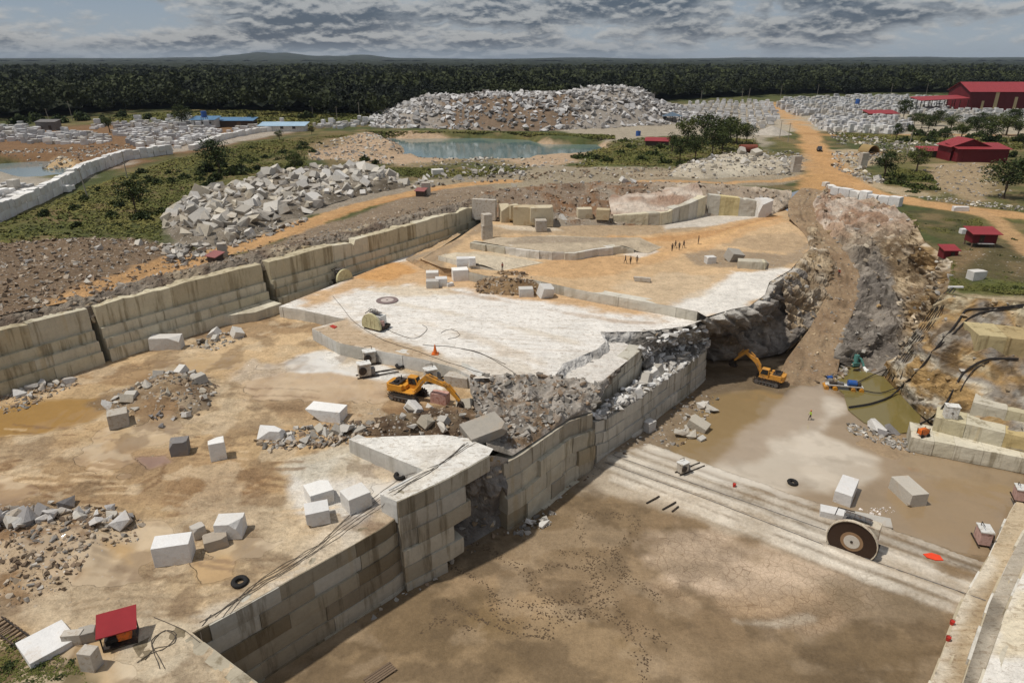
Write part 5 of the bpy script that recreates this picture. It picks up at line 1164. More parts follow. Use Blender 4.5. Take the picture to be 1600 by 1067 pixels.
# brown heap on the white terrace
H6px = [(740, 445), (770, 432), (830, 436), (860, 450), (845, 462), (790, 462), (745, 458)]
zH6, pH6 = heap('spoil_heap', H6px, h1, 1.8, 3.5, [lin(128, 102, 72), lin(150, 124, 92), lin(108, 84, 60)], M_EARTH, 331, .45, rough=.9)
rubble(pH6, zH6, 350, .15, .9, BR, 27)
# slope rubble
zS = S('rubble_slope')
rubble([(p[0], p[1]) for p in Z_([(735, 592, 1), (935, 603, 0), (950, 600, 0), (925, 640, -1), (800, 705, -1), (745, 690, 0)])], zS, 900, .1, .9, GRY[:2]+GRY[3:]+BR[:1], 28, power=3)
for i, nm in enumerate(('rubble_ledge', 'rubble_ledge.001')):
    z_ = S(nm); me = bpy.data.objects[nm].data; xs = np.array([v.co[:] for v in me.vertices]); r = random.Random(40+i)
    for k in range(420):
        p = xs[r.randrange(len(xs))]; s = .2+1.3*r.random()**2.5; RUBL.add(SHARDS[r.randrange(10)], (p[0], p[1], p[2]+s*.2), (s, s, s*.8), rrot(r), np.array(r.choice([lin(206, 202, 196), lin(180, 175, 168), lin(226, 224, 220), lin(140, 134, 126)])))
boulders([P(u, v, -4)[:2] for u, v in [(1005, 560), (1030, 552), (1035, 580), (1010, 600)]], S('rubble_ledge'), 12, .8, 1.7, 'bright white broken block on the ledge below the white terrace', 'white broken blocks on the ledge', 29, ME_BLB)
# right slope, ramp edges
for nm, n, smx in (('rocky_slope', 700, 1.0), ('rocky_bank', 220, 1.0), ('stained_cliff', 250, .9), ('overhanging_cliff', 120, .7), ('ramp_road', 260, .5), ('broken_rock', 90, .7)):
    me = bpy.data.objects[nm].data; xs = np.array([v.co[:] for v in me.vertices]); r = random.Random(len(nm)); cm = cliffc(xs[:, 0], xs[:, 1], xs[:, 2], None, None)
    for k in range(n):
        q = r.randrange(len(xs)); p = xs[q]; s = .15+smx*r.random()**3; RUBL.add(SHARDS[r.randrange(10)], (p[0], p[1], p[2]+s*.15), (s, s, s*.8), rrot(r), cm[q]*r.uniform(.7, 1.25) if r.random() < .6 else np.array(r.choice(GRY)))
zPit = surf(pit)
rubble([P(u, v, ZP)[:2] for u, v in [(1270, 590), (1320, 560), (1375, 560), (1380, 580), (1330, 575), (1300, 605)]], zPit, 260, .2, 1.2, BR+GRY, 30)
rubble([P(u, v, ZP)[:2] for u, v in [(1010, 690), (1060, 640), (1100, 610), (1125, 615), (1090, 680), (1040, 700)]], zPit, 150, .15, .7, BR+GRY, 31)
boulders([P(u, v, ZP)[:2] for u, v in [(1060, 680), (1075, 645), (1100, 620), (1120, 630), (1095, 685)]], zPit, 16, .6, 1.8, 'beige boulder on the wet pit floor below the low course wall', 'boulders below the low course wall', 32)
rubble([P(u, v, ZP)[:2] for u, v in [(1325, 655), (1350, 662), (1440, 690), (1430, 705), (1360, 685), (1325, 668)]], zPit, 180, .15, .8, GRY, 33)
boulders([P(u, v, ZP)[:2] for u, v in [(1368, 665), (1395, 660), (1410, 672), (1385, 682)]], zPit, 4, 1.4, 2.4, 'grey slab tilted on the bank of the green pit water', 'slabs by the green pit water', 34, [ME_SHD[1], ME_SHD[6]])
rubble([P(u, v, ZP)[:2] for u, v in [(800, 830), (830, 805), (870, 795), (865, 815), (830, 835)]], zPit, 50, .15, .8, GRY, 35)
boulders([P(u, v, ZP)[:2] for u, v in [(812, 828), (828, 815), (860, 808), (858, 818)]], zPit, 5, .7, 1.5, 'white broken stone on the mud near the cleft', 'white stones near the cleft', 36, ME_SH)
rubble([P(u, v, ZP)[:2] for u, v in [(1345, 790), (1395, 785), (1400, 795), (1360, 800)]], zPit, 60, .08, .4, [lin(222, 212, 204)], 37)
rubble([P(u, v, ZP)[:2] for u, v in [(540, 960), (700, 868), (960, 708), (1095, 600), (1100, 606), (965, 720), (710, 885), (550, 985)]], zPit, 160, .1, .6, BR+GRY, 38)
# far rubble mountain
H7px = [(578, 199), (596, 192), (640, 196), (760, 203), (870, 203), (980, 198), (1060, 192), (1080, 182), (1010, 180), (900, 182), (780, 184), (680, 184), (610, 186)]
farc = np.array(P(770, 195, 8)[:2])
def prof(x, y):
    b = np.interp(x/np.maximum(y, 1), [-.20, -.16, -.12, -.06, 0., .06, .105, .15, .175, .2, .23, .27], [4, 13, 17.5, 18.5, 19.5, 20, 22.5, 24, 21, 14, 9, 4])
    return b*.74
m_poly = [P(u, v, 8)[:2] for u, v in [(580, 199), (640, 201), (760, 204), (870, 204), (980, 199), (1090, 192)]]
d_ = np.array(m_poly); bk = [(x*1.30, y*1.30) for x, y in m_poly[::-1]]
mp7 = [tuple(p) for p in m_poly]+bk
def hF(x, y): return 8+0*np.asarray(x, float)
def zf7(x, y):
    x = np.atleast_1d(np.asarray(x, float)); y = np.atleast_1d(np.asarray(y, float))
    d = sdist(x, y, mp7); k = np.clip(d/34, 0, 1); k = np.where(k < .45, k*1.15, .5175+(k-.45)*.877)
    return 7.6+np.minimum(k, 1)*prof(x, y)+np.minimum(k*4, 1)*(2.6*(fbm(x*.06, y*.06, 0, 5, 5)-.5)+1.2*(fbm(x*.25, y*.25, 0, 4, 6)-.5))
far_heap = sheet('rubble_mountain', mp7, lambda x, y: zf7(x, y), 2.2, lin(150, 142, 132), [('poly', [(690, 202), (705, 172), (770, 178), (860, 178), (905, 188), (885, 202), (780, 206)], lin(118, 98, 78), 6, .9)], M_GROUND, amp=0, seed=41)
r = random.Random(77)
for x, y in in_poly(r, mp7, 5200):
    s = .8+3.4*r.random()**2.5; z = float(zf7(x, y)[0]); uu = x/y
    brown = (-.06 < uu < .06) and z < 16 and r.random() < .6
    c = np.array(r.choice([lin(186, 183, 180), lin(166, 162, 158), lin(146, 141, 136), lin(204, 202, 200)]))*(1 if not brown else .6)
    if brown and r.random() < .5: continue
    RUBL.add(SHARDS[r.randrange(10)], (x, y, z+s*.2), (s, s*.8, s*.8), rrot(r), c)
# gravel cone near the road
zc = P(1205, 210, 8)
gp = [(zc[0]+9*math.cos(a)*1.2, zc[1]+9*math.sin(a)) for a in np.linspace(0, 2*math.pi, 20)[:-1]]
def zcone(x, y): return 8.0+np.maximum(0, 4.2*(1-np.hypot((np.asarray(x)-zc[0])/1.2, np.asarray(y)-zc[1])/8.5))-.1
tag(sheet('gravel_pile', gp, zcone, .8, lin(176, 168, 156), [], M_EARTH, amp=.05, seed=43, kind=None), 'smooth grey cone of gravel left of the far road', 'gravel pile')
# shore stones, junction stones
for px, n, sm, sd in (([(480, 250), (490, 228), (570, 208), (630, 218), (632, 245), (600, 250), (640, 262), (560, 256)], 800, 1.5, 51), ([(1000, 196), (1010, 170), (1100, 162), (1200, 165), (1215, 185), (1180, 205), (1090, 200)], 700, 2.4, 50), ([(640, 262), (660, 252), (740, 256), (800, 262), (930, 250), (920, 258), (760, 268)], 350, 1.2, 52),
                      ([(1300, 240), (1380, 234), (1400, 252), (1340, 258), (1385, 288), (1350, 285), (1300, 262)], 420, 1.6, 53), ([(1170, 240), (1240, 236), (1262, 250), (1240, 275), (1180, 270)], 350, 1.4, 54),
                      ([(1400, 306), (1480, 312), (1600, 322), (1600, 330), (1480, 320)], 200, .9, 55), ([(60, 250), (85, 250), (132, 262), (70, 268)], 160, 1.3, 56), ([(0, 235), (130, 230), (220, 225), (130, 255), (0, 252)], 420, 1.2, 57),
                      ([(1440, 262), (1540, 255), (1590, 300), (1540, 318), (1450, 300)], 260, 1.0, 58), ([(1290, 205), (1440, 222), (1480, 228), (1420, 240), (1310, 226)], 420, 1.8, 59)):
    rubble(W(px, hG), zG, n, .25, sm, GRY+[lin(206, 196, 176)], sd)
boulders(W([(1325, 262), (1345, 252), (1380, 285), (1360, 288)], hG), zG, 10, .9, 2.0, 'pale boulder in the row right of the dusty road junction', 'boulders right of the road junction', 60)
# ------------------------------------------------------------------ sawn blocks in the yards
STOCK = Scatter(); r = random.Random(404)
def yard(px, dx, dy, keep, hgt=(1.0, 2.3), L=(1.8, 3.8), ang=0., fill=.85, stack=.15, labels=None, jitter=.35):
    poly = W(px, hG); a = np.array([p[:2] for p in poly]); lo, hi = a.min(0), a.max(0); c = a.mean(0); R = max(hi-lo); ca, sa = math.cos(ang), math.sin(ang)
    q = []
    for gx in np.arange(-R, R, dx):
        for gy in np.arange(-R, R, dy):
            x = c[0]+gx*ca-gy*sa+r.uniform(-jitter, jitter); y = c[1]+gx*sa+gy*ca+r.uniform(-jitter, jitter)
            if r.random() < fill: q.append((x, y))
    q = np.array(q); q = q[sdist(q[:, 0], q[:, 1], a) > 0]; q = q[np.argsort(np.hypot(q[:, 0], q[:, 1]))]
    zz = np.asarray(hG(q[:, 0], q[:, 1]))
    for i, (x, y) in enumerate(q):
        lv = 2 if r.random() < stack else 1; z = zz[i]-.05
        for k in range(lv):
            sz = (r.uniform(*L)/1.5, r.uniform(1.2, 2.1)/1.1, r.uniform(*hgt)); rot = (0, 0, ang+r.uniform(-.22, .22)+(math.pi/2 if r.random() < .1 else 0))
            if i < keep: put('marble_block', ME_BL[r.randrange(8)], (x, y, z), sz, rot, labels[0], 'stone block', labels[1])
            else: STOCK.add(TRIB[r.randrange(8)], (x, y, z), sz, rot, np.array(r.choice([lin(196, 195, 194), lin(178, 176, 174), lin(212, 210, 208), lin(190, 184, 174)])))
            z += sz[2]*1.0
yd = math.atan2(*(np.array(P(270, 238, 8))-np.array(P(0, 335, 8)))[[1, 0]])
yard([(-80, 350), (0, 332), (60, 312), (118, 296), (60, 298), (20, 292), (-80, 294)], 3.4, 2.5, 56, ang=yd, labels=('pale sawn block in the tight rows beside the grey pond at the left', 'sawn blocks beside the grey pond'), stack=.06)
yard([(220, 232), (190, 226), (210, 213), (330, 205), (345, 210), (270, 238)], 4.2, 3., 18, ang=yd, labels=('white sawn block in the middle rows behind the stone boundary row', 'sawn blocks behind the boundary row'))
yard([(-120, 210), (0, 205), (150, 212), (180, 222), (140, 229), (70, 226), (0, 222), (-120, 224)], 4.4, 3.2, 18, ang=.1, labels=('white sawn block in the long rows on the red earth at the left', 'sawn blocks on the red earth'))
yard([(180, 215), (180, 200), (300, 188), (345, 196), (330, 206)], 4.6, 3.4, 0, ang=.1)
yard([(60, 200), (0, 198), (-100, 200), (-100, 210), (60, 206)], 5., 3.6, 0)
yard([(140, 203), (180, 196), (300, 188), (290, 186), (150, 197)], 5, 3.4, 0)
yard([(1285, 205), (1265, 190), (1300, 180), (1400, 188), (1430, 200), (1400, 210)], 3.8, 2.8, 18, labels=('pale block in the big stock right of the far orange road', 'blocks right of the far road'), ang=.3, stack=.5)
yard([(1215, 168), (1225, 158), (1340, 153), (1460, 155), (1510, 165), (1480, 180), (1330, 178), (1245, 182)], 4.6, 3.4, 0, ang=.3, stack=.6)
yard([(1075, 165), (1130, 160), (1205, 162), (1215, 190), (1190, 203), (1110, 198), (1060, 190)], 4.8, 3.6, 0, ang=-.3, stack=.3, fill=.6)
yard([(1440, 176), (1600, 178), (1800, 180), (1800, 190), (1560, 196), (1470, 190)], 4.6, 3.4, 0, stack=.4)
yard([(480, 200), (520, 196), (580, 190), (585, 194), (530, 202)], 4, 3, 0, fill=.8)
yard([(330, 208), (420, 196), (470, 198), (470, 206), (400, 206)], 4.5, 3.2, 0, fill=.5)
yard([(1360, 118), (1400, 114), (1410, 117), (1370, 121)], 12, 9, 0, hgt=(4, 7), L=(5, 9)) if False else None
STOCK.build('block_stock', 'far rows of pale sawn blocks stored across the yards', 'stone blocks', M_RUB)
# boundary row of big blocks
def row(px, hf, gap, sz, label, group, seed, courses=1, name='marble_block', rough=0, mesh=None):
    rr = random.Random(seed); pts = np.array(W(px, hf)); s = np.r_[0, np.cumsum(np.linalg.norm(np.diff(pts[:, :2], axis=0), axis=1))]; t = 0
    while t < s[-1]:
        L = sz[0]*rr.uniform(.8, 1.2); x, y = np.interp(t+L/2, s, pts[:, 0]), np.interp(t+L/2, s, pts[:, 1]); x2, y2 = np.interp(t+L, s, pts[:, 0]), np.interp(t+L, s, pts[:, 1]); x1, y1 = np.interp(t, s, pts[:, 0]), np.interp(t, s, pts[:, 1])
        a = math.atan2(y2-y1, x2-x1+1e-9); z = float(hf(x, y))-.1
        for k in range(courses):
            h = sz[2]*rr.uniform(.9, 1.15)
            me = (mesh or ME_BL)[rr.randrange(8)]; bx = [(1.5, 1.1, 1), (1.4, 1, 1), (1.7, 1.1, .95), (1.2, 1.1, 1), (1.5, 1.2, 1.1), (1.3, 1.2, .9), (2., 1.1, 1), (1.1, 1., 1.1)][(mesh or ME_BL).index(me)]
            put(name, me, (x, y, z), (L/bx[0]*.97, sz[1]/bx[1]*rr.uniform(.9, 1.1), h/bx[2]), (rr.uniform(-rough, rough), rr.uniform(-rough, rough), a+rr.uniform(-.06, .06)), label, 'stone block', group); z += h*.98
        t += L+gap
row([(-20, 352), (0, 345), (60, 318), (100, 297), (135, 274), (195, 252), (268, 242)], hG, .05, (2.6, 2, 1.9), 'big grey block in the boundary row along the grass field', 'blocks of the boundary row', 61, courses=2, rough=.04)
row([(300, 236), (345, 219), (400, 208), (470, 202)], hG, .05, (3.4, 2.2, 2.4), 'block in the far part of the boundary row toward the blue roofs', 'blocks of the far boundary row', 62)
row([(1294, 300), (1300, 303), (1330, 309), (1362, 316), (1398, 322)], lambda x, y: float(hG(x, y))+.15, .12, (2.9, 1.9, 2.3), 'white barrier block in the row along the bend of the orange road', 'barrier blocks at the road bend', 63)
print('rocks done', round(time.time()-T0, 1))
# ------------------------------------------------------------------ vegetation
M_LEAF = leaf_mat('leaf_dark', lin(34, 44, 24), lin(82, 92, 48)); M_LEAF2 = leaf_mat('leaf_mid', lin(44, 54, 28), lin(104, 112, 58)); M_FOREST = leaf_mat('forest_leaf', lin(20, 27, 21), lin(70, 78, 48))
M_TRUNK = simple_mat('bark', lin(92, 78, 64), .9, var=.4, scale=3); M_GRASSB = leaf_mat('grass_blade', lin(84, 90, 46), lin(130, 122, 72))
def leaves(pos, nrm, size, r):
    """quads centred on pos with normals nrm"""
    n = len(pos); a = r.normal(size=(n, 3)); t = np.cross(nrm, a); t /= np.linalg.norm(t, axis=1, keepdims=True)+1e-9; b = np.cross(nrm, t); b /= np.linalg.norm(b, axis=1, keepdims=True)+1e-9
    s = (size*r.uniform(.55, 1.25, n))[:, None]; k = r.uniform(.5, .9, n)[:, None]
    V = np.stack([pos-t*s*.5, pos-b*s*.35*k, pos+t*s*.5, pos+b*s*.5*k], 1).reshape(-1, 3)
    return V, np.arange(n*4, dtype=np.int32).reshape(n, 4)
def crown_geo(seed, n, rx, rz, leaf, nb=16, low=.0):
    r = np.random.RandomState(seed); d = r.normal(size=(nb, 3)); d /= np.linalg.norm(d, axis=1, keepdims=True); rad = r.uniform(.35, .85, nb)[:, None]
    c = d*rad*np.array([rx, rx, rz]); c[:, 2] = np.abs(c[:, 2])*1.0-rz*low if low else c[:, 2]
    br = r.uniform(.28, .5, nb)*rx; bt = r.uniform(0, .5, nb)
    i = r.randint(0, nb, n); e = r.normal(size=(n, 3)); e /= np.linalg.norm(e, axis=1, keepdims=True)
    pos = c[i]+e*(br[i]*r.uniform(.55, 1.08, n))[:, None]*np.array([1, 1, .8])
    nr = e+r.normal(size=(n, 3))*.55; nr /= np.linalg.norm(nr, axis=1, keepdims=True)
    V, Fc = leaves(pos, nr, leaf, r); tone = np.clip(bt[i]+r.uniform(0, .5, n), 0, 1)
    return V, Fc, np.repeat(tone, 4), c
def tree_proto(seed, h, rx, mat, n=1700, leaf=.55):
    t = empty('tree', (0, 0, 0)); rz = h*.36
    V, Fc, tone, cl = crown_geo(seed, n, rx, rz, leaf, 20); V = V+np.array([0, 0, h-rz*1.0])
    r = random.Random(seed); m = MB(); top = h*.62
    pts = [(0, 0, -.2), (r.uniform(-.1, .1), r.uniform(-.1, .1), h*.25), (r.uniform(-.3, .3), r.uniform(-.3, .3), top)]
    m.tube(pts, .034*h, 7, r2=.014*h)
    for k in range(6):
        c = cl[k]; p0 = Vector(pts[1]).lerp(Vector(pts[2]), r.uniform(.1, .9)); m.tube([p0, (p0+Vector((c[0]*.7, c[1]*.7, h-rz+c[2]*.5)))/2+Vector((0, 0, -.2)), (c[0]*.85, c[1]*.85, h-rz+c[2]*.8)], .014*h, 5, r2=.004*h)
    m.build('trunk', M_TRUNK, t)
    mesh_obj('crown', V, Fc, mat, t, attrs={'Col': np.repeat(tone[:, None], 3, 1)})
    return t
PROT = [tree_proto(1, 10, 3.9, M_LEAF), tree_proto(2, 10, 4.6, M_LEAF), tree_proto(3, 10, 3.2, M_LEAF2, 1400), tree_proto(4, 10, 4.2, M_LEAF2)]
used = set()
def tree(u, v, h, k, label, hf=None, group=None, wide=1.):
    p = PH(u, v, hG if hf is None else hf); q = PROT[k]
    if k in used: o = place_copy(q, (p[0], p[1], p[2]-.1), RND.uniform(0, 6.28), (h/10*wide, h/10*wide, h/10), label, group)
    else:
        index_children(q); used.add(k); o = q; o.location = (p[0], p[1], p[2]-.1); o.scale = (h/10*wide, h/10*wide, h/10)
        if group: o['group'] = group
    o['label'] = label; o['category'] = 'tree'; return o
tree(343, 272, 11.5, 1, 'wide dark tree in the grass field just left of the big boulder heap', wide=1.25)
tree(213, 333, 8.6, 0, 'round dark tree alone in the grass between the boundary row and the rubble field', wide=1.15)
tree(462, 270, 7.2, 3, 'bushy tree at the top left corner of the big boulder heap', wide=1.2)
tree(286, 199, 12.5, 1, 'broad dark tree beside the blue roofed buildings', wide=1.1)
tree(172, 208, 9, 2, 'thin tree standing among the sawn blocks on red earth')
tree(437, 219, 4.6, 3, 'small round tree in front of the bright blue roof', wide=1.1)
tree(487, 211, 4.6, 0, 'small dark tree right of the bright blue roof', wide=1.1)
tree(908, 195, 11.5, 0, 'slim dark tree in front of the rubble mountain', wide=.8)
tree(398, 196, 6, 2, 'small tree between the two blue roofed buildings')
for i, (u, v, h, k) in enumerate([(1062, 252, 9, 0), (1086, 250, 10, 1), (1112, 243, 12, 0), (1128, 234, 13, 1), (1150, 226, 11, 3), (1166, 224, 9, 1), (1074, 226, 12, 3), (1100, 224, 13.5, 0), (1140, 224, 12, 1), (1050, 238, 8, 2), (1128, 240, 9, 0)]):
    tree(u, v, h, k, 'dense dark tree in the grove between the pond and the far road', group='trees of the grove by the pond', wide=1.15)
tree(1380, 281, 9.6, 0, 'dark bushy tree at the roadside right of the dusty junction', wide=1.2)
tree(1432, 268, 8, 3, 'pale green tree behind the grassy mound at the road bend', wide=1.2)
tree(1568, 309, 11, 1, 'large dark tree beside the road at the right edge below the red house', wide=1.25)
tree(1606, 305, 11, 0, 'dark tree cut by the right frame edge', wide=1.2)
tree(1411, 188, 13, 0, 'tall dark tree in front of the open red shed', wide=1.05)
tree(1400, 221, 8.5, 0, 'slender dark tree on the grass strip below the pale block stock', wide=.8)
for u, v, h, k in [(1440, 200, 8, 0), (1462, 197, 9, 1), (1485, 203, 8, 3), (1525, 212, 9, 1), (1546, 221, 9, 0), (1572, 212, 10, 2), (1582, 197, 10, 0), (1502, 216, 7, 3), (1475, 222, 6, 1), (1450, 206, 8, 1), (1515, 205, 8, 0), (1555, 205, 9, 3), (1536, 198, 8, 1), (1590, 212, 8, 3), (1428, 196, 7, 1)]:
    tree(u, v, h, k, 'leafy tree in the loose grove in front of the red warehouse', group='trees before the red warehouse', wide=1.45)
tree(1597, 232, 7, 0, 'round dark tree at the frame edge right of the red house', wide=1.1)
# bushes
def bush_proto(seed, mat, n=420):
    V, Fc, tone, _ = crown_geo(seed, n, 1., .75, .33, 12, low=.35); V[:, 2] = np.maximum(V[:, 2]+.15, -.05)
    o = mesh_obj('bush', V, Fc, mat, None, attrs={'Col': np.repeat(tone[:, None], 3, 1)}); me = o.data; bpy.data.objects.remove(o); return me
BU = [bush_proto(21, M_LEAF), bush_proto(22, M_LEAF2), bush_proto(23, M_LEAF)]
def bush(u, v, w, label, group=None, k=0, hs=1., hf=hG):
    p = PH(u, v, hf); put('bush', BU[k], (p[0], p[1], p[2]-.1), (w, w*.9, w*hs), (0, 0, RND.uniform(0, 6)), label, 'bush', group)
rb_ = random.Random(8)
for x, y in in_poly(rb_, W([(20, 345), (130, 300), (260, 255), (420, 225), (520, 222), (470, 262), (330, 300), (250, 340), (150, 368), (30, 372)], hG), 95):
    put('bush', BU[rb_.randrange(3)], (x, y, float(hG(x, y))-.1), (rb_.uniform(.6, 2.6),)*3, (0, 0, rb_.uniform(0, 6)), 'low bush growing in the grass field left of the big boulder heap', 'bush', 'bushes in the left grass field')
for u, v, w in [(320, 270, 4.5), (365, 275, 4), (345, 262, 3.5), (335, 283, 3.5), (378, 268, 3)]: bush(u, v, w, 'thick bush under the wide dark tree left of the boulder heap', 'bushes under the wide tree', 0)
for u, v, w in [(570, 252, 2.2), (586, 257, 2), (815, 256, 2.4)]: bush(u, v, w, 'dark bush on the near bank of the green pond', 'bushes on the pond bank', 0, 1.2)
for u, v, w in [(905, 250, 3.6), (925, 248, 4), (950, 252, 3.4), (968, 240, 3), (985, 232, 3.5), (1000, 250, 3.4), (1020, 243, 4), (1040, 255, 3.5), (1060, 258, 3), (975, 222, 3.2), (1032, 232, 4)]: bush(u, v, w, 'green bush on the slope at the right end of the pond', 'bushes right of the pond', 1)
for u, v, w in [(1400, 288, 3.6), (1420, 292, 3.6), (1440, 296, 3.2), (1415, 280, 3.6), (1445, 283, 3.6), (1460, 298, 2.6), (1395, 275, 3), (1430, 302, 2.4)]: bush(u, v, w, 'light green bush on the grassy mound inside the road bend', 'bushes on the road bend mound', 1, .9)
for u, v, w in [(1420, 345, 1.2), (1450, 352, 1.4), (1500, 345, 1.2), (1488, 362, 1.2), (1520, 392, 1.2), (1560, 400, 1.4), (1590, 405, 1.5), (1585, 375, 1.2), (1545, 440, 1.2), (1590, 450, 1.4), (1575, 428, 1.5)]: bush(u, v, w, 'low bush on the grass around the small red hut on stilts', 'bushes by the stilt hut', 1, .6)
for u, v, w in [(1435, 213, 4), (1460, 215, 4.5), (1490, 228, 4), (1450, 222, 3.5), (1580, 245, 3), (1480, 240, 3), (1545, 222, 4), (1425, 205, 4), (1475, 208, 4), (1510, 220, 4), (1530, 215, 4), (1560, 222, 4), (1590, 222, 4), (1500, 205, 4), (1415, 222, 3)]: bush(u, v, w, 'dark bush among the trees around the red house', 'bushes around the red house', 0)
for u, v, w in [(60, 190, 7), (95, 192, 6), (130, 188, 7), (30, 194, 7), (190, 184, 6), (230, 188, 5), (165, 192, 5), (395, 188, 5), (480, 186, 6)]: bush(u, v, w, 'dark bush at the forest edge behind the left stone yard', 'bushes at the forest edge', 0)
# near left corner weeds
for u, v, w in [(20, 1010, .7), (60, 1040, .8), (10, 1045, .9), (95, 1060, .7), (40, 1075, 1.), (110, 1035, .5)]: bush(u, v, w, 'dark weeds on the bank in the left bottom corner', 'weeds in the left bottom corner', 2, .6, h0)
# grass tufts
def tufts(name, label, regions, seed, mat):
    r = np.random.RandomState(seed); P_ = []; Nn = []; Sz = []
    for px, n, s, hf in regions:
        pts = np.array(in_poly(random.Random(seed), W(px, hf), n)); z = np.asarray(hf(pts[:, 0], pts[:, 1]))
        for _ in range(5):
            o = r.normal(size=(len(pts), 2))*.35*s; P_.append(np.c_[pts+o, z+.16*s+r.uniform(-.1, .16, len(pts))*s]); a = r.uniform(0, 6.28, len(pts)); Nn.append(np.c_[np.cos(a), np.sin(a), r.uniform(1.2, 3., len(pts))]); Sz.append(np.full(len(pts), s*.8))
    pos = np.concatenate(P_); nn = np.concatenate(Nn); V, Fc = leaves(pos, nn/np.linalg.norm(nn, axis=1, keepdims=True), np.concatenate(Sz), r)
    tone = np.repeat(np.clip(fbm(pos[:, 0]*.06, pos[:, 1]*.06, 0, 3, 3)*1.6-.4+r.uniform(-.25, .25, len(pos)), 0, 1), 4)
    tag(mesh_obj(name, V, Fc, mat, None, attrs={'Col': np.repeat(tone[:, None], 3, 1)}), label, 'grass', None, 'stuff')
tufts('grass', 'tall green and straw coloured grass covering the fields around the quarry', [
    ([(0, 350), (130, 297), (268, 250), (400, 222), (560, 210), (480, 225), (480, 260), (330, 300), (255, 335), (250, 378), (0, 385)], 6500, 1.0, hG),
    ([(560, 262), (740, 264), (830, 264), (740, 276), (650, 278)], 1500, .8, hG), ([(900, 262), (940, 232), (1010, 215), (1180, 218), (1190, 238), (1080, 258)], 3500, 1.1, hG),
    ([(1385, 285), (1400, 262), (1450, 270), (1475, 305), (1440, 305)], 1600, .7, hG), ([(1405, 332), (1470, 330), (1530, 342), (1545, 372), (1500, 384), (1440, 362)], 2600, .45, hG),
    ([(1495, 385), (1530, 380), (1600, 385), (1640, 420), (1620, 462), (1485, 452), (1486, 420)], 4200, .4, hG), ([(180, 182), (330, 174), (560, 172), (590, 194), (470, 198), (180, 194)], 5200, 2.2, hG), ([(570, 206), (780, 207), (960, 212), (960, 218), (760, 214), (600, 214)], 1500, 1.2, hG),
    ([(1290, 208), (1480, 215), (1600, 215), (1600, 235), (1480, 225), (1340, 222)], 2400, 1.1, hG), ([(-20, 985), (60, 1005), (130, 1045), (140, 1090), (-20, 1090)], 900, .22, h0)], 17, M_GRASSB)
# ------------------------------------------------------------------ forest
edge_px = [(-500, 205), (-100, 196), (0, 194), (90, 190), (170, 181), (250, 177), (330, 180), (420, 184), (560, 188), (600, 186), (700, 176), (900, 170), (1010, 164), (1100, 158), (1210, 151), (1340, 149), (1500, 148), (1700, 150), (2300, 152)]
ew = np.array([P(u, v, 8)[:2] for u, v in edge_px]); ea = ew[:, 0]/ew[:, 1]; ed = ew[:, 1]
rf = np.random.RandomState(5); VV = []; FF = []; TT = []; nv = 0
variants = [crown_geo(900+i, 230, 1., .8, .36, 12)[:3] for i in range(6)]; variants2 = [crown_geo(950+i, 60, 1., .8, .66, 8)[:3] for i in range(6)]
xs, ys = np.meshgrid(np.arange(-1900, 1900, 11.5), np.arange(420, 1900, 11.5)); xs = xs.ravel()+rf.uniform(-4, 4, xs.size); ys = ys.ravel()+rf.uniform(-4, 4, ys.size)
k = (ys > np.interp(xs/ys, ea, ed)+rf.uniform(-4, 14, len(xs))) & (np.abs(xs) < .98*ys); xs, ys = xs[k], ys[k]
clear = (np.hypot((xs-P(1385, 118, 8)[0])/40, (ys-P(1385, 118, 8)[1])/60) < 1); xs, ys = xs[~clear], ys[~clear]
gap = fbm(xs*.012, ys*.012, 0, 3, 71)
for i in range(len(xs)):
    V, Fc, tone = (variants if ys[i] < np.interp(xs[i]/ys[i], ea, ed)+170 else variants2)[rf.randint(6)]; R = rf.uniform(3.4, 6.6)+4.5*rf.random_sample()**3; h = (7+R*1.05+rf.uniform(-2, 3))*(.7+.6*gap[i]); a = rf.uniform(0, 6.28); ca, sa = math.cos(a), math.sin(a)
    v = V*np.array([R, R, R*rf.uniform(.75, 1.05)]); v = np.c_[v[:, 0]*ca-v[:, 1]*sa+xs[i], v[:, 0]*sa+v[:, 1]*ca+ys[i], v[:, 2]+8+h-R*.62]
    VV.append(v); FF.append(Fc+nv); TT.append(np.clip(tone*.6+rf.uniform(-.2, .55)+(gap[i]-.5)*1.4, 0, 1)); nv += len(v)
# far canopy: closed bumpy cover out to the horizon
def canopy(y0, y1, sp, bump):
    gx, gy = [], []
    yv = [y0]
    while yv[-1] < y1: yv.append(yv[-1]*(1+sp/y0))
    yv = np.array(yv); nx = int(2*1.0*y0/sp); xx = np.linspace(-1, 1, nx)
    X = (xx[None, :]*yv[:, None]); Y = np.repeat(yv[:, None], nx, 1)+rf.uniform(-.3, .3, X.shape)*sp; X = X+rf.uniform(-.3, .3, X.shape)*sp*yv[:, None]/y0
    ang = X/Y; hill = 90*np.exp(-((ang+.29)/.12)**2)*(.3+1.0*fbm(ang*26, ang*0+2, 0, 4, 9))+20*np.exp(-((ang-.09)/.06)**2)+26*smooth(.15, .4, ang)*(.2+fbm(ang*16, ang*0, 0, 4, 19))+10*np.exp(-((ang+.6)/.15)**2)
    Zc = 8+rf.uniform(.35, 1, X.shape)*bump+hill*smooth(5500, 9500, Y)
    V = np.stack([X, Y, Zc], 2).reshape(-1, 3); m, n = X.shape
    I = (np.arange(m-1)[:, None]*n+np.arange(n-1)[None, :]).ravel(); return V, np.stack([I, I+1, I+n+1, I+n], 1).astype(np.int32), rf.uniform(0, .35, len(V))
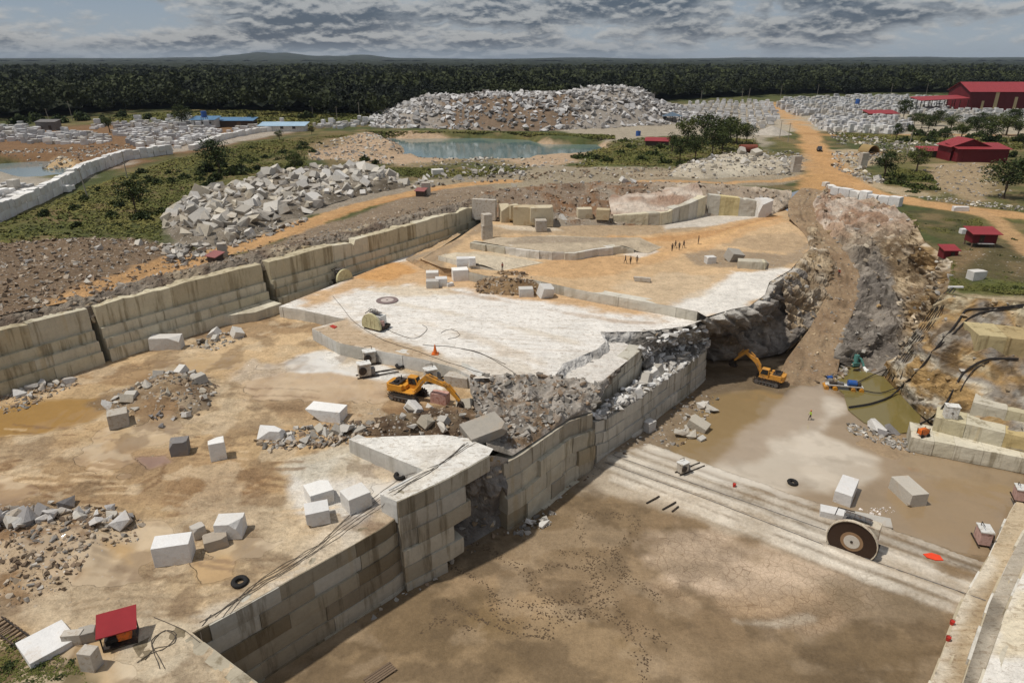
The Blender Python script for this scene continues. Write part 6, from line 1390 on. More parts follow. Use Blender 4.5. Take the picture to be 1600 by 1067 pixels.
ux, uy = np.meshgrid(np.arange(-1900, 1900, 7.), np.arange(415, 1950, 7.)); sh_ = ux.shape; ux = ux+rf.uniform(-2, 2, sh_); uy = uy+rf.uniform(-2, 2, sh_); uz = 8+rf.uniform(2.5, 9, sh_)
I_ = (np.arange(sh_[0]-1)[:, None]*sh_[1]+np.arange(sh_[1]-1)[None, :]).ravel(); cx_ = ux.ravel()[I_]; cy_ = uy.ravel()[I_]; ok_ = (cy_ > np.interp(cx_/cy_, ea, ed)+38) & (np.abs(cx_) < cy_) & ~(np.hypot((cx_-P(1385, 118, 8)[0])/40, (cy_-P(1385, 118, 8)[1])/60) < 1.1); I_ = I_[ok_]
VV.append(np.stack([ux, uy, uz], 2).reshape(-1, 3)); FF.append(np.stack([I_, I_+1, I_+sh_[1]+1, I_+sh_[1]], 1).astype(np.int32)+nv); TT.append(rf.uniform(0, .5, ux.size)); nv += ux.size
for y0, y1, sp, b in ((1860, 5000, 11, 16), (4900, 13500, 45, 24)):
    V, Fc, t = canopy(y0, y1, sp, b); VV.append(V); FF.append(Fc+nv); TT.append(t); nv += len(V)
tt = np.concatenate(TT)
tag(mesh_obj('forest', np.concatenate(VV), np.concatenate(FF), M_FOREST, None, attrs={'Col': np.repeat(tt[:, None], 3, 1)}), 'dark green forest covering the plain to the horizon', 'forest', None, 'stuff')
# quarry clearing inside the forest
rr_c = random.Random(3); pc = P(1385, 118, 8)
print('green done', round(time.time()-T0, 1), len(tt))
# ------------------------------------------------------------------ buildings
def metal_sheet(name, col, rib=4.):
    m, nt, b = new_mat(name); N = NT(nt); co = N.n('ShaderNodeTexCoord').outputs['Object']
    n = N.noise(co, .35, 6, .7); c = N.mix(1., rgba(col), N.mix(n, g4(.65), g4(1.3)), 'MULTIPLY'); c = N.mix(N.ramp(N.noise(co, .8, 6, .75), .58, .75, 0, .4), c, rgba(lin(120, 92, 72)))
    nt.links.new(c, b.inputs['Base Color']); b.inputs['Roughness'].default_value = .55
    wv = N.n('ShaderNodeTexWave', wave_type='BANDS', bands_direction='X'); nt.links.new(co, wv.inputs[0]); wv.inputs['Scale'].default_value = rib
    nt.links.new(N.bump(wv.outputs[1], .35, .05), b.inputs['Normal']); return m
M_REDROOF = metal_sheet('red_sheet_roof', lin(146, 54, 58)); M_REDWALL = metal_sheet('red_sheet_wall', lin(104, 32, 38)); M_BLUE = metal_sheet('blue_sheet_roof', lin(88, 124, 156)); M_BLUEL = metal_sheet('pale_blue_sheet', lin(160, 186, 204))
M_DKWALL = simple_mat('dark_wall', lin(86, 74, 66), .8); M_CREAM = simple_mat('cream_panel', lin(206, 184, 140), .7); M_WPAINT = simple_mat('white_paint', lin(216, 214, 208), .6, dirt=lin(150, 132, 110)); M_WOOD = simple_mat('weathered_wood', lin(116, 98, 80), .9, var=.4)
M_STEEL = simple_mat('grey_steel', lin(120, 118, 116), .5, .3, dirt=lin(110, 84, 62)); M_BLACK = simple_mat('black_rubber', lin(36, 34, 33), .8, var=.3); M_RUST = simple_mat('rusty_tank', lin(128, 70, 54), .8, var=.35, dirt=lin(84, 54, 42)); M_BLUEP = simple_mat('blue_paint', lin(40, 88, 160), .5, dirt=lin(90, 90, 90))
M_YEL = simple_mat('yellow_paint', lin(208, 144, 48), .55, var=.3, scale=2., dirt=lin(134, 104, 70)); M_ORG = simple_mat('orange_paint', lin(222, 112, 40), .5, dirt=lin(130, 90, 60)); M_REDP = simple_mat('red_paint', lin(186, 50, 40), .5, dirt=lin(120, 80, 60)); M_DARK = simple_mat('dark_steel', lin(58, 52, 48), .55, .4, dirt=lin(110, 90, 70)); M_GLASS = simple_mat('dark_glass', lin(30, 36, 40), .12, spec=.6)
M_CONC = simple_mat('concrete', lin(186, 178, 166), .9, dirt=lin(150, 130, 104)); M_PIPE = simple_mat('black_hose', lin(44, 40, 38), .7)
def gable(name, u, v, L, Wd, h, rise, roofm, wallm, label, rz=0., over=.5, hf=hG, doors=(), windows=(), lean=0., doorm=None, cat='building'):
    """front wall along local x at y=0, base centre of the front at (u,v); ridge along x"""
    p = PH(u, v, hf); t = empty(name, p, rz, label, cat); m = MB()
    x = L/2; th = .12
    m.add([(-x, 0, -.3), (x, 0, -.3), (x, 0, h), (-x, 0, h)], [(0, 1, 2, 3)]); hb = h+lean
    if lean:
        m.add([(-x, Wd, -.3), (x, Wd, -.3), (x, Wd, hb), (-x, Wd, hb)], [(1, 0, 3, 2)])
        for s in (-x, x): m.add([(s, 0, -.3), (s, Wd, -.3), (s, Wd, hb), (s, 0, h)], [(0, 1, 2, 3)])
    else:
        m.add([(-x, Wd, -.3), (x, Wd, -.3), (x, Wd, h), (-x, Wd, h)], [(1, 0, 3, 2)])
        for s in (-x, x): m.add([(s, 0, -.3), (s, Wd, -.3), (s, Wd, h), (s, Wd/2, h+rise), (s, 0, h)], [(0, 1, 2, 3, 4)])
    m.build('wall', wallm, t)
    r_ = MB(); ox = x+over
    def panel(a, b):   # sloping slab from (y,z) a to b
        r_.add([(-ox, a[0], a[1]), (ox, a[0], a[1]), (ox, b[0], b[1]), (-ox, b[0], b[1]), (-ox, a[0], a[1]+th), (ox, a[0], a[1]+th), (ox, b[0], b[1]+th), (-ox, b[0], b[1]+th)], [(3, 2, 1, 0), (4, 5, 6, 7), (0, 1, 5, 4), (1, 2, 6, 5), (2, 3, 7, 6), (3, 0, 4, 7)])
    if lean: sl = lean/Wd; panel((-over, h-over*sl+.02), (Wd+over, hb+over*sl+.02))
    else:
        sl = rise/(Wd/2); panel((-over, h-over*sl+.02), (Wd/2, h+rise+.02)); panel((Wd+over, h-over*sl+.02), (Wd/2+.01, h+rise+.02))
    r_.build('roof', roofm, t)
    for dx, w, hh, nm, mt in doors:
        MB().box((dx, -.05, hh/2-.1), (w, .1, hh)).build(nm, mt, t)
    for dx, dz, w, hh in windows:
        f = MB().box((dx, -.04, dz), (w, .08, hh)).build('window', M_WOOD, t); MB().box((dx, -.09, dz), (w*.8, .04, hh*.8)).build('pane', M_GLASS, f)
    return t
wh = gable('warehouse', 1590, 176, 72, 26, 13.5, 5.4, M_REDROOF, M_REDWALL, 'big dark red warehouse with red sheet roof at the right frame edge', rz=-.03, over=1.2,
           doors=[(-25+7, 2.4, 13, 'light_strip', M_CREAM), (-34+5.5+2, 1.6, 7.5, 'light_strip', M_CREAM), (-5, 2., 10, 'light_strip', M_CREAM), (-30, .9, 12.2, 'panel_post', M_REDWALL), (-12, .9, 12.2, 'panel_post', M_REDWALL), (4, .9, 12.2, 'panel_post', M_REDWALL)])
wx = P(1511, 176, 8)[0]; wh.location.x = wx+36; wh.location.z = 7.9
def open_shed():
    p = PH(1473, 177, hG); t = empty('open_shed', p, -.02, 'open red roofed shed on thin posts left of the red warehouse', 'shed'); L, D = 32, 16
    m = MB(); m.add([(-L/2, 0, 7.6), (L/2, 0, 9.2), (L/2, D, 10.4), (-L/2, D, 9.2), (-L/2, 0, 7.9), (L/2, 0, 9.5), (L/2, D, 10.7), (-L/2, D, 9.5)], [(3, 2, 1, 0), (4, 5, 6, 7), (0, 1, 5, 4), (1, 2, 6, 5), (2, 3, 7, 6), (3, 0, 4, 7)]); m.build('roof', M_REDROOF, t)
    for i in range(7):
        x = -L/2+.6+i*(L-1.2)/6
        for y in (.6, D-.6): MB().box((x, y, 4), (.35, .35, 7.6+i*.2)).build('post', M_DARK, t)
    MB().box((0, D-.8, 8.4), (L-1, .25, .6)).build('beam', M_DARK, t)
open_shed()
hs = gable('house', 1533, 254.5, 17.5, 8, 4.7, 1.5, M_REDROOF, M_REDWALL, 'dark red house with a gabled red roof below the warehouse', rz=-.04, lean=1.1, over=.7, doors=[(-6.5, .4, 4.5, 'panel_post', M_REDWALL)])
m = MB()   # raised gable end over the back left
m.add([(-9.5, 3, 3.5), (3.5, 3, 3.5), (3.5, 3, 5.2), (-3, 3, 7.6), (-9.5, 3, 5.2)], [(0, 1, 2, 3, 4)]).add([(-9.5, 12, 3.5), (3.5, 12, 3.5), (3.5, 12, 5.2), (-3, 12, 7.6), (-9.5, 12, 5.2)], [(4, 3, 2, 1, 0)]).add([(-9.5, 3, -.3), (-9.5, 12, -.3), (-9.5, 12, 5.2), (-9.5, 3, 5.2)], [(0, 1, 2, 3)]).add([(3.5, 3, -.3), (3.5, 12, -.3), (3.5, 12, 5.2), (3.5, 3, 5.2)], [(0, 1, 2, 3)])
m.build('gable_wall', M_REDWALL, hs)
m = MB()
for s in (-1, 1): m.add([(-3, 2.4, 7.65), (-3, 12.6, 7.65), (-3+s*7.4, 12.6, 4.9), (-3+s*7.4, 2.4, 4.9), (-3, 2.4, 7.8), (-3, 12.6, 7.8), (-3+s*7.4, 12.6, 5.05), (-3+s*7.4, 2.4, 5.05)], [(0, 1, 2, 3), (7, 6, 5, 4), (0, 3, 7, 4), (1, 2, 6, 5), (2, 3, 7, 6)])
m.build('gable_roof', M_REDROOF, hs)
gable('hut', 1457, 246, 8, 5, 2.3, 0, M_REDROOF, M_DKWALL, 'small dark hut with flat red roof left of the red house', lean=.9, over=.5, doors=[(1.5, 1., 2., 'door', M_WOOD)])
gable('storehouse', 1380, 188, 17, 9, 3.6, 0, M_REDROOF, simple_mat('olive_wall', lin(112, 96, 66), .8), 'long low olive walled storehouse with red roof beside the pale block stock', lean=1.3, over=.8, doors=[(-4, 2, 2.8, 'door', M_WOOD)])
# arched shelter
p = PH(1365, 240, hG); t = empty('arched_shelter', p, .2, 'tan arched shelter beside the dusty road junction', 'shelter'); m = MB()
arc = [(2.6*math.cos(a), 3.0*math.sin(a)) for a in np.linspace(0, math.pi, 13)]; inn = [(2.4*math.cos(a), 2.8*math.sin(a)) for a in np.linspace(math.pi, 0, 13)]
m.prism(arc+inn, 0, 6).build('canopy', simple_mat('tan_canvas', lin(150, 128, 88), .9), t); MB().box((0, 5.8, 1.2), (4.6, .1, 2.4)).build('back_wall', M_DKWALL, t)
# stilt hut
p = PH(1535, 389, hG); t = empty('stilt_hut', p, -.06, 'small dark red hut on stilts with bright red roof on the grass at the right', 'hut')
MB().box((0, 1.4, 2.1), (4.7, 2.8, 1.9)).build('wall', M_REDWALL, t)
m = MB(); m.add([(-2.9, -.7, 3.0), (2.9, -.7, 3.0), (2.9, 3.4, 3.75), (-2.9, 3.4, 3.75), (-2.9, -.7, 3.1), (2.9, -.7, 3.1), (2.9, 3.4, 3.85), (-2.9, 3.4, 3.85)], [(3, 2, 1, 0), (4, 5, 6, 7), (0, 1, 5, 4), (1, 2, 6, 5), (2, 3, 7, 6), (3, 0, 4, 7)]); m.build('roof', M_REDROOF, t)
for x in (-2.2, 2.2):
    for y in (.1, 2.7): MB().box((x, y, .5), (.22, .22, 1.4)).build('leg', M_WOOD, t)
MB().box((.2, -.3, 1.15), (3, .6, .1)).build('step_board', M_WPAINT, t); MB().box((-.6, -.03, 2.1), (.9, .06, 1.6)).build('door', M_DARK, t)
gable('hut', 1485, 402, 2.7, 2, 1.3, 0, M_REDROOF, M_REDWALL, 'tiny red hut near the top of the brown rock slope', lean=.5, over=.3, doors=[(.3, .7, 1.1, 'door', M_DARK)])
# blue roofed buildings
gable('long_house', 318, 200, 12, 8, 4., 0, M_BLUE, M_WPAINT, 'low white building with blue roof beside the broad dark tree', lean=1.1, over=.9, windows=[(-3.5, 2.4, 1.8, 1.3), (0, 2.4, 1.8, 1.3), (3.5, 2.4, 1.8, 1.3)])
gable('long_house', 362, 198, 23, 7, 3., 0, M_BLUE, M_DKWALL, 'long dark walled building with blue roof in the middle of the left yard', lean=1., over=.8, doors=[(-8, 2, 2.6, 'door', M_WOOD), (4, 2, 2.6, 'door', M_WOOD)])
gable('long_house', 441, 206, 22, 7, 2.8, 0, M_BLUEL, M_WPAINT, 'low building with pale blue roof at the end of the boundary row', lean=1.0, over=1., windows=[(-6, 1.9, 1.6, 1.2), (0, 1.9, 1.6, 1.2), (6, 1.9, 1.6, 1.2)])
def water_tank(u, v, zt, label):
    p = PH(u, v, hG); t = empty('water_tank', p, 0, label, 'water tank'); 
    MB().tube([(0, 0, zt), (0, 0, zt+2.6), (0, 0, zt+3)], 1.4, 14).build('barrel', M_BLUEP, t)
    for x in (-1.2, 1.2):
        for y in (-1.2, 1.2): MB().box((x, y, zt/2), (.2, .2, zt)).build('leg', M_STEEL, t)
    MB().box((0, 0, zt-.05), (3, 3, .16)).build('platform', M_STEEL, t)
water_tank(322, 201, 5.6, 'blue water tank on a stand above the blue roofed white building'); water_tank(1337, 176, 5.5, 'blue tank on a stand in the middle of the pale block stock')
p = PH(997, 213, hG); t = empty('barrel', p, 0, 'blue barrel beside the bank above the pond', 'barrel'); MB().tube([(0, 0, 0), (0, 0, 2.3)], 1.15, 14).build('drum', M_BLUEP, t); MB().tube([(0, 0, 2.3), (0, 0, 2.42)], .5, 10).build('lid', M_BLACK, t)
gable('shelter', 1026, 229, 9.5, 4, 2.1, 0, M_REDROOF, M_DKWALL, 'low shelter with slanted red roof at the left side of the grove', rz=-.25, lean=.9, over=.4, doors=[(1, 1.2, 1.8, 'door', M_WOOD)])
# crusher plant
gable('crusher_house', 968, 190, 6.5, 6, 7.5, 0, M_REDROOF, M_REDWALL, 'tall red sheet cabin of the crusher in front of the rubble mountain', lean=.6, over=.3, doors=[(0, 1.6, 2.4, 'door', M_DARK)])
for i, (u, v, lab) in enumerate(((995, 190, 'dusty blue roofed crusher shed with a slanting conveyor right of the red cabin'), (1050, 193, 'second blue crusher shed with a conveyor nearer to the grove'))):
    p = PH(u, v, hG); t = empty('crusher', p, 0, lab, 'crusher'); DB = simple_mat('dusty_blue', lin(84, 104, 122), .7, dirt=lin(130, 122, 112)) if i == 0 else DB
    m = MB(); m.add([(-6, -1, 3.8), (6, -1, 3.8), (5, 5, 3.8), (-5, 5, 3.8), (0, 2, 6)], [(0, 1, 4), (1, 2, 4), (2, 3, 4), (3, 0, 4)]); m.build('roof', DB, t)
    for x in (-5, 0, 5):
        for y in (-.5, 4.5): MB().box((x, y, 1.9), (.3, .3, 3.9)).build('post', M_DARK, t)
    MB().box((0, 2, 1.6), (5, 3, 2.4)).build('hopper', M_STEEL, t)
    c = MB().bar((4, 1, 3.2), (14, -2, .8), 1., .35).build('conveyor', M_STEEL, t); MB().bar((9, -.5, 1.6), (9, -.5, -.2), .25).build('support', M_DARK, c)
tg_ = tag(MB().add([], []).box((0, 0, .9), (18, 1.2, 2.2)).build('loading_wall', M_CONC, None, bevel=.05), 'pale concrete loading wall left of the red crusher cabin', 'wall'); tg_['kind'] = 'thing'; p = PH(932, 194, hG); tg_.location = p; tg_.rotation_euler = (0, 0, .1)
gable('cabin', 73, 204, 10, 5, 4, 0, M_STEEL, M_STEEL, 'grey sheet cabin at the back of the rows on the red earth', lean=.8, over=.3, doors=[(2, 1.4, 2.4, 'door', M_DARK)])
# rusty tank
p = PH(1168, 240, hG); t = empty('fuel_tank', p, .05, 'rusty cylindrical tank lying beside the grove and the dusty junction', 'tank'); MB().tube([(-3.3, 0, 1.9), (-3.1, 0, 1.9), (3.1, 0, 1.9), (3.3, 0, 1.9)], 1.5, 16).build('barrel', M_RUST, t, smooth_=False)
for x in (-2, 2): MB().box((x, 0, .3), (.5, 2.4, .8)).build('cradle', M_CONC, t)
# utility poles
def pole(u, v, h, label, lean=0., hf=hG, arm=True):
    p = PH(u, v, hf); t = empty('utility_pole', p, RND.uniform(-.4, .4), label, 'pole'); t.rotation_euler = (0, lean, t.rotation_euler[2])
    MB().tube([(0, 0, -.3), (0, 0, h)], .17, 7, r2=.11).build('shaft', simple_mat_cache('pole_wood'), t)
    if arm: MB().box((0, 0, h-.5), (1.6, .12, .12)).build('crossarm', M_WOOD, t)
_mc = {}
def simple_mat_cache(n):
    if n not in _mc: _mc[n] = simple_mat(n, lin(150, 142, 130), .9)
    return _mc[n]
for u, v, h, lab, ln in [(137, 309, 7.5, 'leaning pole in the grass beside the near end of the boundary row', -.12), (199, 279, 8, 'pole in the grass at the bend of the boundary row', 0), (245, 235, 7, 'pole among the middle rows of white blocks', 0), (79, 195, 8.5, 'pole behind the grey cabin at the forest edge', -.1), (114, 189, 11, 'tall pole at the forest edge behind the red earth', -.05),
                         (489, 181, 8, 'pole on the meadow behind the pale blue roof', 0), (527, 189, 8, 'pole on the meadow left of the rubble mountain', 0), (562, 188, 10, 'pole at the left foot of the rubble mountain', 0), (1022, 163, 9, 'pole at the right shoulder of the rubble mountain', 0), (1095, 160, 9, 'pole at the forest edge above the left far blocks', 0), (1158, 164, 12, 'left one of two poles behind the far blocks', 0), (1168, 163, 12, 'right one of two poles behind the far blocks', 0.06),
                         (1219, 156, 12, 'pole at the far end of the orange road', 0), (1276, 155, 12, 'pole behind the pale block stock near the far road', 0), (1391, 152, 12, 'pole behind the tall dark tree at the block stock', 0), (1446, 152, 12, 'pole behind the open red shed', 0), (1218, 216, 8, 'pole beside the gravel cone', 0), (1231, 222, 8, 'pole between the gravel cone and the orange road', 0), (1416, 246, 10, 'pole on the rubble strip left of the small dark hut', .04)]:
    pole(u, v, h, lab, ln)
# small sheds on the road edge at the left
M_FADED = metal_sheet('faded_pink_sheet', lin(150, 96, 92))
gable('shelter', 331, 409, 2.2, 1.7, .9, 0, M_FADED, M_DKWALL, 'little dark shelter with pink red roof on the rim of the left wall', rz=-.5, lean=.4, over=.3)
gable('shelter', 656, 308, 2.3, 1.8, 1.5, 0, M_FADED, M_DKWALL, 'little shelter with red roof beside the road end block', rz=-.3, lean=.4, over=.3)
print('buildings done', round(time.time()-T0, 1))
# ------------------------------------------------------------------ finding the surface under a point
_tv = []; _tf = []; _n = 0
for o in list(SC.objects):
    if o.type == 'MESH' and not o.parent and (o.get('kind') == 'structure' or o.name.split('.')[0] in ('quarry_wall', 'stained_cliff', 'rocky_slope', 'rocky_bank', 'sawn_ledge', 'stone_ledge', 'overhanging_cliff')) and o.name.split('.')[0] != 'pond_water':
        me = o.data; n = len(me.vertices); co = np.zeros(n*3, np.float32); me.vertices.foreach_get('co', co); _tv.append(co.reshape(-1, 3)); _tf += [tuple(i+_n for i in p.vertices) for p in me.polygons]; _n += n
TB = BVHTree.FromPolygons(np.concatenate(_tv).tolist(), _tf)
def hit(u, v):
    dx, dy = (u-CX)/F, (CY-v)/F; d = Vector((dx, cP+dy*sP, -sP+dy*cP)).normalized(); h = TB.ray_cast(Vector((0, 0, HC)), d)
    return h[0] if h[0] else Vector(P(u, v, 0))
def down(x, y):
    h = TB.ray_cast(Vector((x, y, 60)), Vector((0, 0, -1))); return h[0].z if h[0] else 0.
# ------------------------------------------------------------------ single blocks
sb_n = [0]
def block(u, v, dims, yaw, label, mat=None, cuts=1, tilt=(0, 0), name='marble_block', cat='stone block', z=None, chip=.14, seed=None, group=None, grid=False):
    sb_n[0] += 1; V, Fc = block_variant(500+(seed or sb_n[0]), cuts, dims, chip)
    o = mesh_obj(name, V, Fc, mat or M_BLOCK); p = hit(u, v) if z is None else Vector(P(u, v, z)); o.location = p-Vector((0, 0, .06)); o.rotation_euler = (*tilt, yaw); return tag(o, label, cat, group)
B = block
B(512, 652, (4.6, 2.2, 1.6), -.22, 'long white block with a pointed end on the wet sand below the white floor', cuts=2, chip=.35, seed=4)
B(275, 872, (3.3, 1.9, 2.2), .22, 'large white rectangular block standing alone near the left front', cuts=0)
B(500, 781, (2.5, 2.4, 1.7), .55, 'pale cube block, hindmost of the three on the white floor edge', cuts=1)
B(497, 811, (2.3, 2., 1.6), .35, 'pale cube block with a dark broken front, nearest of the three', cuts=1)
B(557, 790, (2.5, 2.2, 1.9), .65, 'pale cube block with stained side, closest to the wall edge', cuts=0)
B(187, 663, (2.2, 2., 1.9), .5, 'grey cube block in front of the rubble heap on the wet sand', M_CONC, cuts=0)
B(283, 707, (1.9, 1.5, 1.8), .2, 'chunky block with dark broken faces beside the small purple puddle', M_DARKB, cuts=3, chip=.2)
B(342, 714, (1.7, 1.5, 2.3), .4, 'upright broken block with white top right of the purple puddle', cuts=3, chip=.22)
B(262, 543, (4.6, 2., 2.), .08, 'long cream block leaning before the foot of the left wall', M_BOULD, cuts=1, chip=.3)
B(676, 436, (2.4, 1.8, 1.6), .1, 'white block, left rear of the small cluster on the white terrace', cuts=0); B(690, 446, (2.2, 1.8, 1.6), .15, 'white block, right front of the small cluster on the white terrace', cuts=0)
B(676, 449, (2.4, 1.8, 1.5), .1, 'dusty brown block, left front of the small cluster on the white terrace', M_BOULD, cuts=0); B(719, 437, (3., 2.2, 2.3), .2, 'tall white block at the right of the small cluster', cuts=0)
B(724, 415, (2.6, 1.8, 1.7), .1, 'white block on the step behind the small cluster', cuts=0); B(738, 414, (1.3, 1.2, 1.6), .1, 'narrow white block with a dark side on the step behind the cluster', cuts=0)
B(703, 447, (1.3, .8, .7), .6, 'small white broken piece between the cluster blocks', cuts=3)
B(850, 463, (2.5, 2.1, 2.2), .5, 'white boulder cube tilted on the sand right of the brown spoil', M_BOULD, cuts=1, tilt=(.25, .2)); B(822, 462, (2.6, 1.8, 1.6), .1, 'brown block with a white top at the right end of the spoil heap', M_BOULD, cuts=2)
q = hit(761, 373)
for i, (h, s) in enumerate(((2.3, 2.4), (1., 2.3), (2.5, 2.0))):
    o = B(761, 373, (s, 2., h), .15+.1*i, ('lowest block of the three block stack below the end of the left wall', 'thin middle block of the stack below the end of the left wall', 'topmost block of the stack below the end of the left wall')[i], M_CONC, cuts=0); o.location = (q.x, q.y, q.z+(0, 2.27, 3.25)[i]-.05)
B(845, 360, (2.6, 2.4, 2.6), .1, 'cube block with a pale top before the big cream rock', M_CONC, cuts=0)
B(845, 352, (5.5, 3.5, 4.6), .1, 'big cream and grey sawn rock at the foot of the rear bank', stone_mat('cream_rock', [lin(196, 182, 152), lin(206, 194, 168)], .8, .8), cuts=3, chip=.2); B(818, 350, (5., 3.2, 4.4), -.1, 'cream coloured craggy rock left of the big grey sawn rock', stone_mat('cream_rock_b', [lin(200, 186, 156), lin(188, 168, 134)], .8, 1.), cuts=3, chip=.2)
for u, l in ((788, 'left one of two rounded cream rocks at the rear bank'), (802, 'right one of two rounded cream rocks at the rear bank')): B(u, 346, (2.2, 2.4, 4.2), .3, l, bpy.data.materials['cream_rock'], cuts=3, chip=.25)
B(913, 340, (3.6, 2.5, 2.4), .1, 'yellowish block half buried in the rear bank', bpy.data.materials['cream_rock'], cuts=2); B(942, 342, (3.2, 2.5, 2.5), -.2, 'yellowish broken block beside the buried block in the rear bank', bpy.data.materials['cream_rock_b'], cuts=3)
B(757, 343, (1.2, 6., 5.), 1.35, 'thick slab closing the far end of the tall left wall', M_CONC, cuts=1, chip=.3)
RT = [lin(198, 192, 178), lin(188, 180, 162), lin(206, 196, 170)]
def wallpx(label, px, hts, seed, tones=RT, blen=4., rag=.4):
    b = [hit(u, v) for u, v in px]; return wall('quarry_wall', label, [(p.x, p.y) for p in b], [p.z+h for p, h in zip(b, hts)], [p.z-.4 for p in b], [max(hts)+.6], .1, blen, tones, M_WALL2, depth=2.5, rag=rag, rough=.1, jit=.15, seed=seed, topgap=0)
wallpx('pale sawn corner of rock under the pink slope at the rear of the quarry', [(958, 347), (1033, 352), (1070, 344), (1100, 334)], [1.6, 3.2, 4., 4.6], 201)
wallpx('pale sawn rock face with a yellow patch at the rear right of the quarry', [(1106, 332), (1140, 337), (1168, 338), (1200, 338)], [4.6, 4.8, 4.4, 3.2], 202, [lin(200, 194, 180), lin(200, 184, 138), lin(196, 190, 176)])
wallpx('low pale sawn step before the white shelf at the right', [(1152, 419), (1195, 422), (1230, 426)], [1.5, 1.6, 1.2], 203, rag=.2)
b0 = [hit(u, v) for u, v in [(958, 347), (1033, 352), (1070, 344), (1100, 334)]]
loft('rear_shelf', [[(p.x-.4, p.y+.6, p.z+h) for p, h in zip(b0, [1.4, 2.9, 3.7, 4.3])], [(p.x, p.y+10, p.z+h+1.6) for p, h in zip(b0, [2, 3, 4, 4.6])], Z_([(965, 296, 8.2), (1030, 293, 8.6), (1075, 293, 8.8), (1100, 293, 8.8)])], 70, [14, 12], mixc(lin(178, 152, 132), lin(206, 192, 176), lin(160, 132, 112)), M_ROCK2, amp=.7, freq=.25, seed=88, edge=.1)
B(1190, 338, (3.6, 3, 4.6), .2, 'rounded pale rock at the right end of the rear sawn face', M_BOULD, cuts=3, chip=.25)
B(1320, 775, (4.5, 2.1, 1.8), .95, 'long white sawn block lying in the wet pit, left of the two', cuts=0); B(1417, 776, (4.3, 2.4, 1.9), 1.68, 'long weathered block lying in the wet pit, right of the two', M_BOULD, cuts=2)
B(1303, 806, (3.4, 1.6, .9), -.38, 'white slab behind the big round saw blade', cuts=0); B(1356, 812, (5., 2., .35), -.38, 'flat pinkish slab behind the saw carriage', M_BOULD, cuts=0)
B(75, 1008, (3.2, 3.4, .6), -.7, 'flat white slab on the bank above the left bottom corner', cuts=0); B(117, 1003, (1.5, .7, 1.1), .1, 'small grey block between the flat slab and the pump shelter', M_CONC, cuts=0); B(145, 1042, (1.2, 1., 1.9), -.15, 'upright grey block like a post at the left bottom', M_CONC, cuts=0)
B(139, 997, (1.2, 1, 1.), .4, 'rough pale stone beside the pump shelter', M_BOULD, cuts=3)
B(1014, 672, (1.7, 1.3, 1.7), .7, 'beige block standing on the mud at the foot of the low wall', M_BOULD, cuts=0)
B(362, 833, (2.6, 1.9, 1.8), .1, 'pale triangular block right of the big white block', M_BLOCK, cuts=3, chip=.4); B(338, 852, (2.2, 1.6, 1.2), .5, 'grey boulder right of the big white block', M_DARKB, cuts=3); B(311, 837, (1.2, 1., 1.3), .8, 'dark boulder behind the big white block', M_DARKB, cuts=3)
B(757, 676, (4.6, 3.4, 1.2), .5, 'wide grey slab tilted on the spoil at the cleft', M_BOULD, cuts=2, tilt=(.1, -.12)); B(688, 628, (2.3, 1.3, 1.5), -.35, 'rust red stained block below the arm of the yellow excavator', simple_mat('red_stained_stone', lin(190, 150, 136), .8, dirt=lin(150, 84, 64)), cuts=0)
B(716, 600, (3.4, 1.8, 1.5), -.3, 'grey sawn block at the end of the white terrace step', M_CONC, cuts=0); B(423, 683, (3.2, 1.4, 1.3), -.1, 'white wedge shaped stone on the sand left of the spoil', cuts=3, chip=.4)
B(1143, 406, (3.2, 2.4, 2.2), .4, 'tilted pale boulder on the white shelf before the haul ramp', M_BOULD, cuts=2, tilt=(.35, .2)); B(1109, 411, (2., 1.6, 1.5), .2, 'pale block left of the tilted boulder on the shelf', M_BOULD, cuts=1)
B(1500, 330, (3.6, 1.2, 1.2), -.1, 'white concrete slab beside the road above the grass patch'); B(1505, 365, (1.4, 1.2, 1.1), 0, 'white stone left of the stilt hut', cuts=3); B(1524, 436, (2.6, 1.6, 1.6), .2, 'grey rock on the grass above the stained cliff', M_BOULD, cuts=3); B(1493, 450, (2.4, .5, .35), 0, 'white bar lying on the grass edge above the cliff', cuts=0)
for u, v, s, l in ((1242, 269, 2.6, 'left of the dusty junction'), (1347, 262, 2.5, 'right of the dusty junction')):
    q = hit(u, v)
    for k in (0, 1):
        o = B(u, v, (s*.95, s*.8, s), .1*k, ('lower' if k == 0 else 'upper')+' block of the two block stack '+l, M_CONC, cuts=0); o.location.z = q.z+k*s*.98-.05
B(349, 401, (1.6, 1.5, 2.6), .3, 'upright pale block on the rim of the left wall by the road', M_CONC, cuts=0); B(666, 304, (2.3, 2., 3.2), .1, 'tall pale block behind the little red shelter at the road end', M_CONC, cuts=0); B(684, 274, (3.6, 2.4, 1.9), .3, 'big white block left of the row below the pond', cuts=0)
B(1290, 291, (1.7, 1.4, 1.2), .4, 'yellowish stone at the start of the barrier row', M_BOULD, cuts=3)
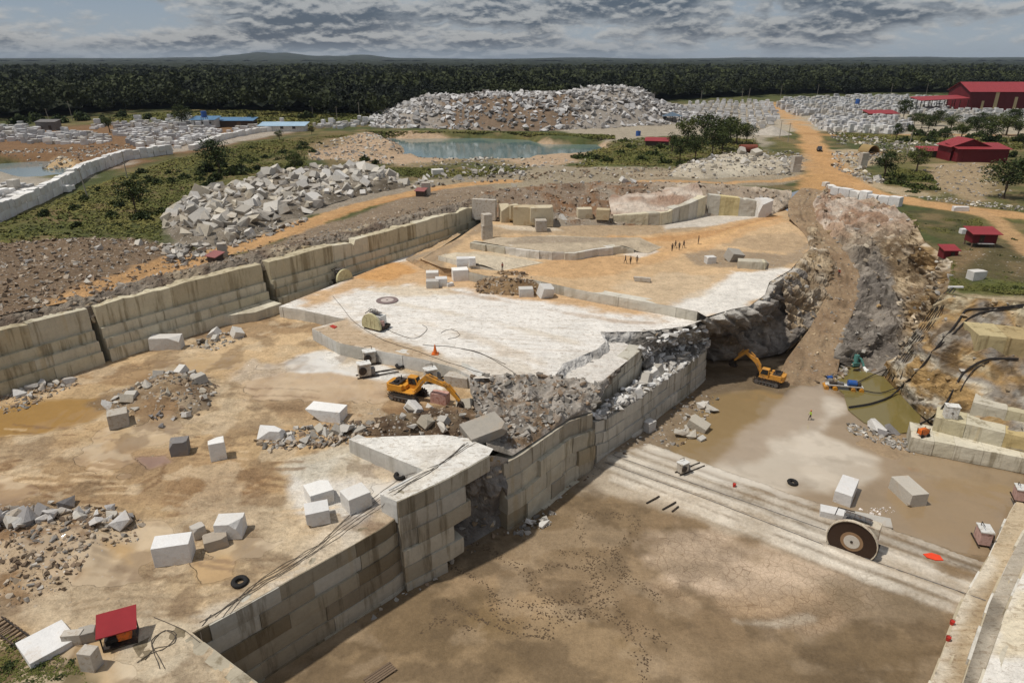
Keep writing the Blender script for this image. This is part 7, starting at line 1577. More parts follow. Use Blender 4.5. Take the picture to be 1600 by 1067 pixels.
# ------------------------------------------------------------------ excavators
def excavator(paint, label, loc, yaw, pose, group=None, house=0.):
    t = empty('excavator', loc, yaw, label, 'excavator', group)
    def stadium(L, H, n=6, ins=0):
        r = H/2-ins; a = [(L/2-H/2+r*math.cos(x), H/2+r*math.sin(x)) for x in np.linspace(-math.pi/2, math.pi/2, n+1)]
        return a+[(-L/2+H/2-r*math.cos(x), H/2-r*math.sin(x)) for x in np.linspace(-math.pi/2, math.pi/2, n+1)]
    for s in (-1, 1):
        m = MB(); y = s*1.22; o_ = stadium(4.3, .95); m.prism(o_, y-.28, y+.28)
        for i in range(len(o_)):     # pads
            a, b = Vector((o_[i][0], 0, o_[i][1])), Vector((o_[(i+1) % len(o_)][0], 0, o_[(i+1) % len(o_)][1])); n = max(1, int((b-a).length/.24))
            for k in range(n):
                c = a.lerp(b, (k+.5)/n); m.box((c.x, y, c.z), (.16, .64, .10), (b-a).to_track_quat('X', 'Y').to_matrix() if abs((b-a).normalized().z) < .99 else None)
        tr = m.build('track', M_DARK, t)
        w = MB()
        for x in (-1.66, 1.66): w.tube([(x, y+s*.24, .475), (x, y+s*.36, .475)], .36, 12)
        for x in np.linspace(-1.1, 1.1, 5): w.tube([(x, y+s*.24, .25), (x, y+s*.34, .25)], .15, 8)
        w.box((0, y+s*.28, .62), (2.6, .1, .22)); w.build('rollers', M_STEEL, tr)
    MB().box((0, 0, .62), (2.4, 2., .45)).tube([(0, 0, .8), (0, 0, 1.08)], .8, 14).build('undercarriage', M_DARK, t)
    b = MB(); b.extrude_z([(-2.5, -1.2), (-2.7, -.7), (-2.7, .7), (-2.5, 1.2), (1.2, 1.25), (1.5, 1.1), (1.5, -1.1), (1.2, -1.25)], 1.08, 1.35)
    b.box((-1.25, -.95, 1.75), (2.1, .55, .8)).box((-1.3, .95, 1.75), (2.0, .55, .8)).box((-.6, .1, 1.65), (1.2, 1.2, .6)); b.build('body', paint, t, bevel=.03)
    MB().extrude_z([(-2.05, -1.22), (-2.72, -.9), (-2.8, 0), (-2.72, .9), (-2.05, 1.22)], 1.36, 2.15).build('counterweight', paint, t, bevel=.05)
    e = MB().box((-1.35, 0, 2.22), (1.3, 2.2, .18)).build('engine_hood', M_DARK, t, bevel=.03)
    MB().tube([(-1.2, .5, 2.2), (-1.2, .5, 2.9)], .07, 8).box((-1.4, -.4, 2.4), (.5, .6, .25)).build('exhaust', M_BLACK, e)
    c = MB(); c.prism([(-.15, 1.36), (1.35, 1.36), (1.45, 2.0), (1.1, 2.95), (-.15, 2.95)], .28, 1.22); cb = c.build('cab', paint, t, bevel=.04)
    g = MB(); g.prism([(.0, 1.95), (1.28, 1.95), (1.0, 2.8), (.0, 2.8)], .24, .27).prism([(.0, 1.95), (1.28, 1.95), (1.0, 2.8), (.0, 2.8)], 1.23, 1.26)
    g.add([(1.475, .36, 2.0), (1.475, 1.14, 2.0), (1.16, 1.14, 2.88), (1.16, .36, 2.88)], [(0, 1, 2, 3)]).add([(-.18, .36, 2.0), (-.18, 1.14, 2.0), (-.18, 1.14, 2.85), (-.18, .36, 2.85)], [(3, 2, 1, 0)]); g.build('window', M_GLASS, cb)
    pv, kn, jt, tip = [Vector((x, 0, z)) for x, z in pose]; y0 = -.25
    def beam(pts, w0, hs):
        m = MB(); top = []; bot = []
        for i, p in enumerate(pts):
            d = (pts[min(i+1, len(pts)-1)]-pts[max(i-1, 0)]).normalized(); n = Vector((-d.z, 0, d.x)); top.append(((p+n*hs[i]/2).x, (p+n*hs[i]/2).z)); bot.append(((p-n*hs[i]/2).x, (p-n*hs[i]/2).z))
        return m.prism(top+bot[::-1], y0-w0/2, y0+w0/2)
    mid = pv.lerp(kn, .55)+Vector((-.12, 0, .12)); bo = beam([pv, mid, kn, kn.lerp(jt, .5), jt], .46, [.45, .75, .85, .62, .42]).build('boom', paint, t, bevel=.03)
    dj = (tip-jt).normalized(); ar = beam([jt-dj*.75, jt, jt.lerp(tip, .5), tip], .36, [.3, .62, .5, .3]).build('arm', paint, t, bevel=.03)
    def cyl(a, b, nm, par, yy=0.):
        a = Vector(a)+Vector((0, yy, 0)); b = Vector(b)+Vector((0, yy, 0)); m = MB(); m.mat(0).tube([a, a.lerp(b, .6)], .095, 8); m.mat(1).tube([a.lerp(b, .58), b], .05, 8); m.build(nm, [paint, M_STEEL], par)
    for s in (-.36, .36): cyl((1.35, y0, 1.5), (*(mid.lerp(kn, .6)+Vector((0, y0, -.1))),), 'lift_cylinder', bo, s)
    cyl((*(kn.lerp(jt, .1)+Vector((0, y0, .6))),), (*(jt-dj*.65+Vector((0, y0, .12))),), 'arm_cylinder', bo)
    cyl((*(jt+Vector((.35, y0, .35))),), (*(tip-dj*.45+Vector((.34, y0, .12))),), 'bucket_cylinder', ar)
    k = MB(); out = [(0, .1), (.55, .0), (.85, -.35), (.75, -.85), (.3, -1.15), (-.35, -1.1), (-.42, -1.0), (.2, -.98), (.55, -.75), (.6, -.4), (.35, -.12), (0, -.1)]
    k.prism([(tip.x+x, tip.z+z) for x, z in out], y0-.6, y0+.6)
    for s in (-.6, .57): k.prism([(tip.x+x, tip.z+z) for x, z in [(0, .05), (.55, 0), (.84, -.35), (.74, -.84), (.3, -1.13), (-.35, -1.08)]], y0+s, y0+s+.03)
    for i in range(5): k.box((tip.x-.48, y0-.5+i*.25, tip.z-1.07), (.25, .09, .07))
    k.build('bucket', M_DARK, t)
    return t
pe = hit(638, 621)
excavator(M_YEL, 'yellow excavator with lowered boom working by the grey rubble slope', pe, -.40, [(1.5, 1.55), (3.2, 3.7), (6.1, 3.0), (7.9, 1.2)])
p2 = hit(1200, 598)
excavator(simple_mat('faded_orange', lin(206, 146, 62), .5, dirt=lin(140, 112, 80)), 'dusty orange excavator with folded arm in the shade of the overhanging cliff', p2, 2.55, [(1.5, 1.55), (2.6, 3.6), (4.6, 4.7), (6.3, 2.7)])
# ------------------------------------------------------------------ stone saws
M_GUARD = simple_mat('pale_guard', lin(198, 190, 150), .7, dirt=lin(150, 140, 110)); M_HUB = simple_mat('hub_plate', lin(206, 198, 186), .6); M_BLADE = simple_mat('brown_blade', lin(62, 46, 36), .55, .3, var=.35); M_RING = simple_mat('rust_ring', lin(150, 120, 90), .7)
M_BEIGE = simple_mat('beige_machine', lin(196, 184, 164), .6, dirt=lin(140, 110, 84)); M_PINK = simple_mat('faded_red_panel', lin(192, 158, 148), .7, dirt=lin(140, 110, 96))
def half_disc(R, z, zc, n=22, z0=.25):
    a0 = math.asin(max(-1, (z0-zc)/R)); return [(R*math.cos(a), zc+R*math.sin(a)) for a in np.linspace(a0, math.pi-a0, n)]
def stone_saw(label, loc, yaw, R, zc, guard, s=1.):
    t = empty('stone_saw', loc, yaw, label, 'stone saw'); t.scale = (s,)*3; full = [(R*math.cos(a), zc+R*math.sin(a)) for a in np.linspace(0, 2*math.pi, 49)[:-1]]
    bl = MB().prism(full, -1.36, -1.30).build('blade', M_BLADE, t)
    MB().prism([(x*.47, zc+(z-zc)*.47) for x, z in full], -1.40, -1.27).build('hub_ring', M_RING, bl); MB().prism([(x*.33, zc+(z-zc)*.33) for x, z in full], -1.44, -1.26).build('hub_plate', M_HUB, bl); MB().tube([(0, -1.5, zc), (0, -.2, zc)], .16, 10).build('axle', M_DARK, bl)
    o = half_disc(R+.14, 0, zc, 24, .1 if not guard else .35); i_ = half_disc(R+.04, 0, zc, 24, .1 if not guard else .35)
    m = MB()
    n = len(o); m.add([(x, -1.5, z) for x, z in o]+[(x, -1.1, z) for x, z in o]+[(x, -1.5, z) for x, z in i_]+[(x, -1.1, z) for x, z in i_], [(k, k+1, n+k+1, n+k) for k in range(n-1)]+[(2*n+k+1, 2*n+k, 3*n+k, 3*n+k+1) for k in range(n-1)]+[(k+1, k, 2*n+k, 2*n+k+1) for k in range(n-1)]+[(n+k, n+k+1, 3*n+k+1, 3*n+k) for k in range(n-1)])
    if guard: m.prism(o, -1.53, -1.50); [m.box((x, -1.55, zc*.5+.9), (.07, .05, 1.6)) for x in (-R*.45, 0, R*.45)]
    m.build('guard', M_GUARD if guard else M_BEIGE, t)
    MB().box((0, .1, .55), (R*2.1, 2.0, .35)).box((-R*.95, -.5, .45), (.25, 1.6, .6)).box((R*.95, -.5, .45), (.25, 1.6, .6)).build('carriage', M_DARK, t)
    f = MB(); 
    for x in (-R*.6, R*.6): f.bar((x, .9, .7), (x*.7, .0, zc+R*.75), .22).bar((x, -.7, .7), (x*.7, -.4, zc+R*.75), .18)
    f.box((0, -.1, zc+R*.72), (R*1.2, 1.0, .16)); f.build('frame', M_STEEL, t)
    MB().box((R*.36, .1, zc+R*.36), (R*(.75 if guard else 1.15), 1.5, R*(.85 if guard else 1.05))).build('motor_box', M_WPAINT if guard else M_BEIGE, t, bevel=.04); MB().box((R*.86, -.45, zc*.75+.3), (.5, .5, R*.75)).build('control_panel', M_PINK, t, bevel=.02)
    r_ = MB(); zt = zc+R*1.0+.12
    for x in np.linspace(-R*.55, R*.5, 6): r_.bar((x, -.6, zt-.2), (x, -.6, zt+.55), .05)
    r_.bar((-R*.55, -.6, zt+.55), (R*.5, -.6, zt+.55), .05).bar((-R*.55, -.6, zt+.2), (R*.5, -.6, zt+.2), .05).box((0, -.1, zt-.1), (R*1.1, .9, .06)); r_.build('railing', M_STEEL, t)
    MB().bar((-R*.2, .3, zt+.2), (-R*.9, .5, zt-.1), .1).bar((-R*.9, .5, zt-.1), (-R*.9, -.9, zt-.3), .09).build('cable_arm', M_DARK, t)
    for x in (-R*.8, R*.8):
        for y in (-.85, .95): MB().tube([(x, y-.08, .24), (x, y+.08, .24)], .24, 12).build('wheel', M_DARK, t)
    return t
la_, lb2 = hit(1290, 852), hit(1360, 878); lyaw = math.atan2((lb2-la_).y, (lb2-la_).x)
ps = hit(1327, 862); ps = ps+Vector((-math.sin(lyaw), math.cos(lyaw), 0))*1.35
stone_saw('stone saw with a huge bare brown blade on the lanes across the pit', ps, lyaw, 2.55, 1.45, False)
stone_saw('stone saw with a pale half round guard standing on the white terrace', hit(590, 512), -.55, 1.75, .9, True); stone_saw('stone saw with a pale round guard at the foot of the tall left wall', hit(532, 440), .9, 1.7, .9, True)
def wire_saw(label, loc, yaw, s=1., top=None, rl=5.2):
    t = empty('wire_saw', loc, yaw, label, 'wire saw'); t.scale = (s,)*3
    MB().box((0, 0, 1.0), (1.5, 1.1, 1.5)).build('body', top or M_CONC, t, bevel=.04); MB().box((0, 0, 1.8), (1.65, 1.25, .12)).build('lid', M_WPAINT, t)
    MB().tube([(-.3, -.58, 1.0), (-.3, -.72, 1.0)], .5, 16).build('drive_wheel', M_DARK, t)
    for y in (-.5, .5): MB().box((rl*.5-1, y, .1), (rl, .12, .14)).build('rail', M_DARK, t)
    MB().box((.9, 0, .6), (.8, .7, .9)).build('motor', M_STEEL, t, bevel=.03); MB().bar((.4, .3, 1.8), (.4, .3, 2.3), .06).bar((.4, .3, 2.3), (-.5, .3, 2.3), .05).build('hose_arm', M_DARK, t)
wire_saw('box shaped wire saw on rails, rear one of the pair below the white terrace step', hit(578, 568), .35, 1.15); wire_saw('box shaped wire saw on rails, front one of the pair below the white terrace step', hit(570, 588), .4, 1.15)
wire_saw('box shaped wire saw beside the boom of the yellow excavator', hit(673, 596), .4, 1.1); wire_saw('small white wire saw at the left end of the pit lanes', hit(1066, 738), .55, .9); wire_saw('small wire saw with a faded red body where the lanes meet the right ledges', hit(1533, 848), 1.3, 1.15, M_PINK, 2.4); wire_saw('pink and white wire saw on the ledge at the right frame edge', hit(1590, 780), 1.2, 1., M_PINK, 2.4)
# ------------------------------------------------------------------ pump shelter at the near left
pp = hit(190, 1000); t = empty('pump_shelter', pp, .42, 'small pump shelter with a bright red roof over an orange engine at the left bottom', 'shelter')
m = MB(); m.add([(-1.45, -1.0, 1.55), (1.45, -1.0, 1.55), (1.45, 1.0, 2.3), (-1.45, 1.0, 2.3), (-1.45, -1.0, 1.63), (1.45, -1.0, 1.63), (1.45, 1.0, 2.38), (-1.45, 1.0, 2.38)], [(3, 2, 1, 0), (4, 5, 6, 7), (0, 1, 5, 4), (1, 2, 6, 5), (2, 3, 7, 6), (3, 0, 4, 7)]); m.build('roof', metal_sheet('bright_red_roof', lin(150, 38, 44), 9), t)
for x in (-1.2, 1.2):
    for y, h in ((-.8, 1.6), (.8, 2.25)): MB().box((x, y, h/2), (.09, .09, h)).build('post', M_DARK, t)
MB().box((0, 0, .12), (2.5, 1.7, .16)).build('skid', M_DARK, t); e = MB().box((.35, -.15, .75), (1., .8, .8)).build('engine', M_ORG, t, bevel=.06); MB().tube([(-.7, -.2, .6), (.0, -.2, .6)], .36, 12).box((-.8, -.1, .45), (.5, .7, .5)).build('pump', M_BLACK, t); MB().tube([(.6, .1, 1.1), (.6, .1, 1.5)], .06, 6).build('exhaust', M_DARK, e)
# cabinet, generator, pumps
pc_ = hit(1484, 652); t = empty('switch_cabinet', pc_, -.25, 'white switch cabinet standing on the sawn ledge under the stained cliff', 'cabinet'); MB().box((0, 0, .95), (1.7, 1.2, 1.9)).build('body', M_WPAINT, t, bevel=.03); MB().box((0, 0, 1.94), (1.85, 1.35, .08)).build('lid', M_WPAINT, t)
for x in (-.4, .4): d_ = MB().box((x, -.62, .95), (.72, .05, 1.6)).build('door', M_WPAINT, t); MB().box((x*.2, -.66, 1.0), (.05, .04, .3)).build('handle', M_DARK, d_)
pg = hit(1441, 681); t = empty('generator', pg, .3, 'small orange generator on the ledge at the water edge', 'generator'); MB().box((0, 0, .75), (1.3, .9, .8)).build('engine', M_ORG, t, bevel=.06)
for x in (-.55, .55): MB().tube([(x, -.55, .28), (x, -.43, .28)], .28, 12).build('wheel', M_BLACK, t)
MB().bar((-.7, -.4, .35), (-.7, -.4, 1.3), .06).bar((.7, -.4, .35), (.7, -.4, 1.3), .06).bar((-.7, -.4, 1.3), (.7, -.4, 1.3), .06).bar((-.7, .4, .35), (-.7, .4, 1.3), .06).bar((.7, .4, .35), (.7, .4, 1.3), .06).build('frame', M_DARK, t)
pf = Vector(P(1318, 607, ZP-.4)); t = empty('pump_raft', pf, -.22, 'floating pump raft with yellow floats and a blue motor on the green water', 'pump raft')
for x in (-2.9, -1.5, 1.4, 2.7):
    MB().tube([(x, -.9, .15), (x, -.8, .15), (x, .8, .15), (x, .9, .15)], .38, 10).build('float', M_YEL, t)
MB().box((0, 0, .55), (6, .9, .12)).bar((-2.9, -.5, .7), (2.8, -.5, .7), .12).bar((-2.9, .5, .7), (2.8, .5, .7), .12).build('deck', M_WPAINT, t); MB().tube([(.5, 0, 1.15), (1.9, 0, 1.15)], .55, 12).build('motor', M_BLUEP, t); MB().tube([(2.0, 0, .9), (2.6, 0, .9)], .4, 10).tube([(-2.4, 0, .9), (-1.2, 0, .9)], .3, 10).build('pump', M_DARK, t); MB().box((-.6, 0, .85), (.9, .7, .5)).build('tool_box', M_STEEL, t)
t = empty('barrel', Vector(P(1295, 592, ZP-.42)), .3, 'blue barrel floating at the edge of the green pit water', 'barrel'); MB().tube([(-.55, 0, .25), (.55, 0, .25)], .36, 12).build('drum', M_BLUEP, t); MB().tube([(-.6, 0, .25), (-.55, 0, .25)], .3, 12).build('lid', M_BLACK, t)
pq = hit(1335, 572); t = empty('water_pump', pq, .2, 'teal pump spilling white water at the rear of the green pit water', 'pump'); TE = simple_mat('teal_paint', lin(84, 140, 132), .6, dirt=lin(110, 110, 100)); MB().tube([(0, 0, .4), (.2, .1, 2.2)], .45, 10).box((0, 0, .5), (1.2, 1., .7)).build('body', TE, t); MB().tube([(.2, .1, 2.0), (.9, -.4, 1.4), (1.2, -.9, .3)], .22, 8).build('outlet', TE, t)
m = MB(); m.tube([(pq.x+1.2, pq.y-1., pq.z+.3), (pq.x+1.35, pq.y-1.5, pq.z-.1), (pq.x+1.5, pq.y-2.4, ZP-.4)], .22, 8, r2=.45); tag(m.build('water_jet', simple_mat('white_water', lin(226, 226, 222), .4), None), 'white jet of water falling from the teal pump', 'water jet')
# ------------------------------------------------------------------ small things
def tyre(u, v, label, R=.55):
    p = hit(u, v); o = MB(); n = 20; k = 8
    V = [((R+.24*math.cos(b))*math.cos(a), (R+.24*math.cos(b))*math.sin(a), .2+.2*math.sin(b)) for a in np.linspace(0, 2*math.pi, n+1)[:-1] for b in np.linspace(0, 2*math.pi, k+1)[:-1]]
    o.add(V, [(i*k+j, ((i+1) % n)*k+j, ((i+1) % n)*k+(j+1) % k, i*k+(j+1) % k) for i in range(n) for j in range(k)])
    b = o.build('tyre', M_BLACK, None, smooth_=True); b.location = p; b.rotation_euler = (.05, .06, 0); tag(b, label, 'tyre')
tyre(375, 911, 'old black tyre lying on the sand near the wall edge'); tyre(625, 745, 'black tyre lying on the white floor before the raised slab', .5); tyre(1238, 755, 'black tyre lying on the pale wet pit floor', .5); tyre(625, 573, 'black tyre below the white terrace step behind the excavator', .5)
p = hit(680, 553); t = empty('traffic_cone', p, 0, 'orange traffic cone at the edge of the white terrace', 'cone'); MB().tube([(0, 0, .1), (0, 0, 1.5)], .34, 12, r2=.06).build('cone', M_ORG, t); MB().box((0, 0, .06), (1., 1., .12)).build('base', M_ORG, t)
p = hit(605, 470); t = empty('cutting_disc', p, 0, 'large worn round cutting disc lying flat on the white terrace', 'disc'); MB().tube([(0, 0, .06), (0, 0, .14)], 1.95, 40).build('disc', simple_mat('worn_blade', lin(128, 112, 108), .6, .2), t); MB().tube([(0, 0, .14), (0, 0, .17)], 1.15, 32).build('hub_plate', simple_mat('pale_blade', lin(190, 176, 168), .7), t); MB().tube([(0, 0, .17), (0, 0, .19)], .18, 12).build('hub_hole', M_DARK, t)
def cloth(u, v, pts, mat, label, name='tarp', cat='tarp', th=.07):
    p = hit(u, v); m = MB(); out = [(hit(a, b).x-p.x, hit(a, b).y-p.y) for a, b in pts]; m.extrude_z(out, 0.0, th); o = m.build(name, mat, None); o.location = p+Vector((0, 0, .03)); tag(o, label, cat)
cloth(1457, 871, [(1442, 866), (1455, 865), (1468, 869), (1474, 876), (1462, 876), (1448, 872)], simple_mat('red_orange_cloth', lin(232, 74, 40), .7), 'bright orange red tarp spread on the pit lanes')
cloth(521, 511, [(515, 510), (520, 508), (527, 511), (522, 514)], M_REDP, 'small red cloth on the corner of the white terrace')
for u, v, l in ((1487, 975, 'red bucket on the lowest right ledge, farther one'), (1481, 1000, 'red bucket on the lowest right ledge, nearer one'), (1147, 760, 'reddish bucket at the rear edge of the pit lanes')):
    p = hit(u, v); t = empty('bucket', p, 0, l, 'bucket'); MB().tube([(0, 0, 0), (0, 0, .45)], .18, 12, r2=.23).build('pail', M_REDP, t); MB().tube([(.23*math.cos(a), 0, .45+.23*math.sin(a)) for a in np.linspace(0, math.pi, 8)], .02, 5).build('handle', M_DARK, t)
p = hit(594, 1055); t = empty('plank_pallet', p, .75, 'dark wooden pallet lying in the mud at the bottom edge', 'pallet')
for i in range(5): MB().box((0, -.5+i*.25, .16), (2.9, .2, .08)).build("plank", M_WOOD, t)
for x in (-1.2, 0, 1.2): MB().box((x, 0, .06), (.12, 1.3, .1)).build('batten', M_WOOD, t)
for a, b in (((1010, 787), (1030, 776)), ((1035, 797), (1056, 785)), ((1050, 800), (1060, 792))):
    m = MB(); m.bar(hit(*a)+Vector((0, 0, .1)), hit(*b)+Vector((0, 0, .1)), .16); tag(m.build('steel_bar', M_DARK, None), 'dark steel bar lying on the mud below the pit lanes', 'bar', 'steel bars on the mud')
p = hit(1001, 438); t = empty('slab_stack', p, -.3, 'stack of grey slabs on the orange sand right of the people', 'slab stack')
for i in range(4): MB().box((.15*i, .9-.6*i, .2+.1*i), (3., .55, .35+.15*i)).build('slab', M_CONC, t, bevel=.02)
# ladder like rail piece at the left bottom
a0, a1 = hit(-8, 972), hit(38, 1005); t = empty('rail_track', (0, 0, 0), 0, 'short ladder like rail track at the left bottom edge', 'rail track'); dd = (a1-a0).normalized(); sd = Vector((-dd.y, dd.x, 0)).normalized()*.55
for s in (-1, 1): MB().bar(a0+sd*s+Vector((0, 0, .15)), a1+sd*s+Vector((0, 0, .15)), .1).build('rail', M_DARK, t)
for i in range(9): c = a0.lerp(a1, (i+.5)/9)+Vector((0, 0, .06)); MB().bar(c-sd*1.3, c+sd*1.3, .16, .1).build('sleeper', M_WOOD, t)
# hoses and cables, laid on the surfaces they cross
M_CABLE = simple_mat('dusty_cable', lin(84, 76, 68), .8)
def laid(px, r, label, name, cat, mat, lift=.05, sag=0, group=None, wob=0, seed=0):
    rr = random.Random(seed); pts = []
    for a, b in zip(px[:-1], px[1:]):
        n = max(2, int(math.dist(a, b)/9))
        for i in range(n):
            f = i/n; u, v = a[0]+(b[0]-a[0])*f, a[1]+(b[1]-a[1])*f; h = hit(u+rr.uniform(-wob, wob), v+rr.uniform(-wob, wob)); pts.append(h)
    pts.append(hit(*px[-1])); q = [pts[0]]
    for p in pts[1:]:
        if (p-q[-1]).length < 9: q.append(p)
    sm = [q[0]]+[(q[i-1]+q[i]*2+q[i+1])/4 for i in range(1, len(q)-1)]+[q[-1]]
    m = MB(); m.tube([p+Vector((0, 0, lift+r)) for p in sm], r, 6); return tag(m.build(name, mat, None), label, cat, group)
laid([(1600, 478), (1560, 483), (1520, 485), (1507, 486), (1502, 496), (1490, 513), (1470, 536), (1450, 562), (1432, 584), (1408, 606), (1392, 622), (1360, 633), (1326, 638)], .15, 'thick black hose crossing the stained cliff down to the bank of the green water', 'hose', 'hose', M_PIPE, .08)
laid([(1598, 481), (1530, 490), (1509, 501), (1492, 521), (1474, 537), (1455, 552)], .13, 'second black hose looping over the top of the stained cliff', 'hose', 'hose', M_PIPE, .08)
laid([(1590, 563), (1545, 562), (1526, 569), (1502, 586), (1492, 606), (1477, 634), (1457, 655), (1438, 664)], .15, 'black hose arching down to the orange generator', 'hose', 'hose', M_PIPE, .1)
laid([(1545, 566), (1520, 578), (1506, 600), (1500, 612)], .09, 'short black hose hanging on the lower right cliff', 'hose', 'hose', M_PIPE, .06)
for i in range(6): laid([(1482+i*2, 452), (1464+i*3, 470), (1443+i*4, 500), (1416+i*4, 538), (1394+i*4, 568), (1378+i*5, 588+i*3)], .07, 'dark hose in the bundle hanging down the left edge of the stained cliff', 'hose', 'hose', M_PIPE, .06, group='hoses bundled on the cliff edge', wob=1.5, seed=i)
for i, px in enumerate([[(1385, 578), (1362, 588), (1338, 600)], [(1405, 606), (1375, 617), (1345, 611)]]): laid(px, .08, ('black hose running from the cliff to the pump raft, upper one', 'black hose running from the cliff to the pump raft, lower one')[i], 'hose', 'hose', M_PIPE, .15)
CB = 'thin cable lying along the edge of the near floor above the long wall'
for i in range(5): laid([(310+i*12, 972-i*3), (370+i*9, 940-i*9), (455+i*14, 890-i*12), (520+i*6, 845-i*10), (590+i*12, 796-i*14), (640+i*14, 756-i*8), (720+i*3, 706-i*5), (772, 676-i*3), (800+i*4, 655-i*9)], .024, CB, 'cable', 'cable', M_CABLE, .03, group='cables along the long wall', wob=2.2, seed=20+i)
for i, px in enumerate([[(520, 462), (548, 498), (575, 520), (600, 533), (640, 545), (700, 566), (760, 585)], [(605, 515), (640, 530), (655, 528), (667, 518), (668, 510), (660, 508)], [(660, 540), (700, 542), (740, 548), (790, 570)], [(690, 520), (705, 512), (725, 525), (700, 530)], [(720, 545), (760, 556), (800, 580), (860, 640)]]): laid(px, .035, 'thin dark cable curling over the white terrace', 'cable', 'cable', M_CABLE, .02, group='cables on the white terrace', wob=1.2, seed=40+i)
for i in range(2): laid([(215+i*12, 1035-i*4), (235+i*6, 1020-i*10), (262+i*4, 1012), (280, 990+i*6), (262-i*5, 982), (235, 1000+i*5), (250+i*8, 1045)], .03, 'looped cable on the near slab behind the pump shelter', 'cable', 'cable', M_CABLE, .02, group='cables on the near slab', wob=1.5, seed=60+i)
laid([(240, 965), (290, 985), (320, 1010), (310, 985), (330, 960)], .03, 'cable running from the pump shelter over the slab corner', 'cable', 'cable', M_CABLE, .02, wob=1, seed=70)
for i, (px, l) in enumerate([([(960, 712), (1120, 768), (1290, 828)], 'rear steel rail of the saw lanes across the pit'), ([(1352, 872), (1440, 903), (1540, 938)], 'steel rail in front of the saw leading to the right ledges'), ([(945, 722), (1100, 778), (1285, 850)], 'front steel rail of the saw lanes across the pit')]): laid(px, .045, l, 'saw_rail', 'rail', M_STEEL, -.02, seed=i)
# footprints in the drying mud
rr = random.Random(12); m = MB()
trails = [[(700, 835), (760, 850), (820, 885), (860, 935), (900, 940), (960, 920), (985, 890)], [(770, 925), (800, 940), (850, 945), (905, 930), (950, 900), (975, 850)], [(760, 935), (790, 965), (850, 980), (900, 955), (960, 930)], [(905, 800), (960, 800), (1000, 805), (995, 830), (960, 860), (985, 890)], [(690, 930), (740, 960), (800, 985), (860, 990)], [(880, 860), (930, 870), (960, 880), (1000, 910), (1040, 935)], [(830, 960), (900, 955), (960, 965), (1010, 985), (1040, 1010)], [(690, 880), (740, 900), (770, 925), (772, 950)], [(960, 940), (980, 980), (1010, 1030), (1005, 1060)], [(900, 810), (910, 850), (930, 900), (940, 945)], [(820, 900), (870, 880), (920, 890), (950, 850)], [(740, 985), (690, 960), (660, 985)]]
for tr in trails:
    for rep in range(4):
        ox, oy = rr.gauss(0, 5), rr.gauss(0, 3)
        for a, b in zip(tr[:-1], tr[1:]):
            for k in range(max(1, int(math.dist(a, b)/5))):
                f = rr.random(); u = a[0]+(b[0]-a[0])*f+ox+rr.gauss(0, 3); v = a[1]+(b[1]-a[1])*f+oy+rr.gauss(0, 1.8)
                x, y, _ = P(u, v, ZP); z = zPit(x, y)+.012; s = rr.uniform(.05, .12); an = rr.uniform(0, 3.14); c, s_ = math.cos(an), math.sin(an)
                m.add([(x+(p*c-q_*s_)*s, y+(p*s_+q_*c)*s, z) for p, q_ in ((-1.2, -.5), (.3, -.7), (1.3, 0), (.2, .7), (-1, .5))], [(0, 1, 2, 3, 4)])
tag(m.build('footprints', simple_mat('dark_footprint', lin(84, 68, 50), .7), None), 'trails of dark footprints pressed into the drying mud', 'footprints', None, 'stuff')  # flat dark marks laid just above the mud surface
# pickup on the junction
def car(u, v, yaw, label):
    t = empty('pickup_truck', hit(u, v), yaw, label, 'car'); cp = simple_mat('dark_car_paint', lin(48, 50, 56), .35, .2, spec=.5)
    m = MB(); m.prism([(-2.5, .45), (2.45, .45), (2.5, .95), (1.5, 1.12), (-2.5, 1.12)], -.88, .88); m.build('body', cp, t, bevel=.06)
    c = MB().prism([(-.6, 1.1), (1.45, 1.1), (.8, 1.78), (-.5, 1.78)], -.78, .78).build('cabin', cp, t, bevel=.05); MB().prism([(-.45, 1.18), (1.2, 1.18), (.72, 1.68), (-.4, 1.68)], -.80, -.785).prism([(-.45, 1.18), (1.2, 1.18), (.72, 1.68), (-.4, 1.68)], .785, .80).build('window', M_GLASS, c)
    for x in (-1.55, 1.55):
        for y in (-.82, .82): w = MB().tube([(x, y-.12, .38), (x, y+.12, .38)], .38, 14).build('wheel', M_BLACK, t); MB().tube([(x, y-.135, .38), (x, y+.135, .38)], .2, 10).build('rim', M_STEEL, w)
    for y in (-.6, .6): MB().box((2.48, y, .8), (.08, .3, .16)).build('headlight', M_WPAINT, t)
car(1280, 236, -1.9, 'dark pickup truck driving through dust on the orange road')
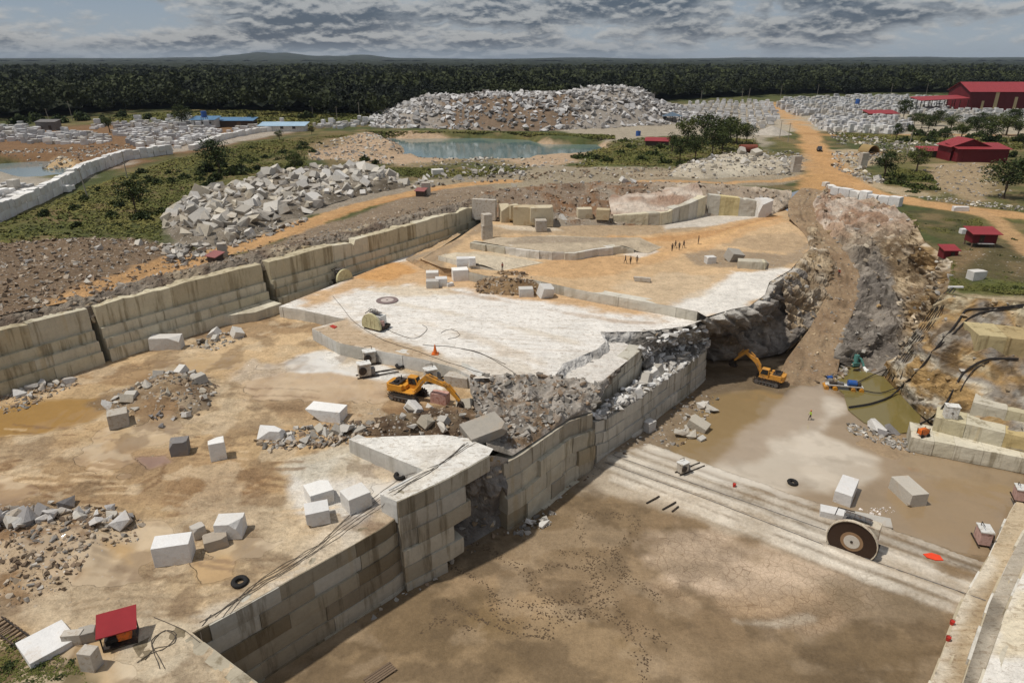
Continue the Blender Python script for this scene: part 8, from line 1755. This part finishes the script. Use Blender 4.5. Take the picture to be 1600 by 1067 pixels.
# ------------------------------------------------------------------ people
def person_mesh(pose, seed):
    """one continuous skinned body; returns mesh"""
    V = []; E_ = []; R = []
    def v(p, r, par=None):
        V.append(p); R.append(r); i = len(V)-1
        if par is not None: E_.append((par, i))
        return i
    s = pose; pel = v((0, 0, .95), .125); wa = v((0, .01, 1.08), .115, pel); ch = v((0, .0, 1.28), .145, wa); nk = v((0, 0, 1.47), .06, ch); hd = v((0, .015, 1.56), .075, nk); v((0, .02, 1.66), .088, hd); 
    v((0, .105, 1.585), .022, hd)
    for sd in (-1, 1):
        sw = s*sd; hp = v((sd*.09, 0, .90), .095, pel); kn = v((sd*.10, .20*sw+.03, .50), .062, hp); an = v((sd*.10, .26*sw-(.10 if sw < 0 else .0), .10), .042, kn); v((sd*.105, .26*sw+.14-(.10 if sw < 0 else 0), .045), .040, an)
        sh = v((sd*.19, 0, 1.40), .065, ch); el = v((sd*.245, -.12*sw, 1.13), .042, sh); wr = v((sd*.25, -.20*sw+.06, .90), .03, el); pm = v((sd*.25, -.22*sw+.09, .83), .034, wr)
        for f in range(4): k = v((sd*.25+(f-1.5)*.02*.2, -.22*sw+.075+f*.02, .765+(.006 if f in (0, 3) else 0)), .010, pm); v((sd*.242+(f-1.5)*.004, -.22*sw+.085+f*.02, .725+(.012 if f in (0, 3) else 0)), .008, k)
        th = v((sd*.225, -.22*sw+.125, .82), .012, pm); v((sd*.22, -.22*sw+.145, .785), .009, th)
    me = bpy.data.meshes.new('person'); me.from_pydata(V, E_, []); o = bpy.data.objects.new('person', me); COL.objects.link(o)
    md = o.modifiers.new('skin', 'SKIN'); sv = me.skin_vertices[0].data
    for i, r in enumerate(R): sv[i].radius = (r, r*.85 if i in (0, 1, 2) else r)
    sv[0].use_root = True
    o.modifiers.new('sub', 'SUBSURF').levels = 1
    dg = bpy.context.evaluated_depsgraph_get(); ev = o.evaluated_get(dg); out = bpy.data.meshes.new_from_object(ev); bpy.data.objects.remove(o); return out
M_SKIN = simple_mat('skin', lin(140, 98, 72), .6, var=.08); M_NAVY = simple_mat('dark_cloth', lin(44, 44, 50), .9); M_BROWNC = simple_mat('brown_cloth', lin(84, 66, 54), .9); M_HIVIS = simple_mat('yellow_green_vest', lin(170, 196, 60), .8); M_HAIR = simple_mat('black_hair', lin(24, 22, 22), .7); M_REDC = simple_mat('red_cloth', lin(150, 50, 44), .9); M_TROU = simple_mat('dark_trousers', lin(50, 46, 46), .9)
PM = [person_mesh(.0, 1), person_mesh(.9, 2), person_mesh(-.7, 3)]
def person(u, v, k, yaw, shirt, label, hat=None, group=None, sc=1.):
    me = PM[k].copy(); me.materials.clear()
    for m in (M_SKIN, shirt, M_TROU, M_BLACK): me.materials.append(m)
    idx = []
    for p in me.polygons:
        c = p.center; idx.append(0 if c.z > 1.45 or (abs(c.x) > .2 and c.z < .92 and c.z > .6) else 1 if c.z > .98 or abs(c.x) > .2 else 3 if c.z < .12 else 2)
    me.polygons.foreach_set('material_index', np.array(idx, np.int32)); me.polygons.foreach_set('use_smooth', np.ones(len(me.polygons), bool))
    o = bpy.data.objects.new('person', me); COL.objects.link(o); o.location = hit(u, v); o.rotation_euler = (0, 0, yaw); o.scale = (sc,)*3; tag(o, label, 'person', group)
    m = MB(); ring = [(.105*math.cos(a), .02+.115*math.sin(a)) for a in np.linspace(0, 2*math.pi, 13)[:-1]]
    n = 12; lv = [(1.62, 1.0), (1.68, 1.02), (1.74, .75), (1.77, .3)]; m.add([(x*s, .02+(y-.02)*s, z) for z, s in lv for x, y in ring], [(i*n+j, i*n+(j+1) % n, (i+1)*n+(j+1) % n, (i+1)*n+j) for i in range(3) for j in range(n)]+[tuple(3*n+j for j in range(n))])
    if hat: m.add([(x*1.25, .02+(y-.02)*1.35, 1.655) for x, y in ring], [tuple(range(n))])
    m.build('hard_hat' if hat else 'hair', hat or M_HAIR, o, smooth_=True); return o
person(977, 412, 1, 1.8, M_NAVY, 'person in dark clothes walking, left of the three on the orange sand'); person(985, 413, 0, .5, M_BROWNC, 'person in brown clothes standing, middle of the three on the orange sand'); person(995, 412, 2, 2.6, M_BROWNC, 'person in brown clothes stepping, right of the three on the orange sand')
person(1050, 393, 0, .3, M_NAVY, 'person in dark clothes, leftmost of the four by the stony mound', sc=1.05); person(1055, 388, 1, 1., M_NAVY, 'person in dark clothes, hindmost of the four by the stony mound', sc=1.05); person(1061, 391, 2, -.6, M_NAVY, 'person in dark clothes, third of the four by the stony mound', sc=1.05); person(1068, 388, 1, 2.2, M_NAVY, 'person in dark clothes striding, rightmost of the four by the stony mound', sc=1.05)
person(1091, 382, 0, 1.2, M_NAVY, 'person in dark clothes standing alone farther up the orange track', sc=1.15); person(1310, 432, 1, 2.7, M_REDC, 'person in a reddish shirt walking on the haul ramp', M_WPAINT); person(1265, 656, 2, 1.4, M_HIVIS, 'worker in a yellow green vest and orange hard hat on the wet pit floor', M_ORG)
person(785, 423, 0, .4, M_REDC, 'person in a dark red shirt beside the long step behind the brown spoil', sc=.95)
RUBL.build('rubble', 'loose broken stone scattered over slopes, heaps and floors', 'rubble', M_RUB)
print('all done', round(time.time()-T0, 1), len(bpy.data.objects))
